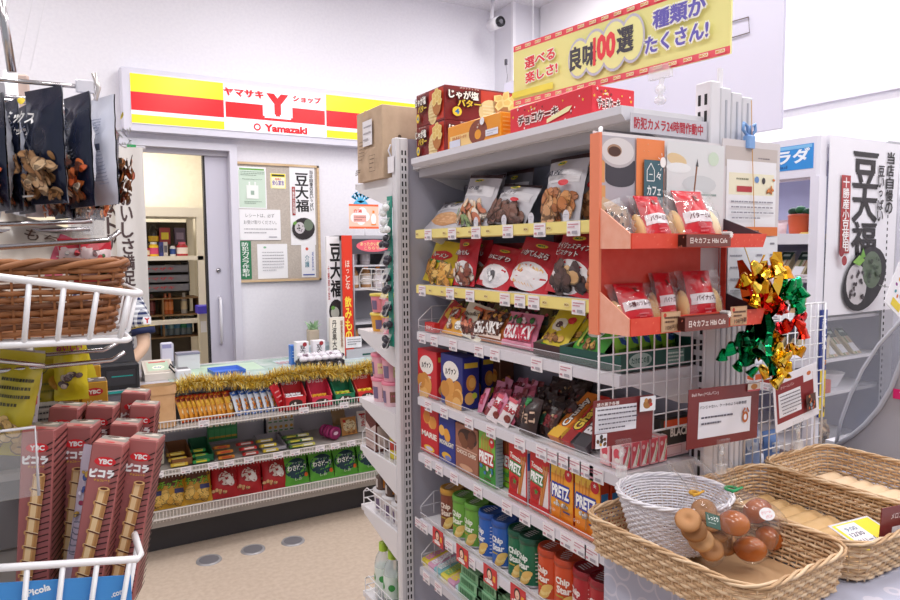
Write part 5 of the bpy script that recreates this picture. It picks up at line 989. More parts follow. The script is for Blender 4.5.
for z in (1.36, .80, .583, .26): o = ewire(z).build('wire_basket', eu)
def cup(c, lid, r=.034, h=.09, lab='#f2e9ec'):
    b = MB(); b.lathe([(r*.78, 0), (r*.8, .004), (r*.97, h*.9)], m(c, .35), n=18); b.lathe([(r*1.03, h*.88), (r*1.05, h*.93), (r*1.03, h), (0, h)], m(lid, .35), n=18)
    A = Art(b, lambda x, z, o: ((r*(.8+.17*z/h)+.0006+o)*sin(x/r), -(r*(.8+.17*z/h)+.0006+o)*cos(x/r), z)); A.rect(0, h*.4, .04, h*.45, lab, 4); A.rect(0, h*.45, .03, .006, '#c85a7a', 3); A.rect(.05, h*.4, .02, h*.5, '#c9a84a', 3); A.rect(-.05, h*.4, .025, h*.5, '#7a6a8a', 3)
    return b.data('cup')
jelly = cup('#eb8fa0', '#e9d25a', .038, .062, '#f0b4bc'); jel2 = cup('#e8a83c', '#e9d25a', .038, .062, '#f0d49a')
for z, col, us in ((1.2165, (jel2, jelly), 2), (1.2165+.066, (jelly, jelly), 2)):
    for j in range(2):
        for i in range(3): put(col[j], 'jelly_cup', .972+.085*i, 2.13-.09*j, z, rq.uniform(0, 1), label='pink yellow lidded jelly cup, end unit, %s tier, %s row, %s' % ('lower' if z < 1.25 else 'upper', ('front', 'back')[j], nth(i, 3)), cat='cup', group='jelly cups on the end unit')
pc = cup('#e7a8b8', '#e8829a', .036, .082, '#e3d4a0'); pc2 = cup('#e9c0c8', '#e8829a', .036, .082, '#8a5a4a')
for lv in range(2):
    for j in range(2):
        for i in range(3): put((pc2, pc)[lv], 'sweet_cup', .972+.08*i, 2.135-.085*j, .9725+.084*lv, rq.uniform(-.5, .5), label='pink lidded candy cup on the end unit, %s tier, %s row, %s' % (('lower', 'upper')[lv], ('front', 'back')[j], nth(i, 3)), cat='cup', group='pink candy cups on the end unit')
rc = cup('#e5dedd', '#d9d6da', .036, .075, '#d23a34')
for j in range(3):
    for i in range(2):
        put(rc, 'noodle_cup', .972+.08*i, 2.14-.076*j, .5835, rq.uniform(-.4, .4), label='red and white lidded cup in the low wire basket, %s row, %s' % (ORD[j], ('left', 'right')[i]), cat='cup', group='red and white cups on the end unit')
        b = MB(); b.lathe([(.024, 0), (.024, .045), (.0, .045)], m('#5a4236', .35), n=14); A = Art(b, lambda x, z, o: ((.0245+o)*sin(x/.024), -(.0245+o)*cos(x/.024), z)); A.rect(0, .024, .02, .03, '#e08a2a', 2); A.rect(.04, .024, .02, .03, '#c9c0bc', 2); A.rect(-.04, .024, .02, .03, '#c9c0bc', 2)
        put(b, 'sauce_jar', .972+.08*i, 2.14-.076*j, .659, 0, label='small brown jar resting on a red and white cup, %s row, %s' % (ORD[j], ('left', 'right')[i]), cat='jar', group='small brown jars on the cups')
b = carton(.15, .09, .17, '#5c2a26', lambda A: A.rect(0, .05, .14, .08, '#d9c8c4'), None, None, lambda A: (A.rect(0, .05, .085, .09, '#c9b4b0'), A.poly([(-.04, .095), (.04, .095), (0, .075)], '#5c2a26'), A.txt('MORNING', 0, .14, .06, .014, '#e6d6d0', .03), A.lines(0, .04, .07, .06, 5, '#a88a88'))); put(b, 'brown_pale_box', 1.008, 2.15, .801, 0, label='brown and pale pink box in the middle wire basket of the end unit', cat='box')
b = MB(); b.lathe([(.028, 0), (.028, .13)], m('#d9c83a', .4), n=18); b.lathe([(.0285, .03), (.0285, .06)], m('#c8402c', .4), n=18); b.lathe([(.0285, .12), (.0285, .135), (0, .135)], m('#c9c5c0', .4), n=18); put(b, 'yellow_tube', .975, 2.02, .801, label='yellow and red tube beside the brown box in the end unit basket', cat='tube')
def pet(body, capc, lab, r=.033, h=.21):
    b = MB(); b.lathe([(r*.85, 0), (r, .008), (r, h*.62), (r*.85, h*.74), (r*.42, h*.87)], body, n=20); b.lathe([(r*1.01, h*.2), (r*1.01, h*.58)], m(lab, .4), n=20)
    b.lathe([(r*.5, h*.86), (r*.5, h), (0, h)], m(capc, .35), n=16); return b
clearb = clear('clear_plastic', '#dfe6ea', .35, .05)
for j in range(2):
    for i in range(2):
        b = pet(clearb, '#a8c93a', '#d9e6e0', .033, .2); A = Art(b, lambda x, z, o: ((.0337+o)*sin(x/.033), -(.0337+o)*cos(x/.033), z)); A.ell(-.02, .08, .012, .012, '#3f9a4a'); A.ell(-.06, .08, .012, .012, '#3f9a4a')
        put(b, 'water_bottle', .972+.085*i, 2.145-.075*j*1.0, .2605, .0, label='clear water bottle with lime cap on the lowest end shelf, %s row, %s' % (('front', 'back')[j], ('left', 'right')[i]), cat='bottle')
for j in range(2):
    for i in range(2):
        b = pet(m('#6a3c1c', .12), '#7cc23a', '#4fae3c', .033, .215)
        put(b, 'green_tea_bottle', .985+.085*i, 1.985+(.04 if i else 0), .2605, 0, label='tea bottle with green cap and label on the lowest end shelf, %s, %s' % (('front', 'back')[j], ('left', 'right')[i]), cat='bottle') if not (j and i) and (j or i) or (j == 0 and i == 0) else None
b = MB(); 
s = thing('corrugated_carton', 'brown corrugated carton with a white label on top of the end unit', 'carton', (.905, 1.955, 1.7185)); b.bbox(0, .3, 0, .2, 0, .225, noisy('corrugated_card', '#bda38a', '#c8ae94', 25, .8), .002); A = Art(b, lambda y, z, o: (-o, .2-y, z)); A.lines(.045, .1, .05, .07, 6, '#7a6450'); A.rect(.1, .15, .075, .08, '#ece9ee'); A.lines(.1, .15, .06, .06, 3, '#a8a4ac'); A.frame(.14, .05, .045, .05, .0015, '#6a5442'); A.lines(.14, .05, .035, .04, 3, '#6a5442'); A.lines(.035, .03, .04, .02, 3, '#6a5442', .6); A.poly([(.09, .205), (.105, .222), (.115, .21), (.1, .198)], '#c7a27c')
A = Art(b, lambda x, z, o: (x, -o, z)); A.ell(.06, .13, .006, .006, '#5a4636'); A.txt('サッポロポテト', .21, .115, .17, .04, '#b8917a', .06, edge='#4a2a22', ew=.1); A.ell(.2, .15, .02, .01, '#4a2a22'); A.rect(.2, .085, .17, .006, '#4a2a22'); b.build('box_body', s)
# hanging strip of grape-dark sweets
strip = thing('hanging_pack_strip', 'teal hanging strip of small packs dangling beside the far post', 'hanging strip', (.919, 1.935, 0))
b = MB(); b.box(-.002, 0, -.014, .02, 1.19, 1.66, m('#1f9a86', .4)); b.build('strip_card', strip); q = random.Random(7)
for i in range(9):
    z = 1.62-.052*i; b = MB(); dark = i > 1
    for k in range(3): b.ball((-.014+q.uniform(-.008, .004), q.uniform(-.012, .022), z+q.uniform(-.014, .014)), .011, .014, .012, m('#33303c' if dark else '#e6e9ea', .3), 10, 6)
    b.add([(-.03, -.018, z-.02), (-.03, .03, z-.02), (-.008, .025, z+.026), (-.008, -.015, z+.026)], [(0, 1, 2, 3)], FILMW); b.build('small_pack', strip)
b = MB(); b.box(.0, .002, 0, .04, 0, .05, m('#f0eef4', .4)); b.tube([(.001, .02, .05), (.001, .035, .07), (.001, .02, .085)], .003, m('#e9e7f0', .3), 6); b.build('hook_tag', gd, (.915, 1.9, 1.73))

# ================================================================== NEAR END OF THE GONDOLA
def mesh_panel(name, x0, x1, z0, z1, y, label, px=.0345, pz=.034):
    b = MB(); r = .0016
    n = round((x1-x0)/px); k = round((z1-z0)/pz)
    for i in range(n+1): x = x0+(x1-x0)*i/n; b.tube([(x, y, z0), (x, y, z1)], r if 0 < i < n else .0024, WIREW, 5)
    for j in range(k+1): z = z0+(z1-z0)*j/k; b.tube([(x0, y+.003, z), (x1, y+.003, z)], r if 0 < j < k else .0024, WIREW, 5)
    return tag(b.build(name), label, 'wire panel')
mesh_panel('wire_mesh_panel', .875, 1.165, 1.13, 1.36, .948, 'white wire mesh panel hanging under the orange cake display')
mesh_panel('wire_mesh_panel', 1.31, 1.60, 1.0, 1.36, .952, 'white wire mesh panel on the right of the slotted covers behind the basket signs', .029, .034)
# second gondola behind, seen through the mesh
g2s = thing('rear_gondola', 'white rear side of the gondola glimpsed through the right wire mesh', 'shelving', (0, 0, 0))
for z in (.30, .62, .93, 1.2, 1.5):
    b = MB(); b.box(1.325, 1.585, .99, 1.89, z, z+.025, m('#cfcdd6', .45)); b.build('shelf', g2s)
b = MB(); b.box(1.302, 1.318, .99, 1.89, 0, 1.76, m('#b4b3bf', .5)); b.build('back_panel', g2s)
for i, (x, z, w, h, c, nm) in enumerate(((1.36, .956, .07, .09, '#20294f', 'navy'), (1.45, .956, .09, .12, '#8fa9d8', 'light blue'), (1.54, .956, .06, .08, '#6f93cf', 'blue'), (1.39, .646, .09, .1, '#aac0e0', 'pale blue'), (1.50, .646, .09, .11, '#3c5f9f', 'mid blue'))):
    put(pouch(w, h, .03, c, lambda A: A.rect(0, h*.5, w*.5, h*.3, '#dfe4ee', 2), seed=i, nu=8, nv=8), 'blue_pack', x, 1.04, z, 0, .1, label=nm+' pack at the end of the rear shelves seen through the mesh', cat='pack')
# ---- cake display box
cdx = thing('cake_display', 'two tier orange red cardboard cake display with coffee picture on the gondola end', 'display box', (0, 0, 0))
salm = noisy('salmon_card', '#f0a98f', '#f4b49c', 60, .5); rd = noisy('dotted_red_card', '#e0452f', '#e4503a', 50, .5)
YB2, YF2, DX0, DX1 = .942, .845, .85, 1.2
b = MB(); b.box(DX0, DX1-.005, YB2-.003, YB2, 1.34, 1.706, m('#e8e3e6', .4)); A = Art(b, lambda x, z, o: (x, YB2-.003-o, z))
W0, zt, zb = DX0, 1.703, 1.50
A.rect((DX0+.955)/2, 1.6, .105, .2, '#b9b4bd', 4)                                    # picture: cup and cake
def clipd(x, z): return x
A.rect(.865, 1.57, .028, .08, '#e2a868', 2); A.rect(.865, 1.635, .024, .04, '#e0a060'); A.rect(.915, 1.64, .074, .036, '#413e48'); A.ell(.915, 1.622, .037, .014, '#413e48', 0, 22); A.ell(.909, 1.671, .044, .028, '#bfb9bc', 0, 26); A.ell(.909, 1.673, .040, .0245, '#dbd7d8', 0, 26); A.ell(.900, 1.674, .018, .0115, '#a9846a', 0, 20); A.ell(.900, 1.6725, .0155, .009, '#4e2c20', 0, 20)
A.poly([(.853, 1.545), (.872, 1.59), (.935, 1.565), (.94, 1.54), (.91, 1.515), (.875, 1.515)], '#d9c09c'); A.poly([(.853, 1.545), (.868, 1.53), (.91, 1.505), (.93, 1.505), (.88, 1.508)], '#d97a50'); A.scatter(.9, 1.55, .06, .03, 12, ['#4a2a24', '#8a5a4a', '#efe0c8', '#2c2020'], .003, .006)
A.rect(.99, 1.6, .074, .2, '#f08a50', 3); A.scatter(.99, 1.6, .066, .19, 26, ['#f4a878', '#ee7c44'], .001, .0016)
A.rect(.995, 1.617, .052, .088, '#3f6470'); 
for x1_, z1_, x2_, z2_ in ((.977, 1.642, .977, 1.622), (.977, 1.622, .996, 1.622), (.996, 1.622, .996, 1.642), (.996, 1.642, .9865, 1.655), (.9865, 1.655, .977, 1.642), (.982, 1.634, .991, 1.634)): A.line(x1_, z1_, x2_, z2_, .0018, '#eef2f2')
A.txt('々', 1.007, 1.632, .012, .014, '#eef2f2', .04); A.txt('カフェ', .995, 1.604, .036, .017, '#eef2f2', .06); A.txt('Hibi Cafe', .995, 1.585, .038, .008, '#c3d0d2', .02)
A.ell(1.018, 1.658, .008, .01, '#fbf8f6')
for i in range(8): a = i*pi/4+.3; A.line(1.018+.011*cos(a), 1.658+.013*sin(a), 1.018+.015*cos(a), 1.658+.018*sin(a), .0014, '#fbf8f6')
A.rect(1.11, 1.6, .165, .2, '#dfe1e3', 4); A.ell(1.055, 1.665, .028, .012, '#e2c79a', -.2); A.ell(1.06, 1.65, .035, .01, '#eceef0'); A.ell(1.12, 1.62, .05, .018, '#cfd3d6'); A.ell(1.11, 1.58, .035, .03, '#f1f2f4', 0, 18); A.line(1.112, 1.66, 1.102, 1.585, .004, '#8a5a38'); A.poly([(1.108, 1.655), (1.116, 1.655), (1.113, 1.67)], '#4a4a50'); A.ell(1.16, 1.672, .016, .014, '#cfe0cc'); A.rect(1.145, 1.6, .05, .004, '#8fa09c'); A.ell(1.15, 1.55, .03, .02, '#d6d9dc')
b.build('back_panel', cdx)
b = MB(); b.box(DX0-.006, DX0, YB2-.025, YB2, 1.34, 1.70, m('#ee8a66', .5)); b.box(DX1-.006, DX1-.003, YB2-.02, YB2, 1.36, 1.53, rd); b.box(DX0, 1.135, YB2-.006, YB2-.003, 1.36, 1.515, rd); b.build('side_wall', cdx)
def tier(z, zf):
    b = MB(); dk = m('#4a3a44', .6); mt = rd
    b.box(DX0, DX1, YF2, YB2-.004, z, z+.003, mt); b.prism([(DX0-.0, z), (DX1, z), (DX1+.012, z+zf), (DX0, z+zf)], 'y', YF2-.003, YF2, mt)
    b.prism([(YF2, z), (YB2-.004, z), (YB2-.004, z+.085), (YF2, z+zf)], 'x', DX0-.003, DX0, salm); b.prism([(YF2, z), (YB2-.004, z), (YB2-.004, z+.06), (YF2, z+zf)], 'x', DX1, DX1+.003, dk)
    A = Art(b, lambda x, zz, o: (x, YF2-.003-o, zz)); q = random.Random(3)
    for i in range(40): A.rect(q.uniform(DX0+.005, DX1-.005), z+q.uniform(.002, zf-.002), .003, .0014, '#ee7a5c', rot=.8); A.rect(1.02, z+zf*.5, .118, zf*.85, '#7a4038'); A.txt('日々カフェ Hibi Cafe', 1.02, z+zf*.5, .098, zf*.38, '#f3e9e4', .03); A.star(1.08, z+zf*.9, .007, '#f6f0ee', 8)
    return b.build('tray', cdx)
tier(1.495, .026); tier(1.345, .030)
for i, x in enumerate((.945, 1.13)):
    b = MB(); b.box(-.024, .024, -.001, 0, 0, .036, m('#c9a07c', .7)); A = Art(b, lambda xx, z, o: (xx, -.001-o, z)); A.rect(0, .018, .043, .031, '#d3ab86'); A.ell(-.016, .03, .004, .004, '#c8402c'); A.lines(0, .022, .035, .014, 2, '#5a3c2c', .5); A.txt('108円', -.004, .008, .024, .009, '#4a3024', .02); A.rect(.015, .01, .008, .008, '#6a4432'); b.build('price_card', cdx, (x, YF2-.004, 1.347), (.0, 0, 0))
b = MB(); b.tube([(.858, YB2-.006, 1.69), (.858, YB2-.012, 1.70), (.862, YB2-.008, 1.71), (.87, YB2, 1.712)], .004, m('#f3f1f4', .3), 8); b.build('plastic_hook', cdx)
def cake_pack(w, h, t, kind, seed, c='#cf2230'):
    def f(A):
        A.rect(0, h*.45, w*.9, h*.2, '#f0eaee', 4); A.txt(('バターミルク', 'パイナップル', '5種のフルーツ')[kind], 0, h*.46, w*.7, h*.1, '#5a2028', .03); A.rect(0, h*.8, w*.12, h*.1, '#7a3a34'); A.lines(0, h*.22, w*.3, h*.12, 2, '#e08a92', .4); A.poly([(-w*.06, h*.76), (w*.06, h*.76), (0, h*.72)], '#e9dcd8')
    return pouch(w, h, t, c, f, seed=seed, tp=.12, seal=.006, wr=.001)
def cake_thing(x, y, z, w, h, t, kind, seed, label, cake='#e6cf9c', lean=.3, rz=0, dx=.0):
    s = thing('wrapped_cake', label, 'wrapped cake', (x, y, z), (-lean, 0, rz))
    b = cake_pack(w, h, t, kind, seed); b.build('label_wrap', s, (dx, -.004, 0))
    b = pouch(w*1.45, h*1.02, t*1.15, '#ffffff', None, seed=seed+9, film=FILM, wr=.005, seal=.005); b.build('clear_wrap', s, (0.008, 0, 0))
    b = MB(); b.ball((w*.5, .004, h*.36), w*.24, t*.42, h*.33, m(cake, .6)); b.build('cake', s); b = MB(); b.ball((-w*.5, .004, h*.36), w*.15, t*.35, h*.3, m('#d9b27c', .6)); b.build('cake_end', s)
    return s
cake_thing(.965, .885, 1.500, .07, .10, .035, 0, 1, 'red wrapped fruit cake, left one on the upper tier of the orange display', '#a8804c', .45)
cake_thing(1.075, .885, 1.500, .095, .112, .04, 0, 2, 'large red wrapped cake slice, right one on the upper tier of the orange display', '#efdcae', .4)
b = pouch(.07, .09, .03, '#fff', None, film=FILM, wr=.005, seed=5); put(b, 'clear_cake_wrap', .90, .893, 1.499, .3, .35, -.2, label='crumpled clear wrap with a nut cake at the left of the upper tier', cat='wrapped cake')
cake_thing(.925, .893, 1.349, .085, .088, .035, 2, 3, 'red wrapped cake with white band, left one on the lower tier', '#caa05c', .45)
cake_thing(1.01, .905, 1.349, .05, .10, .03, 1, 4, 'narrow red wrapped cake in the middle of the lower tier', '#d9b27c', .25)
cake_thing(1.085, .885, 1.349, .085, .103, .035, 1, 5, 'red wrapped pineapple cake, right one on the lower tier', '#e3bf84', .25)

# ---- menu sheet with blue clip
s = thing('menu_sheet', 'laminated white and orange price list clipped beside the cake display', 'price list', (1.287, .935, 1.37), (0, 0, 0)); w, h = .19, .347
b = MB(); b.box(-w/2, w/2, -.001, .001, 0, h, m('#d7d1d4', .35)); A = Art(b, lambda x, z, o: (x, -.001-o, z)); A.rect(0, h*.9, w*.9, h*.12, '#c7bcb8'); A.lines(w*.25, h*.9, w*.3, h*.03, 1, '#8a8084'); A.rect(0, h*.66, w*.86, h*.44, '#eeedf2'); A.rect(0, h*.74, w*.78, h*.13, '#efe9cf'); A.lines(-w*.12, h*.77, w*.3, h*.04, 1, '#8a8a72'); A.rect(-w*.13, h*.71, w*.26, h*.035, '#b8343c'); A.ell(w*.08, h*.77, w*.04, h*.02, '#6a90c8'); A.ell(w*.2, h*.765, w*.03, h*.02, '#3c3438'); A.scatter(w*.32, h*.74, w*.14, h*.09, 8, ['#d9803c', '#c86a2c', '#e09a54'], w*.02, w*.035, .6)
A.lines(-w*.02, h*.585, w*.7, h*.13, 4, '#8f8c98', .25); A.rect(0, h*.455, w*.86, h*.055, '#dd7430'); A.lines(0, h*.455, w*.5, h*.02, 1, '#7a4428', .7); A.rect(0, h*.22, w*.86, h*.4, '#e3e4ea')
for i in range(5): A.lines(-w*.25, h*(.38-.07*i), w*.3, h*.02, 1, '#9a98a4', .5); A.rect(w*.1, h*(.38-.07*i), w*.1, h*.012, '#8a8894'); A.rect(w*.33, h*(.38-.07*i), w*.08, h*.012, '#8a8894')
A.poly([(w*.13, h*.18), (w*.3, h*.18), (w*.3, h*.24), (w*.16, h*.26)], '#e0673c'); A.rect(0, h*.03, w*.9, h*.03, '#b9b5bd')
b.build('printed_sheet', s)
b = MB(); bc = m('#7fa9e0', .3); b.bbox(-.012, .012, -.008, .008, h-.016, h+.012, bc, .003)
for sx in (-1, 1): b.tube([(sx*.005, 0, h+.01), (sx*.02, 0, h+.022), (sx*.018, 0, h+.036), (sx*.006, 0, h+.03), (sx*.003, 0, h+.012)], .0035, bc, 8)
b.build('blue_clip', s, (-.01, 0, 0))
b = MB(); b.tube([(0, 0, 0), (.004, -.002, -.1), (.02, -.003, -.3)], .0008, m('#d9a25c', .6), 4); tag(b.build('elastic_string', None, (1.276, .931, 1.80)), 'thin tan string hanging down over the price list', 'string')
# ---- hanging metallic ornament
def foil(c): return m(c, .16, 1)
orn = thing('foil_ornament', 'shiny gold, red and green foil ornament hanging beside the cake display', 'ornament', (1.228, .86, 1.363))
q = random.Random(17)
def foilstrips(n, cols, d0, spread, L, name):
    b = MB()
    for i in range(n):
        c = foil(q.choice(cols)); a = d0+q.uniform(-spread, spread); yv = q.uniform(-.5, .5); d = Vector((sin(a), yv*.4, cos(a))).normalized(); l = L*q.uniform(.5, 1); p = Vector((q.uniform(-.012, .012), q.uniform(-.015, .015), q.uniform(-.012, .012))); w_ = q.uniform(.009, .018); s_ = d.cross(Vector((q.uniform(-.4, .4), 1, q.uniform(-.3, .3)))).normalized(); vs = []; fs = []; K = 5; off = Vector((q.uniform(-.01, .01), q.uniform(-.02, .02), 0))
        for k in range(K+1):
            t = k/K; cpt = p+d*l*t+off*sin(pi*t); sr = (s_*cos(1.2*t+i)+s_.cross(d)*sin(1.2*t+i))*w_*(.5+sin(pi*min(1, t*1.1))*.7); vs += [cpt-sr, cpt+sr]
        for k in range(K): fs.append((2*k, 2*k+1, 2*k+3, 2*k+2))
        b.add(vs, fs, c)
    return b.build(name, orn)
def bells(n, cols, d0, spread, R0, R1, name):
    for i in range(n):
        b = MB(); c = foil(q.choice(cols)); a = d0+spread*(2*(i+.5)/n-1)+q.uniform(-.1, .1); r = q.uniform(R0, R1); y = q.uniform(-.035, .02); P = Vector((sin(a)*r, y, cos(a)*r)); s_ = .0135*q.uniform(.8, 1.15)
        b.T = Matrix.Translation(P) @ Matrix.Rotation(q.uniform(-.6, .6), 4, 'X') @ Matrix.Rotation(q.uniform(-.9, .9), 4, 'Y'); K = 14; vs = []; pr = [(.0, .9), (.45, .8), (.75, .3), (.85, -.3), (1.15, -.9), (1.0, -.85)]
        fs = []
        for (rr, zz) in pr:
            for j in range(K): t = 2*pi*j/K; cr = 1+.08*sin(3*t+i); vs.append((rr*s_*cos(t)*cr, rr*s_*sin(t)*.6*cr, zz*s_))
        for k in range(len(pr)-1):
            for j in range(K): fs.append((k*K+j, k*K+(j+1) % K, (k+1)*K+(j+1) % K, (k+1)*K+j))
        b.add(vs, fs, c, False); b.T = None; b.build(name, orn)
foilstrips(16, ['#e9b52a', '#f2c94a', '#c8861a', '#d8541f'], .0, .38, .125, 'gold_streamers'); foilstrips(14, ['#d8231f', '#b81820', '#e0442a'], .5, 1.6, .07, 'red_streamers'); foilstrips(16, ['#0c6b3f', '#0a4f30', '#1a9a5c'], 3.35, .4, .12, 'green_streamers'); foilstrips(10, ['#e9b52a', '#d89a1a'], 2.7, .3, .12, 'gold_lower_streamers'); foilstrips(8, ['#12985a', '#1fae6a', '#e9c23a'], .95, .3, .085, 'green_upper_streamers')
bells(17, ['#e9b52a', '#f2c94a', '#d8941f'], -.25, .8, .06, .125, 'gold_foil_bell'); bells(12, ['#12985a', '#1fae6a', '#0f8a50'], 1.0, .5, .07, .1, 'green_foil_bell'); bells(10, ['#e0301f', '#c81f24'], 1.75, .45, .05, .105, 'red_foil_bell'); bells(18, ['#e9b52a', '#c88a1a', '#f2c94a'], 2.65, .45, .06, .14, 'gold_foil_bell'); bells(20, ['#0f8a50', '#12985a', '#0c5f3a'], 3.55, .65, .05, .13, 'green_foil_bell'); bells(6, ['#f0c9d0', '#f3d3c8', '#f6dfe2'], .3, .9, .05, .09, 'pink_foil_bell')
b = MB(); b.tube([(0, 0, .0), (.0, .03, .1), (0, .055, .16)], .0012, m('#e0c27a', .4), 4); b.build('hanging_string', orn)

# ---- sign banner on top
p0, p1 = Vector((1.17, 1.625, 1.9)), Vector((1.252, .965, 1.9)); L = (p1-p0).length; ang = math.atan2(p1.y-p0.y, p1.x-p0.x)
s = thing('selection_banner', 'long yellow banner board with red border above the gondola', 'banner', (p0.x, p0.y, 1.9), (0, 0, ang)); h = .168
b = MB(); b.box(0, L, -.003, .003, 0, h, m('#f4ee9e', .3)); A = Art(b, lambda x, z, o: (x, -.003-o, z))
A.rect(L/2, h-.008, L, .016, '#ee4f5c'); A.rect(L/2, .008, L, .016, '#ee5f6c')
for i in range(17):
    for z in (h-.008, .008): A.rect(L*(i+.5)/17, z, .022, .008, '#f8e6c8'); A.txt('MOA', L*(i+.5)/17, z, .02, .006, '#e0983a', .03)
A.rect(L*.12, h*.18, L*.24, h*.1, '#f3e35a') 
A.txt('選べる', L*.165, h*.66, L*.17, h*.17, '#e8384c', .05, rot=.05, edge='#fdfbe8', ew=.08); A.txt('楽しさ!', L*.175, h*.42, L*.18, h*.17, '#e8384c', .05, rot=.05, edge='#fdfbe8', ew=.08)
for dx, dz, rx, rz in ((.38, .47, .055, .30), (.46, .49, .06, .34), (.55, .51, .065, .37), (.63, .53, .055, .34)): A.ell(L*dx, h*dz, L*rx, h*rz, '#c9c5d6', 0, 24)
for dx, dz, rx, rz in ((.38, .47, .048, .26), (.46, .49, .053, .30), (.55, .51, .058, .33), (.63, .53, .048, .30)): A.ell(L*dx, h*dz, L*rx, h*rz, '#f7f3a8', 0, 24)
A.txt('良味', L*.40, h*.48, L*.13, h*.34, '#4a4650', .06); A.txt('00', L*.513, h*.53, L*.085, h*.36, '#f0444f', .06); A.txt('1', L*.458, h*.5, L*.012, h*.4, '#f0444f', .04); A.txt('選', L*.60, h*.54, L*.07, h*.34, '#4a4650', .06)
A.txt('種類が', L*.82, h*.68, L*.20, h*.24, '#6f66bf', .06, edge='#fdfbf2', ew=.08); A.txt('たくさん!', L*.81, h*.36, L*.24, h*.22, '#6f66bf', .06, edge='#fdfbf2', ew=.08)
b.build('board', s)
b = MB(); cl = ACRYL; b.bbox(-.03, .03, -.008, .008, .055, .085, FILMW, .003); b.tube([(0, 0, .0), (0, 0, .03), (.004, 0, .055)], .006, FILMW, 8); b.ball((0, 0, .03), .012, .012, .012, FILMW); b.ball((0, 0, .005), .014, .014, .01, FILMW); b.build('clear_clip', s, (L*.74, 0, -.072))
# hanging white board and its taped outline
b = MB(); b.box(1.745, 1.755, 1.18, 2.5, 1.818, 2.21, m('#d6d3e8', .6)); A = Art(b, lambda y, z, o: (1.745-o, y, z))
tag(b.build('hanging_white_board'), 'large plain white board hanging behind the yellow banner', 'board')
HB = [o for o in COL.objects if o.name == 'hanging_white_board'][0]
b = MB(); pp = [at('x', 1.742, u, v) for u, v in ((700, 30.5), (748.5, 17), (749.5, 32.5), (700, 47))]
b.tube([(1.742, p.y, p.z) for p in pp], .0016, m('#5a4a44', .5), 4, True); b.build('taped_outline', HB)
for x, y in ((1.75, 1.3), (1.75, 2.3)):
    b = MB(); b.tube([(x, y, 2.21), (x, y, ZC)], .001, m('#d9d7de'), 4); tag(b.build('hanging_thread'), 'thin thread holding the white board, %s one' % ('near' if y < 2 else 'far'), 'thread')
# thin rod from spine
b = MB(); b.tube([(1.37, 1.86, 1.79), (1.37, 1.06, 1.79), (1.37, 1.03, 1.775), (1.37, 1.02, 1.74)], .0014, m('#8f8d99', .4), 5); tag(b.build('display_rod'), 'thin grey rod running along the top behind the banner', 'rod')

# ---- security camera, wires
p = at('y', 4.0, 499.5, 22)
s = thing('security_camera', 'small black lensed security camera in a white housing high in the corner', 'camera', (p.x, 4.0, p.z))
b = MB(); b.tube([(0, 0, 0), (.01, .12, .01)], .04, m('#eceaf0', .3), 20); b.tube([(.01, .12, .01), (.04, .14, ZC-p.z)], .014, m('#e9e7ee', .3), 8); b.build('housing', s)
b = MB(); b.tube([(0, -.002, 0), (0, -.02, 0)], .035, m('#1a1a1f', .2), 20); b.tube([(0, -.02, 0), (0, -.022, 0)], .016, m('#6a6870', .2), 14); b.build('lens', s)
p = at('y', 4.05, 506, 62); b = MB(); b.bbox(-.008, .008, -.01, .01, -.02, .02, m('#4a4850', .4), .003); b.tube([(0, 0, -.02), (.012, 0, -.1), (-.005, 0, -.25), (.006, 0, -.5)], .003, m('#8f8c96', .4), 5); tag(b.build('wall_cable', None, (p.x, 4.05, p.z)), 'thin grey cable with a small dark plug below the security camera', 'cable')

# ================================================================== BREAD TABLE
XT, YT0, YT1, ZTB = .872, .50, .935, .94
cloth_m = bpy.data.materials.new('chain_cloth'); cloth_m.use_nodes = True; nt = cloth_m.node_tree; N = nt.nodes; Lk = nt.links; bs = N['Principled BSDF']; bs.inputs['Roughness'].default_value = .8
tc = N.new('ShaderNodeTexCoord'); mp = N.new('ShaderNodeMapping'); mp.inputs['Rotation'].default_value = (0, 0, 0); vo = N.new('ShaderNodeTexVoronoi'); vo.feature = 'F1'; vo.inputs['Scale'].default_value = 22; vo.inputs['Randomness'].default_value = .35
m1 = N.new('ShaderNodeMath'); m1.operation = 'SUBTRACT'; m1.inputs[1].default_value = .42; m2_ = N.new('ShaderNodeMath'); m2_.operation = 'ABSOLUTE'; m3 = N.new('ShaderNodeMath'); m3.operation = 'LESS_THAN'; m3.inputs[1].default_value = .045
mxx = N.new('ShaderNodeMix'); mxx.data_type = 'RGBA'; mxx.inputs[6].default_value = (*rgb('#b4b6c9'), 1); mxx.inputs[7].default_value = (*rgb('#c9c6d4'), 1)
Lk.new(tc.outputs['Object'], mp.inputs[0]); Lk.new(mp.outputs[0], vo.inputs['Vector']); Lk.new(vo.outputs['Distance'], m1.inputs[0]); Lk.new(m1.outputs[0], m2_.inputs[0]); Lk.new(m2_.outputs[0], m3.inputs[0]); Lk.new(m3.outputs[0], mxx.inputs[0]); Lk.new(mxx.outputs[2], bs.inputs['Base Color'])
s = thing('bread_table', 'table with baskets of bread, its top and legs under the cloth', 'table', (0, 0, 0))
b = MB(); b.box(XT+.008, 1.66, YT0+.03, YT1-.003, ZTB-.03, ZTB-.006, m('#c9c0b4', .6)); b.build('tabletop', s)
for x in (XT+.02, 1.63):
    for y in (YT0+.05, YT1-.03): b = MB(); b.box(x-.01, x+.01, y-.01, y+.01, 0, ZTB-.03, METALG); b.build('leg', s)
b = MB()
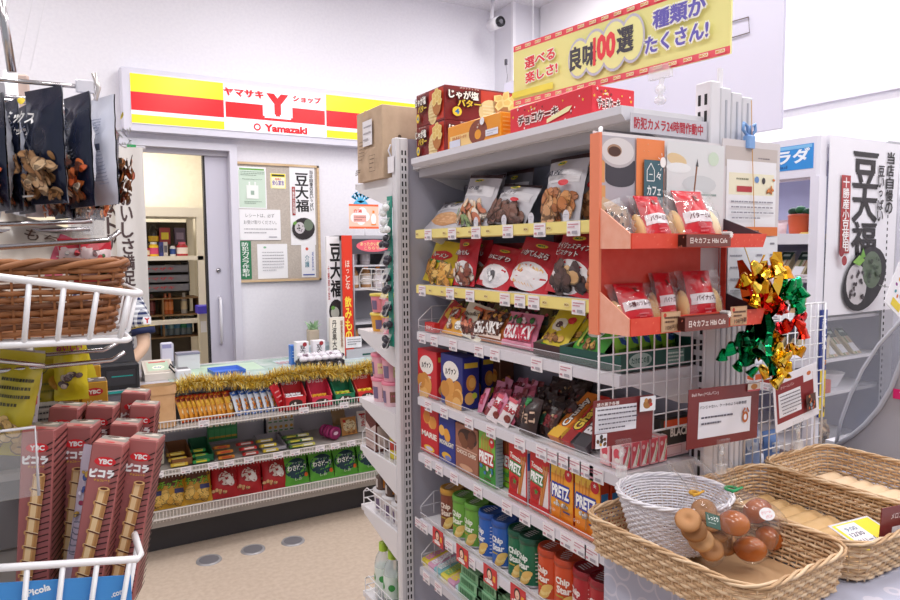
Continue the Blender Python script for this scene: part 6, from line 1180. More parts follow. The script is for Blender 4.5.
def drape(i, j): 
    t = i; per = [(1.68, YT1), (XT, YT1), (XT, YT0+.02), (XT+.01, YT0), (1.68, YT0)]
    segs = [hypot(per[k+1][0]-per[k][0], per[k+1][1]-per[k][1]) for k in range(4)]; d = t*sum(segs)
    for k in range(4):
        if d <= segs[k] or k == 3: f = d/segs[k]; x = per[k][0]+(per[k+1][0]-per[k][0])*f; y = per[k][1]+(per[k+1][1]-per[k][1])*f; break
        d -= segs[k]
    zz = ZTB-(ZTB-.25)*j; wv = .008*j*sin(t*70)
    if k == 0: return (x, y, zz)
    if k in (1,): return (x+wv-.004*j, y, zz)
    return (x, y-abs(wv), zz)
b.grid(drape, 90, 8, cloth_m); b.box(XT, 1.68, YT0, YT1, ZTB-.003, ZTB, cloth_m); tag(b.build('table_cloth'), 'pale blue grey chain patterned cloth hanging over the bread table', 'tablecloth')
def wicker(name, w, d, h, cols, label, loc, rz, rows=9, flare=.012, rr=.0030, oval=False, liner=None, pitch=.0135, cr=.035, rim=.005, base=None):
    s = thing(name, label, 'basket', loc, (0, 0, rz)); ms = [m(c, .55) for c in cols]
    def per(t, e):   # rounded-rectangle outline, t in metres along it
        W, D = w/2+e, d/2+e; 
        if oval: a = t*2*pi; return (W*cos(a), D*sin(a))
        a = t*2*pi; p = 9 if cr < .04 else 5; c_, s_ = cos(a), sin(a)
        # walk by arc length so stakes are even
        return None
    # sampled outline by arc length
    W, D = w/2, d/2; pts = []
    if oval: pts = [(W*cos(2*pi*i/240), D*sin(2*pi*i/240), cos(2*pi*i/240), sin(2*pi*i/240)) for i in range(240)]
    else:
        for cx, cy, a0 in ((W-cr, D-cr, 0), (-W+cr, D-cr, pi/2), (-W+cr, -D+cr, pi), (W-cr, -D+cr, 1.5*pi)):
            for k in range(9): a = a0+k*pi/16; pts.append((cx+cr*cos(a), cy+cr*sin(a), cos(a), sin(a)))
    n = len(pts); cum = [0]
    for i in range(n): cum.append(cum[-1]+hypot(pts[(i+1) % n][0]-pts[i][0], pts[(i+1) % n][1]-pts[i][1]))
    Lp = cum[-1]; NS = 2*round(Lp/pitch/2)+1
    def P(t):
        dd = (t % 1)*Lp; lo = 0
        while cum[lo+1] < dd: lo += 1
        f = (dd-cum[lo])/(cum[lo+1]-cum[lo]+1e-9); a, b_ = pts[lo], pts[(lo+1) % n]
        return [a[k]+(b_[k]-a[k])*f for k in range(4)]
    PS = [P(i/NS) for i in range(NS)]; PH = [P((i+.5)/NS) for i in range(NS)]
    b = MB()
    for r in range(rows):
        z = .004+(h-.008)*(r+.5)/rows; e = flare*z/h; path = []
        for i in range(NS):
            sg = 1 if (i+r) % 2 == 0 else -1; q0 = PS[i]; path.append((q0[0]+q0[2]*(e+sg*rr*.8), q0[1]+q0[3]*(e+sg*rr*.8), z+.0004*sin(i*1.7+r))); 
        b.tube(path, (h/rows)*.38, ms[r % len(ms)], 5, True)
    for i in range(NS): q0 = PS[i]; b.tube([(q0[0], q0[1], .002), (q0[0]+q0[2]*flare, q0[1]+q0[3]*flare, h-.002)], rr*.55, ms[0], 4, caps=False)
    b.build('woven_wall', s); b = MB()
    for k in range(3):   # twisted rim
        path = [(q0[0]+q0[2]*(flare+cos(i*.9+k*2.1)*rim), q0[1]+q0[3]*(flare+cos(i*.9+k*2.1)*rim), h+sin(i*.9+k*2.1)*rim*.8) for i, q0 in enumerate(PS)]
        b.tube(path, rim*.72, ms[k % len(ms)], 6, True)
    b.build('rim', s)
    b = MB(); K = 40; b.add([(0, 0, .003)]+[(P(i/K)[0]*.99, P(i/K)[1]*.99, .003) for i in range(K)], [(0, 1+i, 1+(i+1) % K) for i in range(K)], m(cols[-1], .7)); b.build('base', s)
    if liner:
        b = MB(); nW = 9
        for i in range(nW):
            y0 = -d/2*.93+d*.93*i/nW
            b.grid(lambda a, c: ((a-.5)*w*.93, y0+d*.93/nW*c, .010+.006*sin(pi*c)), 2, 6, liner)
        b.build('paper_liner', s)
    return s
tan = ['#e0c3a0', '#d2b08a', '#c09b74']
wicker('bread_basket', .245, .33, .072, tan, 'front tan wicker basket holding the white basket and the bread bags', (.958, .762, ZTB+.001), .03, rim=.0036)
kl = noisy('kraft_liner', '#d3ac76', '#dcb785', 30, .75)
wicker('bread_basket', .225, .335, .072, tan, 'middle tan wicker basket with ribbed liner and a yellow card', (1.222, .762, ZTB+.001), .0, liner=kl, rim=.0036)
wicker('bread_basket', .235, .335, .072, tan, 'rear right tan wicker basket with ribbed liner, empty', (1.487, .772, ZTB+.001), .0, liner=noisy('pale_kraft_liner', '#e6c9a4', '#eccfae', 30, .75), rim=.0036)
wb = at('z', 1.055, 668, 487)
wicker('round_basket', .142, .132, .098, ['#f1eef3', '#e9e6ee'], 'oval white woven basket standing in the front tan basket', (.968, .848, ZTB+.012), -.5, rows=18, flare=.03, rr=.0018, oval=True, pitch=.008, rim=.0032)
b = MB(); b.bbox(-.02, .02, -.012, .012, 0, .02, m('#17151a', .4), .005); tag(b.build('black_pack', None, (.985, .865, ZTB+.02), (0, .2, .4)), 'small black item lying inside the white basket', 'pack')
def wrap_bag(x, y, z, rx, ry, rz, label, tie, tail, seed, tiltv=(0, 0)):
    s = thing('bread_bag', label, 'bread bag', (x, y, z)); q = random.Random(seed); ph = [q.uniform(0, 6) for _ in range(6)]
    def S(i, j):
        a = i*2*pi; t = j
        if t < .72: u = t/.72; r = sin(min(1, u*1.12)*pi*.5)**.6 if u < .5 else (1-((u-.5)/.5)**2.2*.88); zz = rz*2*(u if u > .0 else 0)
        else: u = (t-.72)/.28; r = .12+.28*u; zz = rz*2+tail*u
        k = 1+.07*sin(5*a+ph[0]+t*6)*(t > .25)+.05*sin(11*a+ph[1]-t*9)+(.25*sin(7*a+ph[2]) if t > .72 else 0)
        return (rx*r*cos(a)*k+tiltv[0]*t*t, ry*r*sin(a)*k+tiltv[1]*t*t, zz)
    b = MB(); b.grid(S, 40, 26, FILMW if False else FILM2); b.build('clear_bag', s)
    b = MB(); tp = .72; b.tube([(tiltv[0]*tp*tp+rx*.14*cos(a*pi/5), tiltv[1]*tp*tp+rx*.14*sin(a*pi/5), rz*2+.0005) for a in range(10)], .0025, m(tie, .35), 6, True); b.tube([(tiltv[0]*tp*tp-.012, tiltv[1]*tp*tp-rx*.15, rz*2), (tiltv[0]*tp*tp+.012, tiltv[1]*tp*tp-rx*.17, rz*2+.004)], .002, m(tie, .35), 5); b.build('twist_tie', s)
    return s
FILM2 = clear('bread_film', '#ffffff', .02, .1)
FILM2.node_tree.nodes
zb = ZTB+.008
pk = Vector((.955, .752, 0)); pb = Vector((1.022, .722, 0))
ck = wrap_bag(pk.x, pk.y, zb, .054, .045, .070, 'clear bag of stacked round cookies with a dark green label, gold tie', '#e0a82c', .06, 3, (-.09, .0))
cookm = [m('#bd8858', .6), m('#a97444', .6), m('#cb9a68', .6)]
for i, (u, v, z) in enumerate(((688, 520, .735), (694, 530, .735), (701, 540, .735), (711, 549, .735), (704, 510, .755), (710, 520, .755), (717, 531, .75), (725, 544, .75))):
    b = MB(); b.T = Matrix.Rotation(.75, 4, 'X') @ Matrix.Rotation(-.25, 4, 'Y')
    b.lathe([(0, -.005), (.0175, -.005), (.021, 0), (.0175, .005), (.007, .006), (.004, .003), (0, .003)], cookm[i % 3], n=22); b.T = None
    p = at('y', z, u, v); tag(b.build('cookie', None, p, (0, 0, -.5)), 'ring shaped brown cookie in the tied clear bag, %s column, %s from the top' % (('left', 'right')[i//4], ORD[i % 4]), 'cookie', 'brown ring cookies in the bag')
b = MB(); b.box(-.013, .013, -.0005, .0005, -.012, .012, m('#1e4a3c', .4)); A = Art(b, lambda x, z, o: (x, -.0005-o, z)); A.txt('しっとり', 0, .004, .019, .008, '#e9f0ea', .04); A.lines(0, -.005, .018, .005, 1, '#b9c9bf')
p = at('y', .705, 713, 521); b.build('green_label', ck, (p.x-pk.x, p.y-pk.y, p.z-zb), (-.75, .35, -.4))
bg_ = wrap_bag(pb.x, pb.y, zb, .070, .056, .073, 'clear bag of four glossy round buns with a white oval sticker, green tie', '#1f9a5c', .06, 8, (-.115, .0))
bunm = noisy('bun_crust', '#a4501a', '#c4702a', 14, .25, .1, coat=.5)
for i, (u, v, z, r) in enumerate(((734, 523, .722, .026), (770, 538, .735, .026), (750, 549, .712, .026), (757, 511, .755, .026))):
    b = MB(); b.ball((0, 0, 0), r*1.05, r*.95, r*.8, bunm, 22, 14); o = b.build('round_bun', None, at('y', z, u, v), (.3*i, .2, i)); tag(o, 'glossy brown round bun in the clear bag, %s' % ('left one', 'right one under the sticker', 'lowest front one', 'rear one')[i], 'bun')
b = MB(); A = Art(b, lambda x, z, o: (x, -o, z)); A.ell(0, 0, .0145, .0105, '#f6f2f4', 0, 22); A.txt('クリーム', -.001, .003, .019, .005, '#e05a66', .02, rot=.15); A.txt('パン', .002, -.004, .013, .005, '#e05a66', .02, rot=.15); p = at('y', .688, 767, 514); b.build('oval_sticker', bg_, (p.x-pb.x, p.y-pb.y, p.z-zb), (-.6, 0, -.3))
# price cards on clear clip stands
def info_card(pxs, y, label, art, stand=None, c='#7a2a2c', lean=.12, yaw=None):
    P = [at('y', y, *p) for p in pxs]    # tl, tr, br, bl
    w = (P[1]-P[0]).length; h = (P[0]-P[3]).length; cx = (P[0]+P[1]+P[2]+P[3])/4; rl = math.atan2(P[1].z-P[0].z, P[1].x-P[0].x)
    s = thing('info_card', label, 'card', (cx.x, y, cx.z-h/2*cos(rl)), (0, -rl, 0))
    b = MB(); b.box(-w/2, w/2, -.0008, .0008, 0, h, m(c, .35)); A = Art(b, lambda x, z, o: (x, -.0008-o, z)); art(A, w, h); b.build('printed_card', s)
    b = MB(); b.bbox(-.02, .02, -.004, .004, -.006, .010, FILM, .002); b.tube([(0, 0, -.006), (0, .002, -.02), (.003, .004, -.045)], .0035, FILMW, 8); b.ball((0, .002, -.02), .006, .006, .006, FILMW); b.bbox(-.008, .012, -.004, .010, -.062, -.042, FILMW, .002); b.build('clear_clip', s)
    return s
def bear(A, x, y, r): 
    A.ell(x, y, r, r*.8, '#a8763c'); A.ell(x+r*.6, y+r*.5, r*.55, r*.5, '#8a4a2c'); A.ell(x-r*.3, y+r*.7, r*.45, r*.4, '#c08a4c'); A.ell(x+r*.9, y-r*.1, r*.4, r*.35, '#c83a34')
def k1(A, w, h):
    A.rect(-w*.13, h*.58, w*.68, h*.56, '#e9e7ef'); A.txt('焼き菓子各種', -w*.27, h*.91, w*.36, h*.075, '#f0e6e4', .03); A.lines(-w*.13, h*.6, w*.62, h*.48, 5, '#55505f', .3); A.rect(w*.36, h*.83, w*.27, h*.32, '#eef0f6'); bear(A, w*.35, h*.82, w*.07); A.rect(-w*.40, h*.16, w*.18, h*.3, '#efedf4'); A.scatter(-w*.4, h*.16, w*.12, h*.2, 6, ['#3c2c24', '#d9a03a', '#6a4a34'], w*.02, w*.03)
info_card(((592, 402), (652, 395), (650, 438), (594, 449)), .905, 'brown card with a teddy biscuit picture standing at the left of the bread baskets', k1)
def k2(A, w, h):
    A.rect(w*.01, h*.46, w*.74, h*.62, '#eceaf2'); A.txt('Bell Pan (ベルパン)', -w*.28, h*.9, w*.36, h*.07, '#eadcdc', .02); A.txt('パンじゃない、ケーキのような新食感', -w*.02, h*.68, w*.66, h*.055, '#5a5666', .02); A.lines(-w*.12, h*.45, w*.42, h*.2, 2, '#5a5666', .3); A.ell(w*.29, h*.42, w*.045, h*.10, '#b8622c'); A.ell(w*.29, h*.42, w*.022, h*.055, '#eceaf2'); A.line(w*.25, h*.5, w*.28, h*.58, w*.02, '#a8562c'); A.line(w*.34, h*.5, w*.31, h*.58, w*.02, '#a8562c'); A.rect(w*.4, h*.93, w*.19, h*.14, '#eadfd6'); A.ell(w*.4, h*.94, w*.05, h*.05, '#c8823c'); A.rect(w*.4, h*.875, w*.19, h*.03, '#d9606a')
info_card(((686, 391), (757, 383), (757, 436), (688, 450)), .885, 'wide brown card with a bell shaped bread picture in the middle of the bread baskets', k2)
def k3(A, w, h):
    A.rect(-w*.03, h*.5, w*.85, h*.72, '#8a2a2c'); A.rect(w*.28, h*.82, w*.22, h*.2, '#e9e7ef') ; A.ell(w*.3, h*.86, w*.05, h*.04, '#c8703c'); A.txt('クリームパン', -w*.2, h*.78, w*.3, h*.05, '#f0dcd8', .02); A.rect(-w*.16, h*.46, w*.5, h*.44, '#efedf4'); A.lines(-w*.16, h*.47, w*.44, h*.36, 6, '#4a4656', .3); A.rect(w*.26, h*.33, w*.22, h*.3, '#5a4038'); A.scatter(w*.26, h*.33, w*.18, h*.24, 14, ['#d98a4a', '#8fa0b0', '#3c2a24', '#c8603c'], w*.015, w*.03)
info_card(((772, 379), (816, 362), (825, 414), (779, 431)), .93, 'tilted white framed brown card with a bread photo at the right basket', k3, c='#eceaf2')
def k4(A, w, h): A.rect(w*.06, h*.42, w*.76, h*.6, '#ece9f0'); A.txt('メロンパン', -w*.2, h*.87, w*.3, h*.08, '#eadcdc', .02); A.lines(w*.06, h*.42, w*.66, h*.46, 4, '#5a5666', .3); A.rect(-w*.3, h*.2, w*.02, h*.03, '#2c2a34')
info_card(((890, 514), (948, 502), (925, 560), (862, 581)), .60, 'brown edged card leaning at the near right corner of the bread table', k4)
# yellow card in the middle basket
b = MB(); b.box(-.055, .055, -.04, .04, 0, .001, m('#d9d6de', .3)); A = Art(b, Stop(.001)); A.rect(0, 0, .1, .072, '#f2dc2c'); A.rect(-.018, .008, .05, .05, '#f3f1f4', rot=.0); A.txt('9:00', -.018, .02, .03, .01, '#7a8a9c', .03); A.txt('12/30', -.02, .006, .036, .01, '#6a6676', .03); A.txt('クリームパン', .0, -.012, .08, .012, '#4a4a5c', .03)
p = at('z', ZTB+.05, 845, 518); tag(b.build('yellow_card', None, (1.255, .655, ZTB+.034), (.28, 0, -.1)), 'yellow and white date card lying in the middle bread basket', 'card')

# ================================================================== CHILLED OPEN CASE ON THE RIGHT
XC, YC = 2.4, 1.47
cs = thing('open_chiller', 'tall white open chiller of sandwiches against the right wall', 'chiller', (0, 0, 0)); cwt = m('#e6e3ec', .4)
XB = 2.94
b = MB(); b.box(XB-.03, XB, YC, 3.3, 0, 1.9, m('#a8a6c0', .6)); b.box(XC+.02, XB, YC+.02, 3.3, 1.855, 1.9, cwt); b.build('back_panel', cs)
b = MB(); b.bbox(XC, XC+.06, YC-.0, 3.3, 1.745, 1.9, cwt, .01); b.box(XC+.01, XC+.05, YC+.01, 3.3, 1.738, 1.746, m('#d9cdd4', .4)); b.build('header', cs)
b = MB(); b.box(XC, XC+.045, YC-.004, YC+.03, 0, 1.745, cwt); b.box(XC+.045, XC+.05, YC-.004, YC+.01, 0, 1.745, m('#9aa0b0', .4)); b.box(XB-.06, XB, YC-.002, YC+.02, 0, 1.9, m('#b3b2bb', .45)); b.box(XC, XB, YC-.002, YC+.02, 0, .74, m('#a9a8b0', .45)); b.build('side_frame', cs)
b = MB(); z = .8
while z < 1.7: b.box(XB-.075, XB-.07, YC-.004, YC, z, z+.012, slot); z += .025
b.box(XB-.085, XB-.06, YC-.002, YC, .74, 1.9, m('#b9b8c0', .4)); b.build('slotted_strip', cs)
b = MB(); b.box(XC+.05, XB-.08, YC, YC+.003, .74, 1.86, GLASS); b.build('side_glass', cs)
for z, zf in ((1.505, 0), (1.36, 0), (1.21, 0), (1.05, 0), (.92, 0), (.70, 0)):
    b = MB(); b.box(XC+.06, XB-.03, YC+.02, 3.3, z, z+.012, m('#e3e1ea', .4)); b.box(XC+.05, XC+.062, YC+.03, 3.3, z-.004, z+.026, m('#efedf3', .4)); sh = b.build('shelf', cs)
    for k in range(4): price_tag(sh, (XC+.048, 1.55+.12*k, z+.013), (0, 0, FX), .07, .026)
b = MB(); b.box(XC-.0015, XC, 1.49, 1.76, 1.775, 1.865, m('#2f8fd8', .35)); A = Art(b, lambda y, z, o: (XC-.0015-o, y, z)) ; b.build('blue_header_sign', cs)
b = MB(); A = Art(b, lambda a, z, o: (XC-.0018-o, -a, z)); A.txt('サラダ', -1.605, 1.825, .20, .05, '#f3f8fd', .06); A.txt('Salad', -1.62, 1.788, .06, .012, '#1b5a98', .02); A.rect(-1.62, 1.857, .25, .012, '#7fc0ea'); b.build('sign_lettering', cs)
def sandwich(c1='#e0cfa8', lab='#20402f'):
    b = MB(); b.prism([(-.04, 0), (.04, 0), (-.04, .085)], 'x', -.022, .022, FILM)
    b.prism([(-.036, .002), (.034, .002), (-.036, .076)], 'x', -.02, -.008, m(c1, .7)); b.prism([(-.036, .002), (.034, .002), (-.036, .076)], 'x', .008, .02, m(c1, .7)); b.prism([(-.038, .002), (.032, .002), (-.038, .07)], 'x', -.008, .008, m('#b8603c', .6))
    A = Art(b, lambda x, t, o: (x, -.04+.08*(1-t)+.0, .085*(t)+.001+o)); return b
def sand():
    b = MB(); f = m('#d9c69c', .7); g_ = m('#7a8f4a', .6)
    # wedge pack leaning: front slope visible
    b.prism([(-.045, 0), (.045, 0), (.045, .10)], 'x', -.030, .030, FILM)
    b.prism([(-.040, .002), (.040, .002), (.040, .09)], 'x', -.027, -.010, f); b.prism([(-.042, .002), (.040, .002), (.040, .092)], 'x', -.010, -.002, g_); b.prism([(-.040, .002), (.040, .002), (.040, .09)], 'x', -.002, .008, m('#e8dcc0', .7)); b.prism([(-.042, .002), (.040, .002), (.040, .09)], 'x', .008, .013, m('#c07a50', .6)); b.prism([(-.040, .002), (.040, .002), (.040, .09)], 'x', .013, .027, f)
    A = Art(b, lambda x, t, o: (x, -.045+.09*t, .10*t+.001+o)); A.rect(0, .8, .05, .3, '#1f3a30'); A.rect(0, .25, .04, .3, '#e9e7ee'); A.rect(0, .82, .03, .08, '#b9c9bf'); return b
sd = sand().data('sandwich_pack'); n = 0
for z, lo, nm in ((1.373, (1.52, 1.60, 1.68, 1.76, 1.84), 'second'), (1.063, (1.53, 1.61, 1.69, 1.77), 'fourth')):
    for i, y in enumerate(lo): put(sd, 'sandwich_pack', XC+.12, y, z, FX, 0, label='clear wedge sandwich pack on the %s chiller shelf, %s from the near side' % (nm, ORD[i]), cat='sandwich', group='sandwich packs on the %s chiller shelf' % nm)
for i, x in enumerate((2.52, 2.60, 2.68, 2.76)):
    put(sd, 'sandwich_pack', x, YC+.075, 1.063+.0, 0, 0, label='wedge sandwich pack seen through the chiller side glass, '+nth(i, 4), cat='sandwich', group='sandwich packs behind the side glass')
for i, x in enumerate((2.54, 2.63, 2.72)):
    put(pouch(.07, .06, .04, '#d9cfc2', lambda A: A.scatter(0, .03, .05, .04, 8, ['#c8a07a', '#e9e3da', '#b87a5a'], .006, .01), seed=i, nu=8, nv=6), 'salad_pack', x, YC+.06, 1.218+.0, 0, .5, label='pale salad pack high behind the chiller side glass, '+nth(i, 3), cat='salad pack', group='salad packs behind the side glass') if False else None
for i, x in enumerate((2.53, 2.66)):
    b = MB(); b.lathe([(.03, 0), (.055, .055), (.058, .058), (.05, .056), (.028, .006), (0, .006)], m('#e9e6ee', .35), n=20); put(b, 'white_bowl', x, YC+.09, .933, label=('left', 'right')[i]+' white bowl on the chiller shelf behind the side glass', cat='bowl')
b = pouch(.14, .09, .06, '#b89a78', lambda A: A.scatter(0, .045, .1, .06, 20, ['#8a5a3a', '#d9b48a', '#5a3a2c', '#e9ddcc'], .008, .014), seed=3); put(b, 'deli_pack', 2.58, YC+.07, .713, 0, .2, label='brown deli pack on the lowest visible chiller shelf', cat='deli pack')
# top shelf goods
b = MB(); b.lathe([(.038, 0), (.045, .09), (.047, .095), (.04, .1)], m('#d9603a', .4), n=20); put(b, 'orange_pot', XC+.16, 1.635, 1.518, label='orange plastic cup of plants on the top chiller shelf', cat='cup')
for i, (dy, dz, c) in enumerate(((-.03, .10, '#1f5a3c'), (.0, .11, '#2f7a4a'), (.03, .105, '#1f4f38'), (-.06, .085, '#2a6a3c'))):
    b = MB(); b.ball((0, 0, .012), .02, .022, .016, m(c, .5), 10, 6); put(b, 'green_bundle', XC+.16, 1.635+dy, 1.518+dz-.005, label='dark green leafy top above the orange cup, '+nth(i, 4), cat='greens', group='dark green tops above the cup')
put(pouch(.05, .09, .03, '#e6e9e2', lambda A: (A.scatter(0, .05, .03, .05, 9, ['#4a9a3c', '#f0f2ee', '#2c6a3c'], .005, .009)), seed=2, sealc='#2f7a3c'), 'green_white_pack', XC+.13, 1.56, 1.518, FX, .1, label='green and white pack beside the orange cup in the chiller', cat='pack')
put(pouch(.06, .08, .03, '#e9ccd0', lambda A: A.poly([(-.02, .02), (.0, .07), (.022, .03)], '#c8404c'), seed=2), 'pink_pack', XC+.12, 1.70, 1.518, FX, .2, label='pale pink clear pack at the left of the orange cup in the chiller', cat='pack')
b = MB(); b.bbox(-.045, .045, -.03, .03, 0, .028, m('#e0bc62', .35), .01); put(b, 'yellow_roll', XC+.11, 1.555, 1.518, FX, label='yellow wrapped roll on the top chiller shelf near the post', cat='roll')
b = MB(); b.bbox(-.09, .09, -.02, .02, 0, .018, m('#f3f1f6', .5), .003); put(b, 'white_card', XC+.07, 1.63, 1.518, FX, label='long white price card lying on the top chiller shelf', cat='card') 
for i, (y, c) in enumerate(((1.52, '#efe6de'), (1.60, '#c8a47a'), (1.68, '#e9e0d4'))):
    put(pouch(.075, .075, .04, c, lambda A: (A.scatter(0, .04, .04, .03, 6, ['#e0903c', '#f3f0ea', '#8a5a3c'], .006, .01)), seed=i), 'wrapped_roll', XC+.11, y, 1.225, FX, .3, label='wrapped roll on the third chiller shelf, '+('near', 'middle', 'far')[i]+' one', cat='roll')
for i, (y, c) in enumerate(((1.52, '#c8402c'), (1.60, '#e07a3c'), (1.68, '#a83a2c'), (1.76, '#d9683c'))):
    put(carton(.07, .08, .05, c), 'orange_pack', XC+.11, y, .934, FX, label='orange red pack on the fifth chiller shelf, '+ORD[i]+' from the near side', cat='pack')
# poster on the side
px = at('y', YC-.006, 829, 134); qx = at('y', YC-.006, 893, 300); w = qx.x-px.x; zt_, zb_ = 1.89, 1.235; h = zt_-zb_
b = MB(); b.grid(lambda i, j: ((i-.5)*w, -.004*sin(i*5+j*2), j*h), 14, 14, m('#e9e7ee', .5)); b.grid(lambda i, j: ((.5-i)*w, -.004*sin((1-i)*5+j*2)+.001, j*h), 14, 14, m('#e9e7ee', .5)); A = Art(b, lambda x, z, o: (x, -.004*sin((x/w+.5)*5+z/h*2)-o-.0008, z), .0004)
A.vtxt('豆大福', w*.02, h*.93, w*.36, h*.60, '#241f22', .05, gap=.02); A.vtxt('当店自慢の', w*.37, h*.95, w*.10, h*.37, '#241f22', .04); A.vtxt('豆いっぱい', w*.24, h*.865, w*.085, h*.33, '#241f22', .04)
A.rect(-w*.28, h*.57, w*.13, h*.44, '#a83232', 4); A.vtxt('十勝産小豆使用', -w*.28, h*.78, w*.09, h*.42, '#f3ecec', .04); A.ell(w*.03, h*.20, w*.34, h*.17, '#262328', .45, 26, 3); A.ell(-w*.10, h*.17, w*.15, h*.12, '#c9c4c8', .3, 18, 2); A.ell(w*.13, h*.25, w*.15, h*.11, '#5f6e5a', .3, 18, 2)
A.scatter(-w*.10, h*.17, w*.2, h*.16, 22, ['#4c4448', '#3c3438', '#6a6266'], w*.012, w*.02); A.scatter(w*.13, h*.25, w*.2, h*.14, 14, ['#3c4438', '#4a5a46'], w*.012, w*.022); A.poly([(-w*.2, h*.3), (-w*.1, h*.34), (-w*.02, h*.31), (-w*.1, h*.275)], '#7fae4c'); A.poly([(-w*.1, h*.31), (-w*.05, h*.38), (-w*.01, h*.33)], '#6aa040'); A.ell(-w*.36, h*.36, w*.035, h*.028, '#8a2a30'); A.ell(-w*.32, h*.31, w*.035, h*.028, '#9a3238')
tag(b.build('side_poster', None, ((px.x+qx.x)/2, YC-.006, zb_)), 'large white poster with brush characters and bean cakes on the chiller side', 'poster')
# small round picture card at the frame edge
b = MB(); w, h = .13, .17; b.box(-w/2, w/2, -.001, .001, 0, h, m('#f1eff4', .4)); A = Art(b, lambda x, z, o: (x, -.001-o, z))
for i, c in enumerate(('#c8402c', '#3f8a4a', '#3f6ab0', '#e0a02c', '#8a3a8a', '#4a9aa8', '#d9702c', '#5a5a9a')): a = i*pi/4; A.ell(cos(a)*.03, h*.55+sin(a)*.035, .008, .006, c, a)
A.rect(.01, h*.16, .07, .03, '#e9cf3a'); p = at('y', 1.35, 893, 283); TCARD = tag(b.build('tilted_card', None, (p.x, 1.35, p.z-.1), (0, .55, 0)), 'tilted white card with a ring of small coloured pictures at the right edge', 'card')
b = MB(); b.tube([(0, 0, 0), (0, .05, .02), (.02, .11, .04)], .003, FILMW, 6); b.build('clear_arm', TCARD, (.03, .002, .09))
# blue and yellow upright strip
y = YC-.012; a_, b_ = at('y', y, 822, 310), at('y', y, 829, 415); w = .035; zt_, zb_ = a_.z, b_.z; h = zt_-zb_
b = MB(); b.box(-w/2, w/2, -.004, .004, 0, h, m('#2c3f8a', .35)); A = Art(b, lambda x, z, o: (x, -.004-o, z)); A.rect(0, h*.22, w, h*.44, '#e9cf2c'); A.vtxt('おいしいね', 0, h*.93, w*.7, h*.3, '#f0f0f8', .06); A.scatter(0, h*.5, w*.7, h*.09, 8, ['#d9863c', '#e9a85a'], w*.12, w*.2, .4); A.rect(0, h*.42, w*.3, h*.05, '#c8302c'); A.vtxt('新発売中', 0, h*.36, w*.4, h*.2, '#8a7a20', .04); A.scatter(0, h*.07, w*.7, h*.1, 9, ['#3c2c24', '#e0b03a'], w*.1, w*.18)
tag(b.build('vertical_strip_sign', None, (a_.x+.012, y, zb_)), 'narrow upright strip, blue above and yellow below, on the chiller post', 'sign')
# dark lower goods near x 830,430
b = carton(.16, .12, .1, '#5a5458', lambda A: (A.txt('おいしさ', 0, .05, .1, .02, '#8a8488', .03), A.rect(-.05, .085, .04, .018, '#2f9a5c')), None); put(b, 'grey_crate', 2.60, 1.37, .62, label='dark grey printed carton low beside the chiller', cat='carton')
b = MB(); b.box(-.12, .12, -.07, .07, 0, .619, m('#8f8d96', .5)); tag(b.build('low_plinth', None, (2.60, 1.37, 0)), 'grey plinth under the dark carton beside the chiller', 'plinth')
# ---- curved acrylic hot case
hc = thing('curved_display_case', 'counter display case with a curved clear front at the right edge', 'display case', (0, 0, 0))
xh, xh2 = 1.75, 2.25
rim = [at('x', xh, *p) for p in ((836, 446), (842, 420), (851, 395), (863, 370), (879, 345), (900, 322), (925, 305), (960, 296))]
low = [at('x', xh, *p) for p in ((836, 446), (852, 436), (866, 424), (880, 408), (892, 388), (902, 362), (925, 340), (960, 332))]
n = len(rim); b = MB(); b.add([(xh, p.y, p.z) for p in rim]+[(xh2, p.y, p.z) for p in rim], [(i, i+1, n+i+1, n+i) for i in range(n-1)], FILM, True)
b.add([(xh, p.y, p.z) for p in rim]+[(xh, p.y, p.z) for p in low], [(i, i+1, n+i+1, n+i) for i in range(n-1)], DARKGL); b.build('curved_acrylic', hc)
b = MB(); b.tube([(xh-.003, p.y, p.z) for p in rim], .0042, m('#c9cbd6', .15), 8); b.tube([(xh-.003, p.y, p.z) for p in low], .006, m('#b9bac4', .25), 8); b.tube([(xh, rim[0].y, rim[0].z), (xh2, rim[0].y, rim[0].z)], .006, m('#c9cbd6', .2), 8); b.build('edge_trim', hc)
b = MB(); yn, zn = low[-1].y, low[0].z; b.prism([(p.y, p.z) for p in low]+[(yn, .76), (rim[0].y+.01, .76), (rim[0].y+.01, zn)], 'x', xh+.002, xh2, m('#b6b2b8', .5)); b.box(xh-.006, xh2, rim[0].y-.005, rim[0].y+.025, zn-.02, zn+.012, m('#dddbe2', .35)); b.build('body', hc)
b = MB(); p = at('x', xh-.008, 893, 393); b.box(xh-.008, xh-.007, p.y-.12, p.y, p.z-.013, p.z+.011, m('#d81f6a', .35)); A = Art(b, lambda a, z, o: (xh-.008-o, -a, z)); A.txt('できたて', -p.y+.05, p.z, .07, .015, '#f6eaf0', .05); b.build('pink_label', hc)
b = MB(); b.box(xh-.01, xh2+.02, yn-.02, rim[0].y+.03, 0, .759, m('#a9a7b0', .5)); tag(b.build('display_stand'), 'grey stand carrying the curved display case', 'stand')

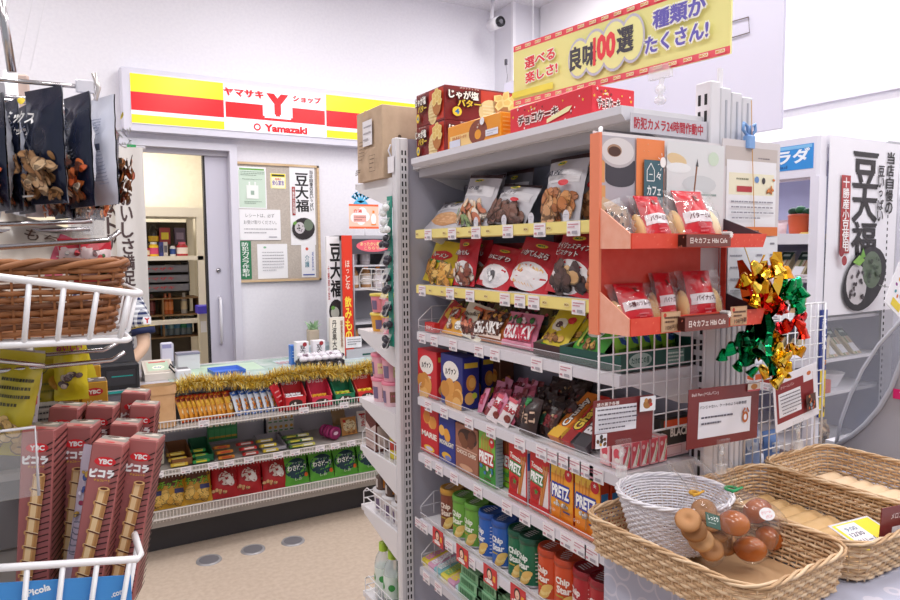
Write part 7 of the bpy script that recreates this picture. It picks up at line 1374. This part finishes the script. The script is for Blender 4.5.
# ================================================================== LEFT RACK (near)
YR = .85           # plane of its near side
lr = thing('wire_display_rack', 'near left display rack of chrome hooks and white wire baskets', 'rack', (0, 0, 0))
def lp(u, v, y=YR): p = at('y', y, u, v); return (p.x, y, p.z)
b = MB(); b.tube([lp(8, 72, 1.2), (lp(8, 72, 1.2)[0], 1.2, .05)], .012, m('#e3e1e6', .3), 12); b.tube([lp(-70, 72, 1.2), (lp(-70, 72, 1.2)[0], 1.2, .05)], .012, m('#e3e1e6', .3), 12)
b.build('post', lr)
b = MB(); b.box(-.42, -.045, 1.18, 1.2, .05, 1.74, m('#b9b6bd', .6)); b.box(-.42, -.045, .9, 1.2, .85, .87, m('#c3c0c8', .5)); b.box(-.42, .03, .9, 1.5, .05, .12, m('#8a8890', .5)); b.build('back_panel', lr)
b = MB(); b.tube([lp(-4, -30, 1.15), lp(12, 72, 1.15)], .006, CHROME, 10); b.build('chrome_pole', lr)
for u0, v0, u1, v1 in ((11, -2, 6, 20), (33, -2, 17, 72), (46, -4, 30, 70)):
    b = MB(); b.tube([lp(u0, v0, 1.3), lp(u1, v1, 1.3)], .0009, m('#e9e7ee', .4), 4); b.build('hanging_wire', lr)
b = MB(); p = lp(16, 73, 1.25); q1 = lp(31, 115, 1.25); b.bbox(p[0], q1[0], 1.25, 1.262, q1[2]-.05, p[2], m('#e2c8bc', .5), .003); b.build('beige_clip', lr)
def hook(u0, v0, u1, v1, y, tip=True, r=.0028, up=(0, 0)):
    b = MB(); a, c = lp(u0, v0, y), lp(u1, v1, y); b.tube([a, c], r, CHROME, 8)
    if tip: b.tube([(c[0], y-.002, c[2]-.016), (c[0]+.004, y-.002, c[2]), (c[0]-.001, y-.002, c[2]+.018)], .003, m('#d9d3d0', .25, .6), 8); b.bbox(c[0]-.022, c[0], y-.004, y+.004, c[2]-.007, c[2]+.009, m('#e3e1ea', .3), .002)
    b.build('hook', lr)
hook(-60, 74, 95, 88, 1.0); hook(-60, 96, 96, 107, 1.1); hook(-60, 92, 40, 99, 1.18, False)
hook(-60, 122, 78, 114, 1.2, False)
for y, (a, c_, e) in ((1.02, ((-40, 226), (92, 221), None)), (1.08, ((-40, 233), (90, 229), None)), (.98, ((-40, 250), (108, 240), (120, 231)))):
    b = MB(); b.tube([lp(*a, y), lp(*c_, y)]+([lp(*e, y)] if e else []), .0035, CHROME, 8); b.build('hook', lr)
for y, (a, c_, e) in ((.95, ((-40, 356), (45, 366), None)), (1.0, ((-40, 375), (112, 360), (125, 352))), (1.12, ((-40, 362), (104, 350), (118, 343)))):
    b = MB(); b.tube([lp(*a, y), lp(*c_, y)]+([lp(*e, y)] if e else []), .003, CHROME, 8); b.build('hook', lr)
for u, v, y in ((96, 222, 1.05), (86, 228, 1.08)):
    b = MB(); p = lp(u, v, y); b.bbox(p[0]-.018, p[0]+.01, y-.003, y+.003, p[2]-.018, p[2]+.018, ACRYL, .002); b.build('clear_tag_holder', lr)
# upper wire basket (side toward camera slopes), rattan inside
def rack_basket(y0, y1, tl, tr, bl, br, n, label_name):
    b = MB(); r = .0036
    A0, A1, B0, B1 = lp(*tl, y0), lp(*tr, y0), lp(*bl, y0), lp(*br, y0)
    b.tube([A0, A1, (A1[0]+.004, y0+.012, A1[2]), (A1[0]+.004, y1, A1[2]+.0)], r*1.15, WIREW, 10); b.tube([B0, B1, (B1[0]+.003, y0+.01, B1[2]), (B1[0]+.003, y1, B1[2])], r, WIREW, 8)
    for i in range(n):
        t = (i+.75)/n; a = [A0[k]+(A1[k]-A0[k])*t for k in range(3)]; c = [B0[k]+(B1[k]-B0[k])*t for k in range(3)]; b.tube([a, c], r*.85, WIREW, 8)
    k = int((y1-y0)/.045)
    for i in range(1, k+1): y = y0+(y1-y0)*i/k; b.tube([(A1[0]+.004, y, A1[2]), (B1[0]+.006, y, B1[2]+.006), (B1[0]-.004, y, B1[2]-.001), (B0[0]-.1, y, B0[2])], r*.8, WIREW, 8)
    return b.build(label_name, lr)
rack_basket(YR, YR+.34, (-75, 268), (137, 294), (-75, 349), (127, 340), 6, 'upper_wire_basket')
s = wicker('rattan_basket', .22, .25, .085, ['#9a6238', '#6f4224', '#955f38'], 'brown rattan basket sitting in the upper white wire basket', (-.05, 1.02, 1.400), 0, rows=10, flare=.018, rr=.0032, pitch=.0135, cr=.03, rim=.0048)
b = MB(); b.add([(-.09, 1.0, 1.515), (-.01, 1.0, 1.512), (-.02, 1.05, 1.545), (-.1, 1.05, 1.565), ], [(0, 1, 2, 3)], m('#e6dccb', .5)); A = Art(b, lambda x, y, o: (x, 1.0-o, y)); 
put(pouch(.11, .12, .03, '#e9ddd0', lambda A: (A.txt('もち', 0, .085, .04, .018, '#6a5040', .02), A.rect(.03, .06, .02, .08, '#c8506a', 3)), seed=4), 'cream_bag', -.035, 1.03, 1.445, .1, .6, .35, label='cream coloured bag with red edge lying in the rattan basket', cat='bag')
# red bordered clear candy bags hanging on the low hook
for i, (u, w) in enumerate(((78, .05), (95, .045))):
    p = lp(u, 240, 1.05); put(pouch(w, .06, .02, '#d9c0c0', lambda A: (A.rect(0, .054, w*.95, .01, '#d8283c', 3), A.scatter(0, .025, w*.7, .035, 16, ['#4a7a4a', '#c8404a', '#e9e3de', '#2c3c2c', '#8a5a5a'], .003, .005)), seed=i, sealc='#c8283c'), 'candy_bag', p[0], 1.05, p[2]-.058, .2+.3*i, 0, label=('left', 'right')[i]+' red bordered clear candy bag hanging above the rattan basket', cat='candy bag')
for i, u in enumerate((14, 30, 44, 58)):
    p = lp(u, 244, 1.12); put(pouch(.03, .045, .015, '#4a5a48', lambda A: A.scatter(0, .02, .02, .03, 10, ['#c8b04a', '#2c3c2c', '#e9e3de'], .003, .004), seed=i), 'candy_bag', p[0], 1.12, p[2]-.045, .4, 0, label='small dark patterned candy bag in the row above the rattan basket, '+nth(i, 4), cat='candy bag', group='small dark candy bags')
# nut bags hanging
def nutbag(kind, seed):
    w, h, t = .072, .14, .024; nuts = ['#c9a27a', '#b58a60', '#d6b48c', '#a87c50']; mix = ['#d9743a', '#c85a2a', '#e8a26a', '#f0dcc4', '#5a2c1c', '#e08a4a']
    def f(A):
        A.scatter(0, h*.24, w*.78, h*.38, 80, mix if kind == 'mix' else nuts, w*.07, w*.12, .6); A.ell(-w*.02, h*.86, w*.1, w*.05, '#e9cf3a', -.5); 
        A.txt('ミックス', -w*.02, h*.72, w*.66, h*.10, '#f3f1f0', .05, rot=-.12); A.txt('ナッツ', .0, h*.60, w*.4, h*.06, '#e9e6e4', .03, rot=-.12); A.rect(-w*.1, h*.06, w*.3, h*.015, '#c9c6c2')
    b = pouch(w, h, t, '#1c2238', f, seed=seed, back='#dfe1ec', tp=.0, wr=.0025, rough=.22)
    B = Art(b, lambda x, z, o: (-x, t/2*max(0, 1-abs(2*x/w)**2.6)*sin(pi*min(max(z/h, 0), 1))**.5+.003+o, z)); B.lines(0, h*.72, w*.6, h*.14, 5, '#8a90a8', .3); B.rect(0, h*.55, w*.34, h*.06, '#3c4258', 1); B.lines(0, h*.35, w*.7, h*.28, 9, '#9aa0b6', .3)
    return b
nb = {k: nutbag(k, i).data('nut_bag') for i, k in enumerate(('mix', 'cashew'))}
def hang(me, u, y, zrel, rz, lab, roll=0, topv=None):
    p = lp(u, 100, y); return put(me, 'nut_bag', p[0], y, zrel, rz, 0, roll, label=lab, cat='nut bag')
# aisle facing bags (edge on to us), plus twisted ones
specs = [(-4, 1.02, 1.55, -1.3, 'mix'), (8, 1.05, 1.55, -1.25, 'mix'), (21, 1.08, 1.55, -1.3, 'mix'), (44, .985, 1.558, -1.0, 'cashew'), (59, 1.1, 1.545, -1.25, 'mix'), (66, 1.06, 1.545, 1.35, 'cashew'), (74, 1.12, 1.54, 1.25, 'mix'), (77, .99, 1.555, -1.2, 'mix'), (90, 1.13, 1.545, 1.2, 'mix'), (101, 1.02, 1.560, 1.95, 'mix')]
labs = ['nut bag at the very left edge, cut by the frame', 'second dark nut bag from the left edge', 'third dark nut bag, left of the turned cashew bag', 'turned navy bag with a cashew picture and white characters, frontmost of the nut bags', 'dark bag directly right of the cashew picture bag', 'nut bag seen by its silver edge near the middle of the hook', 'silver edged nut bag behind the middle ones', 'orange nut picture bag, fourth from the right end of the hook', 'silver backed nut bag just before the last one', 'rightmost nut bag turned to show its pale back with bar code']
for (u, y, z, rz, k), lb in zip(specs, labs): hang(nb[k], u, y, z, rz, lb)
for i, u in enumerate((6, 24, 48, 64, 84)):
    p = lp(u, 210, 1.2); put(pouch(.06, .05, .015, '#cfc6c9', lambda A: A.scatter(0, .025, .04, .03, 8, ['#4a9a5a', '#c84a5a', '#6a5a60'], .003, .005), seed=i, film=None), 'tiny_bag', p[0], 1.2, p[2]-.01, .6, 0, label='small pale bag peeping out under the nut bags, '+nth(i, 5), cat='snack bag', group='small pale bags under the nut bags')
# lower level: yellow snacks
def ybag(u, v, y, w, h, c, art, label, rz=0, roll=0, lean=.1):
    p = lp(u, v, y); put(pouch(w, h, .04, c, art, seed=int(u) % 7), 'snack_bag', p[0], y, p[2], rz, lean, roll, label=label, cat='snack bag')
ybag(45, 438, 1.15, .075, .115, '#a8961a', lambda A: (A.txt('ナッツ', -.01, .1, .04, .012, '#5a5a1a', .03), A.lines(-.01, .07, .05, .03, 3, '#7a7a24', .3), A.rect(-.005, .035, .05, .04, '#b8b2a6', 2), A.lines(-.005, .035, .045, .035, 4, '#4a4a4a', .3), A.ell(.022, .08, .015, .01, '#b8882a', -.6)), 'mustard yellow back of a hanging snack bag behind the tall biscuit boxes')
ybag(72, 400, 1.13, .045, .10, '#d8c528', lambda A: (A.txt('おいしい', 0, .078, .034, .011, '#c0306a', .05), A.scatter(.002, .03, .03, .02, 9, ['#6a5a5a', '#c9b8a8'], .004, .006)), 'bright yellow bag with pink characters above the tall biscuit boxes', -.1)
ybag(82, 405, 1.2, .07, .13, '#b8a81e', lambda A: (A.scatter(0, .04, .05, .05, 14, ['#8a8478', '#c9bfae', '#4a4438'], .006, .01)), 'olive yellow bag hanging behind the right small biscuit box', .1, -.25)
ybag(18, 445, 1.05, .04, .125, '#c8c3c6', lambda A: (A.rect(-.005, .095, .018, .05, '#28305a', 2), A.ell(.008, .06, .009, .011, '#c0303a'), A.lines(0, .03, .03, .03, 3, '#9a969c')), 'grey bag with a navy stripe and red mark at the left', .1, .15)
ybag(4, 455, 1.0, .05, .13, '#c9bb3a', lambda A: (A.lines(0, .08, .035, .04, 4, '#4a4a2a', .4), A.scatter(0, .03, .04, .04, 12, ['#d9b878', '#e6cb94', '#c8a464'], .006, .01)), 'yellow cracker bag at the left edge above the wire shelf', -.1, .2)
ybag(45, 365, 1.25, .12, .05, '#8f8c92', lambda A: (A.rect(.015, .025, .025, .008, '#b8404a', 1)), 'grey bag lying behind the chrome hooks under the wire basket')
# biscuit boxes
def picola(c='#a8615f', seed=0):
    w, d, h = .036, .050, .205
    def f(A):
        A.ell(0, h*.895, w*.34, h*.028, '#d8202c', 0, 20); A.txt('YBC', 0, h*.895, w*.44, h*.030, '#f6f0f0', .06); A.txt('ピコラ', -w*.04, h*.825, w*.74, h*.046, '#ffffff', .07, edge='#e6d6e0', ew=.03); A.txt('チョコレート', 0, h*.785, w*.5, h*.014, '#e0b43a', .04)
        for i in range(26): z = h*(.93-.036*i); x0 = w*.47; xl = w*(.30-.012*i) if i < 22 else 0; A.line(x0, z, max(xl, -w*.0), z-h*.018, h*.008, '#3c1614')
        x0, z0, x1, z1 = w*.13, h*.74, -w*.20, h*.0+.004
        A.line(x0, z0, x1, z1, w*.37, '#c8935a'); A.line(x0-w*.05, z0, x1-w*.05, z1, w*.17, '#ebc998'); A.line(x0+w*.13, z0, x1+w*.13, z1, w*.08, '#b07c48')
        for i in range(1, 9):
            t = i/8.6; x = x0+(x1-x0)*t; z = z0+(z1-z0)*t
            A.line(x-w*.2, z+h*.004, x+w*.19, z-h*.014, h*.009, '#5e2a1c'); A.line(x-w*.2, z+h*.010, x+w*.19, z-h*.008, h*.004, '#f0d4a8'); A.ell(x-w*.21, z-h*.0, w*.03, h*.012, '#c8935a')
        A.ell(w*.13, h*.742, w*.185, h*.013, '#e3b77c'); A.ell(w*.13, h*.743, w*.12, h*.0075, '#5a2418')
    def tp(A): A.rect(0, -d*.05, w*.92, d*.8, '#cf8f88'); A.poly([(-w*.46, d*.05), (w*.46, -d*.2), (w*.46, d*.45), (-w*.46, d*.45)], '#9a968e'); A.ell(w*.1, d*.2, w*.25, d*.12, '#e2d8cc'); A.ell(-w*.1, d*.3, w*.2, d*.1, '#5a443c'); A.ell(0, -d*.32, w*.16, d*.07, '#d8303a')
    b = carton(w, d, h, c, f, lambda A: [A.line(-d*.48, h*(.93-.04*i), d*.48, h*(.96-.04*i), h*.013, '#3c1614') for i in range(24)], None, None)
    A = Art(b, Stop(h)); tp(A); return b
pm = picola().data('wafer_roll_box')
YP = .93; zb2 = 1.085
def pput(u, v, y, lean, roll, rz, label, me=None, name='wafer_roll_box'):
    """u, v = centre of the top front edge"""
    p = lp(u, v, y); me = me or pm; h = .2
    mt = Matrix.Rotation(rz, 4, 'Z') @ Matrix.Rotation(-lean, 4, 'X') @ Matrix.Rotation(roll, 4, 'Y'); off = mt @ Vector((0, -.025, .205))
    return put(me, name, p[0]-off.x, p[1]-off.y, p[2]-off.z, rz, lean, roll, label=label, cat='biscuit box')
pput(38, 430, .945, .05, .07, -.3, 'leftmost tall pink wafer roll box in the front row of the lower basket')
pput(76, 427, .985, .05, .06, -.3, 'tall pink wafer roll box, second from the left, half hidden by its neighbour')
pput(108, 444, .915, .08, .17, -.32, 'tall pink wafer roll box nearest the camera, third from the left')
pput(143, 440, .935, .08, .17, -.32, 'rightmost tall pink wafer roll box in the front row')
for i, (u, v, y) in enumerate(((64, 408, 1.05), (100, 407, 1.06), (124, 425, 1.03), (143, 406, 1.08), (134, 393, 1.14))):
    pput(u, v, y, .05, .12, -.25, 'pink wafer roll box in the rear rows, top visible, '+nth(i, 5))
# clear wrapped pictured pack slotted between
b = pouch(.028, .17, .008, '#cdbfd0', lambda A: (A.scatter(0, .11, .02, .06, 16, ['#a83a5a', '#4a5a9a', '#e9dff0', '#c8a04a'], .002, .004), A.frame(0, .06, .018, .05, .001, '#5a5a6a'), A.lines(0, .06, .014, .04, 6, '#6a6a7a', .3)), seed=3, nu=6)
p = lp(72, 590, .94); put(b, 'leaflet_pack', p[0]+.004, .915+.03, p[2]+.01, -.5, .05, .17, label='glossy leaflet pack squeezed between the pink boxes', cat='leaflet')
# yellow boxes behind
ym = carton(.036, .04, .15, '#c9962c', lambda A: (A.ell(0, .135, .012, .006, '#c8242c', 0, 18), A.txt('YBC', 0, .135, .016, .006, '#f3e9e2', .06), A.txt('ピコラ', 0, .118, .02, .008, '#efe6da', .06), A.rect(0, .06, .03, .08, '#d9aa48')), lambda A: A.lines(0, .09, .036, .1, 10, '#4a2a1a', .3), lambda A: (A.rect(0, 0, .034, .038, '#4a3a3c'), A.scatter(0, 0, .026, .03, 6, ['#a89a94', '#d9cfc8', '#7a4a3a'], .003, .006)))
ymd = ym.data('yellow_biscuit_box')
for i, (u, v, y) in enumerate(((64.5, 383, 1.14), (94, 382, 1.15), (88, 366, 1.24))):
    p = lp(u, v, y); put(ymd, 'yellow_biscuit_box', p[0], y+.02, p[2]-.15, 0, 0, label=('left', 'right', 'rear right')[i]+' small yellow biscuit box with red oval behind the pink boxes', cat='biscuit box')
# lower wire basket with blue label strip
rack_basket(.85, 1.22, (-80, 573), (138, 559), (-80, 690), (120, 660), 6, 'lower_wire_basket')
p0, p1 = lp(-60, 588, .853), lp(131, 576, .853); b = MB(); b.prism([(p0[0], p0[2]), (p1[0], p1[2]), (p1[0], p1[2]-.06), (p0[0], p0[2]-.06)], 'y', .855, .857, m('#3f8fd8', .4)); A = Art(b, lambda x, z, o: (x, .855-o, z)); c = lp(42, 590, .853); A.txt('Picola', c[0]-.003, c[2], .022, .008, '#f3f6fb', .04, rot=.1); c = lp(118, 594, .853); A.txt('.com', c[0], c[2], .014, .005, '#e9f0fa', .04, rot=.1); b.build('blue_label_strip', lr)
b = MB(); p = lp(10, 430, .9); b.box(-.2, -.022, .9, .903, p[2]-.08, p[2]-.005, FILM); b.tube([(-.2, .9, p[2]), (-.024, .9, p[2]), (-.024, .9, p[2]-.08)], .0018, m('#d9d9e0', .2), 6); b.build('clear_guard', lr)
b = MB(); b.box(-.4, .02, .87, 1.2, zb2-.004, zb2, m('#a8a39f', .5)); b.build('basket_floor', lr)
b = MB(); b.box(-.4, -.03, 1.1, 1.11, 1.09, 1.25, m('#8f8b8c', .5)); b.box(-.4, -.03, 1.08, 1.1, 1.19, 1.2, m('#c3bebc', .5)); b.build('rear_divider', lr)

# ================================================================== SHOP CLERK
def skin_mesh(name, joints, edges, mt, parent=None, levels=2, root=0):
    me = bpy.data.meshes.new(name); me.from_pydata([j[0] for j in joints], edges, []); o = bpy.data.objects.new(name, me); COL.objects.link(o)
    md = o.modifiers.new('skin', 'SKIN'); md.use_smooth_shade = True
    for i, j in enumerate(joints): r = j[1]; me.skin_vertices[0].data[i].radius = r if isinstance(r, tuple) else (r, r); me.skin_vertices[0].data[i].use_root = (i == root)
    sb = o.modifiers.new('sub', 'SUBSURF'); sb.levels = sb.render_levels = levels
    bpy.context.view_layer.update(); dg = bpy.context.evaluated_depsgraph_get(); m2 = bpy.data.meshes.new_from_object(o.evaluated_get(dg)); m2.materials.clear(); m2.materials.append(m(mt)); m2.name = name
    o.modifiers.clear(); o.data = m2
    if parent: o.parent = parent
    return o
skinm = m('#dcb79c', .55)
base = Vector((.25, 4.2, -.0))
cl = thing('person', 'person in a navy gingham shirt bending behind the counter, face hidden', 'person', base, (0, 0, -.4)); cl.scale = (.92, .92, .92)
# local: faces -Y, x to the person's left; slightly bent forward
J = [((0, .03, .93), (.13, .10)), ((0, .02, 1.08), (.125, .09)), ((0, -.02, 1.24), (.15, .1)), ((0, -.03, 1.35), (.12, .08)), ((-.02, -.05, 1.42), (.05, .05)), ((-.06, -.07, 1.44), (.045, .045)),
     ((.15, -.03, 1.34), .055), ((.21, -.04, 1.20), .045), ((.24, -.08, 1.06), .038), ((.20, -.24, .98), .03), ((.18, -.29, .97), (.03, .02)),
     ((-.15, -.03, 1.34), .055), ((-.21, -.04, 1.20), .045), ((-.24, -.08, 1.06), .038), ((-.20, -.24, .98), .03), ((-.18, -.29, .97), (.03, .02)),
     ((.08, .03, .86), .09), ((.09, .02, .48), .06), ((.09, .05, .09), .042), ((.09, -.06, .04), (.035, .03)),
     ((-.08, .03, .86), .09), ((-.09, .02, .48), .06), ((-.09, .05, .09), .042), ((-.09, -.06, .04), (.035, .03))]
E_ = [(0, 1), (1, 2), (2, 3), (3, 4), (4, 5), (3, 6), (6, 7), (7, 8), (8, 9), (9, 10), (3, 11), (11, 12), (12, 13), (13, 14), (14, 15), (0, 16), (16, 17), (17, 18), (18, 19), (0, 20), (20, 21), (21, 22), (22, 23)]
bodyo = skin_mesh('body', J, E_, skinm, cl)
# head and hands joined into the body mesh
bm = bmesh.new(); bm.from_mesh(bodyo.data)
def addball(c, r, sc):
    r_ = bmesh.ops.create_uvsphere(bm, u_segments=24, v_segments=16, radius=r); 
    for v in r_['verts']:
        x, y, z = v.co; k = 1-.22*max(0, -z/r); v.co = Vector((c[0]+x*sc[0]*k, c[1]+y*sc[1]*k-.01*max(0, -z/r), c[2]+z*sc[2]))
addball((-.08, -.10, 1.535), .1, (.78, .92, 1.15)); addball((-.08, -.195, 1.52), .014, (.9, 1.2, 1.4)); addball((-.001, -.09, 1.53), .02, (.4, .9, 1.4)); addball((-.159, -.09, 1.53), .02, (.4, .9, 1.4))
for f in bm.faces: f.smooth = True
bm.to_mesh(bodyo.data); bm.free()
for sx in (1, -1):
    for k in range(5):
        fx = sx*.18+(k-1.5)*.016 if k < 4 else sx*.18-sx*.035; ln = (.05, .06, .056, .045, .035)[k]
        jj = [((sx*.18, -.28, .97), .012), ((fx, -.31, .972), .0095), ((fx+(0 if k < 4 else -sx*.01), -.31-ln*.6, .968), .0085), ((fx+(0 if k < 4 else -sx*.012), -.31-ln, .955), .007)]
        fo_ = skin_mesh('finger', jj, [(0, 1), (1, 2), (2, 3)], skinm, None, 1)
        bm = bmesh.new(); bm.from_mesh(bodyo.data); bm.from_mesh(fo_.data); bm.to_mesh(bodyo.data); bm.free(); bpy.data.objects.remove(fo_)
b = MB()
for sx in (-1, 1): b.ball((sx*.03-.08, -.188, 1.55), .012, .006, .007, m('#f4f0ee', .3)); b.ball((sx*.03-.08, -.194, 1.55), .005, .003, .006, m('#241a18', .3)); b.ball((sx*.03-.08, -.19, 1.57), .016, .004, .003, m('#201815', .6))
b.ball((-.08, -.186, 1.48), .02, .006, .005, m('#b8625a', .5)); b.build('face', cl)
b = MB(); hm = m('#1b1718', .45); b.ball((-.08, -.08, 1.56), .094, .1, .114, hm, 24, 16)
hv = [v for v in b.v]; b.v = [(x, y if y > -.14 or z > 1.6 else -.13, z) for x, y, z in b.v]; b.ball((-.08, .01, 1.49), .07, .045, .09, hm, 18, 12); b.build('hair', cl)
# gingham shirt: checks of navy and white
gm = bpy.data.materials.new('gingham'); gm.use_nodes = True; nt = gm.node_tree; N = nt.nodes; Lk = nt.links; bs = N['Principled BSDF']; bs.inputs['Roughness'].default_value = .8; tc = N.new('ShaderNodeTexCoord')
def wavec(rot):
    mp = N.new('ShaderNodeMapping'); mp.inputs['Rotation'].default_value = rot; w_ = N.new('ShaderNodeTexWave'); w_.inputs['Scale'].default_value = 11; w_.bands_direction = 'X'; g_ = N.new('ShaderNodeMath'); g_.operation = 'GREATER_THAN'; g_.inputs[1].default_value = .5
    Lk.new(tc.outputs['Object'], mp.inputs[0]); Lk.new(mp.outputs[0], w_.inputs['Vector']); Lk.new(w_.outputs['Fac'], g_.inputs[0]); return g_
a1_, a2_ = wavec((0, pi/2, 0)), wavec((0, 0, .78)); ad = N.new('ShaderNodeMath'); ad.operation = 'ADD'; Lk.new(a1_.outputs[0], ad.inputs[0]); Lk.new(a2_.outputs[0], ad.inputs[1]); hf = N.new('ShaderNodeMath'); hf.operation = 'MULTIPLY'; hf.inputs[1].default_value = .5; Lk.new(ad.outputs[0], hf.inputs[0]); mx = N.new('ShaderNodeMix'); mx.data_type = 'RGBA'; mx.inputs[6].default_value = (*rgb('#1d2a5c'), 1); mx.inputs[7].default_value = (*rgb('#f0f1f6'), 1); Lk.new(hf.outputs[0], mx.inputs[0]); Lk.new(mx.outputs[2], bs.inputs['Base Color'])
SJ = [((0, .03, .90), (.165, .125)), ((0, .02, 1.08), (.155, .115)), ((0, -.02, 1.24), (.17, .12)), ((0, -.03, 1.36), (.13, .09)), ((0, -.045, 1.42), (.065, .06)), ((.16, -.03, 1.345), .07), ((.205, -.04, 1.23), .066), ((.228, -.055, 1.15), .064), ((-.16, -.03, 1.345), .07), ((-.205, -.04, 1.23), .066), ((-.228, -.055, 1.15), .064)]
skin_mesh('shirt', SJ, [(0, 1), (1, 2), (2, 3), (3, 4), (3, 5), (5, 6), (6, 7), (3, 8), (8, 9), (9, 10)], gm, cl)
for sx in (-1, 1):
    b = MB(); b.tube([(sx*.224, -.052, 1.165), (sx*.231, -.058, 1.13)], .067, m('#1b2550', .7), 18); b.tube([(sx*.2235, -.0515, 1.168), (sx*.224, -.052, 1.165)], .0685, m('#d9b83a', .6), 18); b.build('sleeve_cuff', cl)
b = MB(); A = Art(b, lambda x, z, o: (x, -.0-o, z)); A.rect(0, 0, .045, .045, '#f3f1f6'); A.txt('Y', 0, 0, .028, .03, '#d0202c', .06); b.build('sleeve_badge', cl, (.265, -.098, 1.215), (-.1, .0, .55))
TJ = [((0, .03, .93), (.14, .115)), ((0, .03, .86), (.15, .12)), ((.085, .03, .80), .095), ((.092, .02, .48), .075), ((.092, .05, .1), .06), ((-.085, .03, .80), .095), ((-.092, .02, .48), .075), ((-.092, .05, .1), .06)]
skin_mesh('trousers', TJ, [(0, 1), (1, 2), (2, 3), (3, 4), (1, 5), (5, 6), (6, 7)], '#23222a', cl)
for sx in (-1, 1): b = MB(); b.ball((sx*.092, -.0, .04), .045, .12, .045, m('#1d1c20', .5)); b.build('shoe', cl)

# ================================================================== LIGHT
w = bpy.data.worlds.new('world'); SC.world = w; w.use_nodes = True; bgn = w.node_tree.nodes['Background']; bgn.inputs[0].default_value = (.90, .93, 1.0, 1); bgn.inputs[1].default_value = .5
def area(x, y, z, sx, sy, e, col=(1, .985, .97), rot=(0, 0, 0)):
    l = bpy.data.lights.new('ceiling_or_chiller_light', 'AREA'); l.shape = 'RECTANGLE'; l.size = sx; l.size_y = sy; l.energy = e; l.color = col; o = bpy.data.objects.new('ceiling_or_chiller_light', l); COL.objects.link(o); o.location = (x, y, z); o.rotation_euler = rot; return o
for x in (-.4, 1.2, 2.6):
    for y in (-.6, 1.2, 3.0):
        area(x, y, ZC-.04, .22, 1.2, 18.5)
area(.4, 5.1, 2.45, .6, .3, 22, (1, .93, .82))
area(2.62, 2.2, 1.73, .1, 1.2, 2.5, (.93, .95, 1))  # lamp inside the chiller under its header, not on the ceiling
SC.view_settings.view_transform = 'Standard'; SC.view_settings.look = 'None'; SC.view_settings.exposure = 0; SC.view_settings.gamma = 1; SC.view_settings.use_curve_mapping = False
SC.render.film_transparent = False
cy = SC.cycles; cy.max_bounces = 8; cy.transparent_max_bounces = 24; cy.diffuse_bounces = 4; cy.glossy_bounces = 3; cy.transmission_bounces = 6; cy.caustics_reflective = False; cy.caustics_refractive = False; cy.use_denoising = True; cy.sample_clamp_indirect = 4
bpy.data.objects.remove(fo); bpy.data.curves.remove(fc)
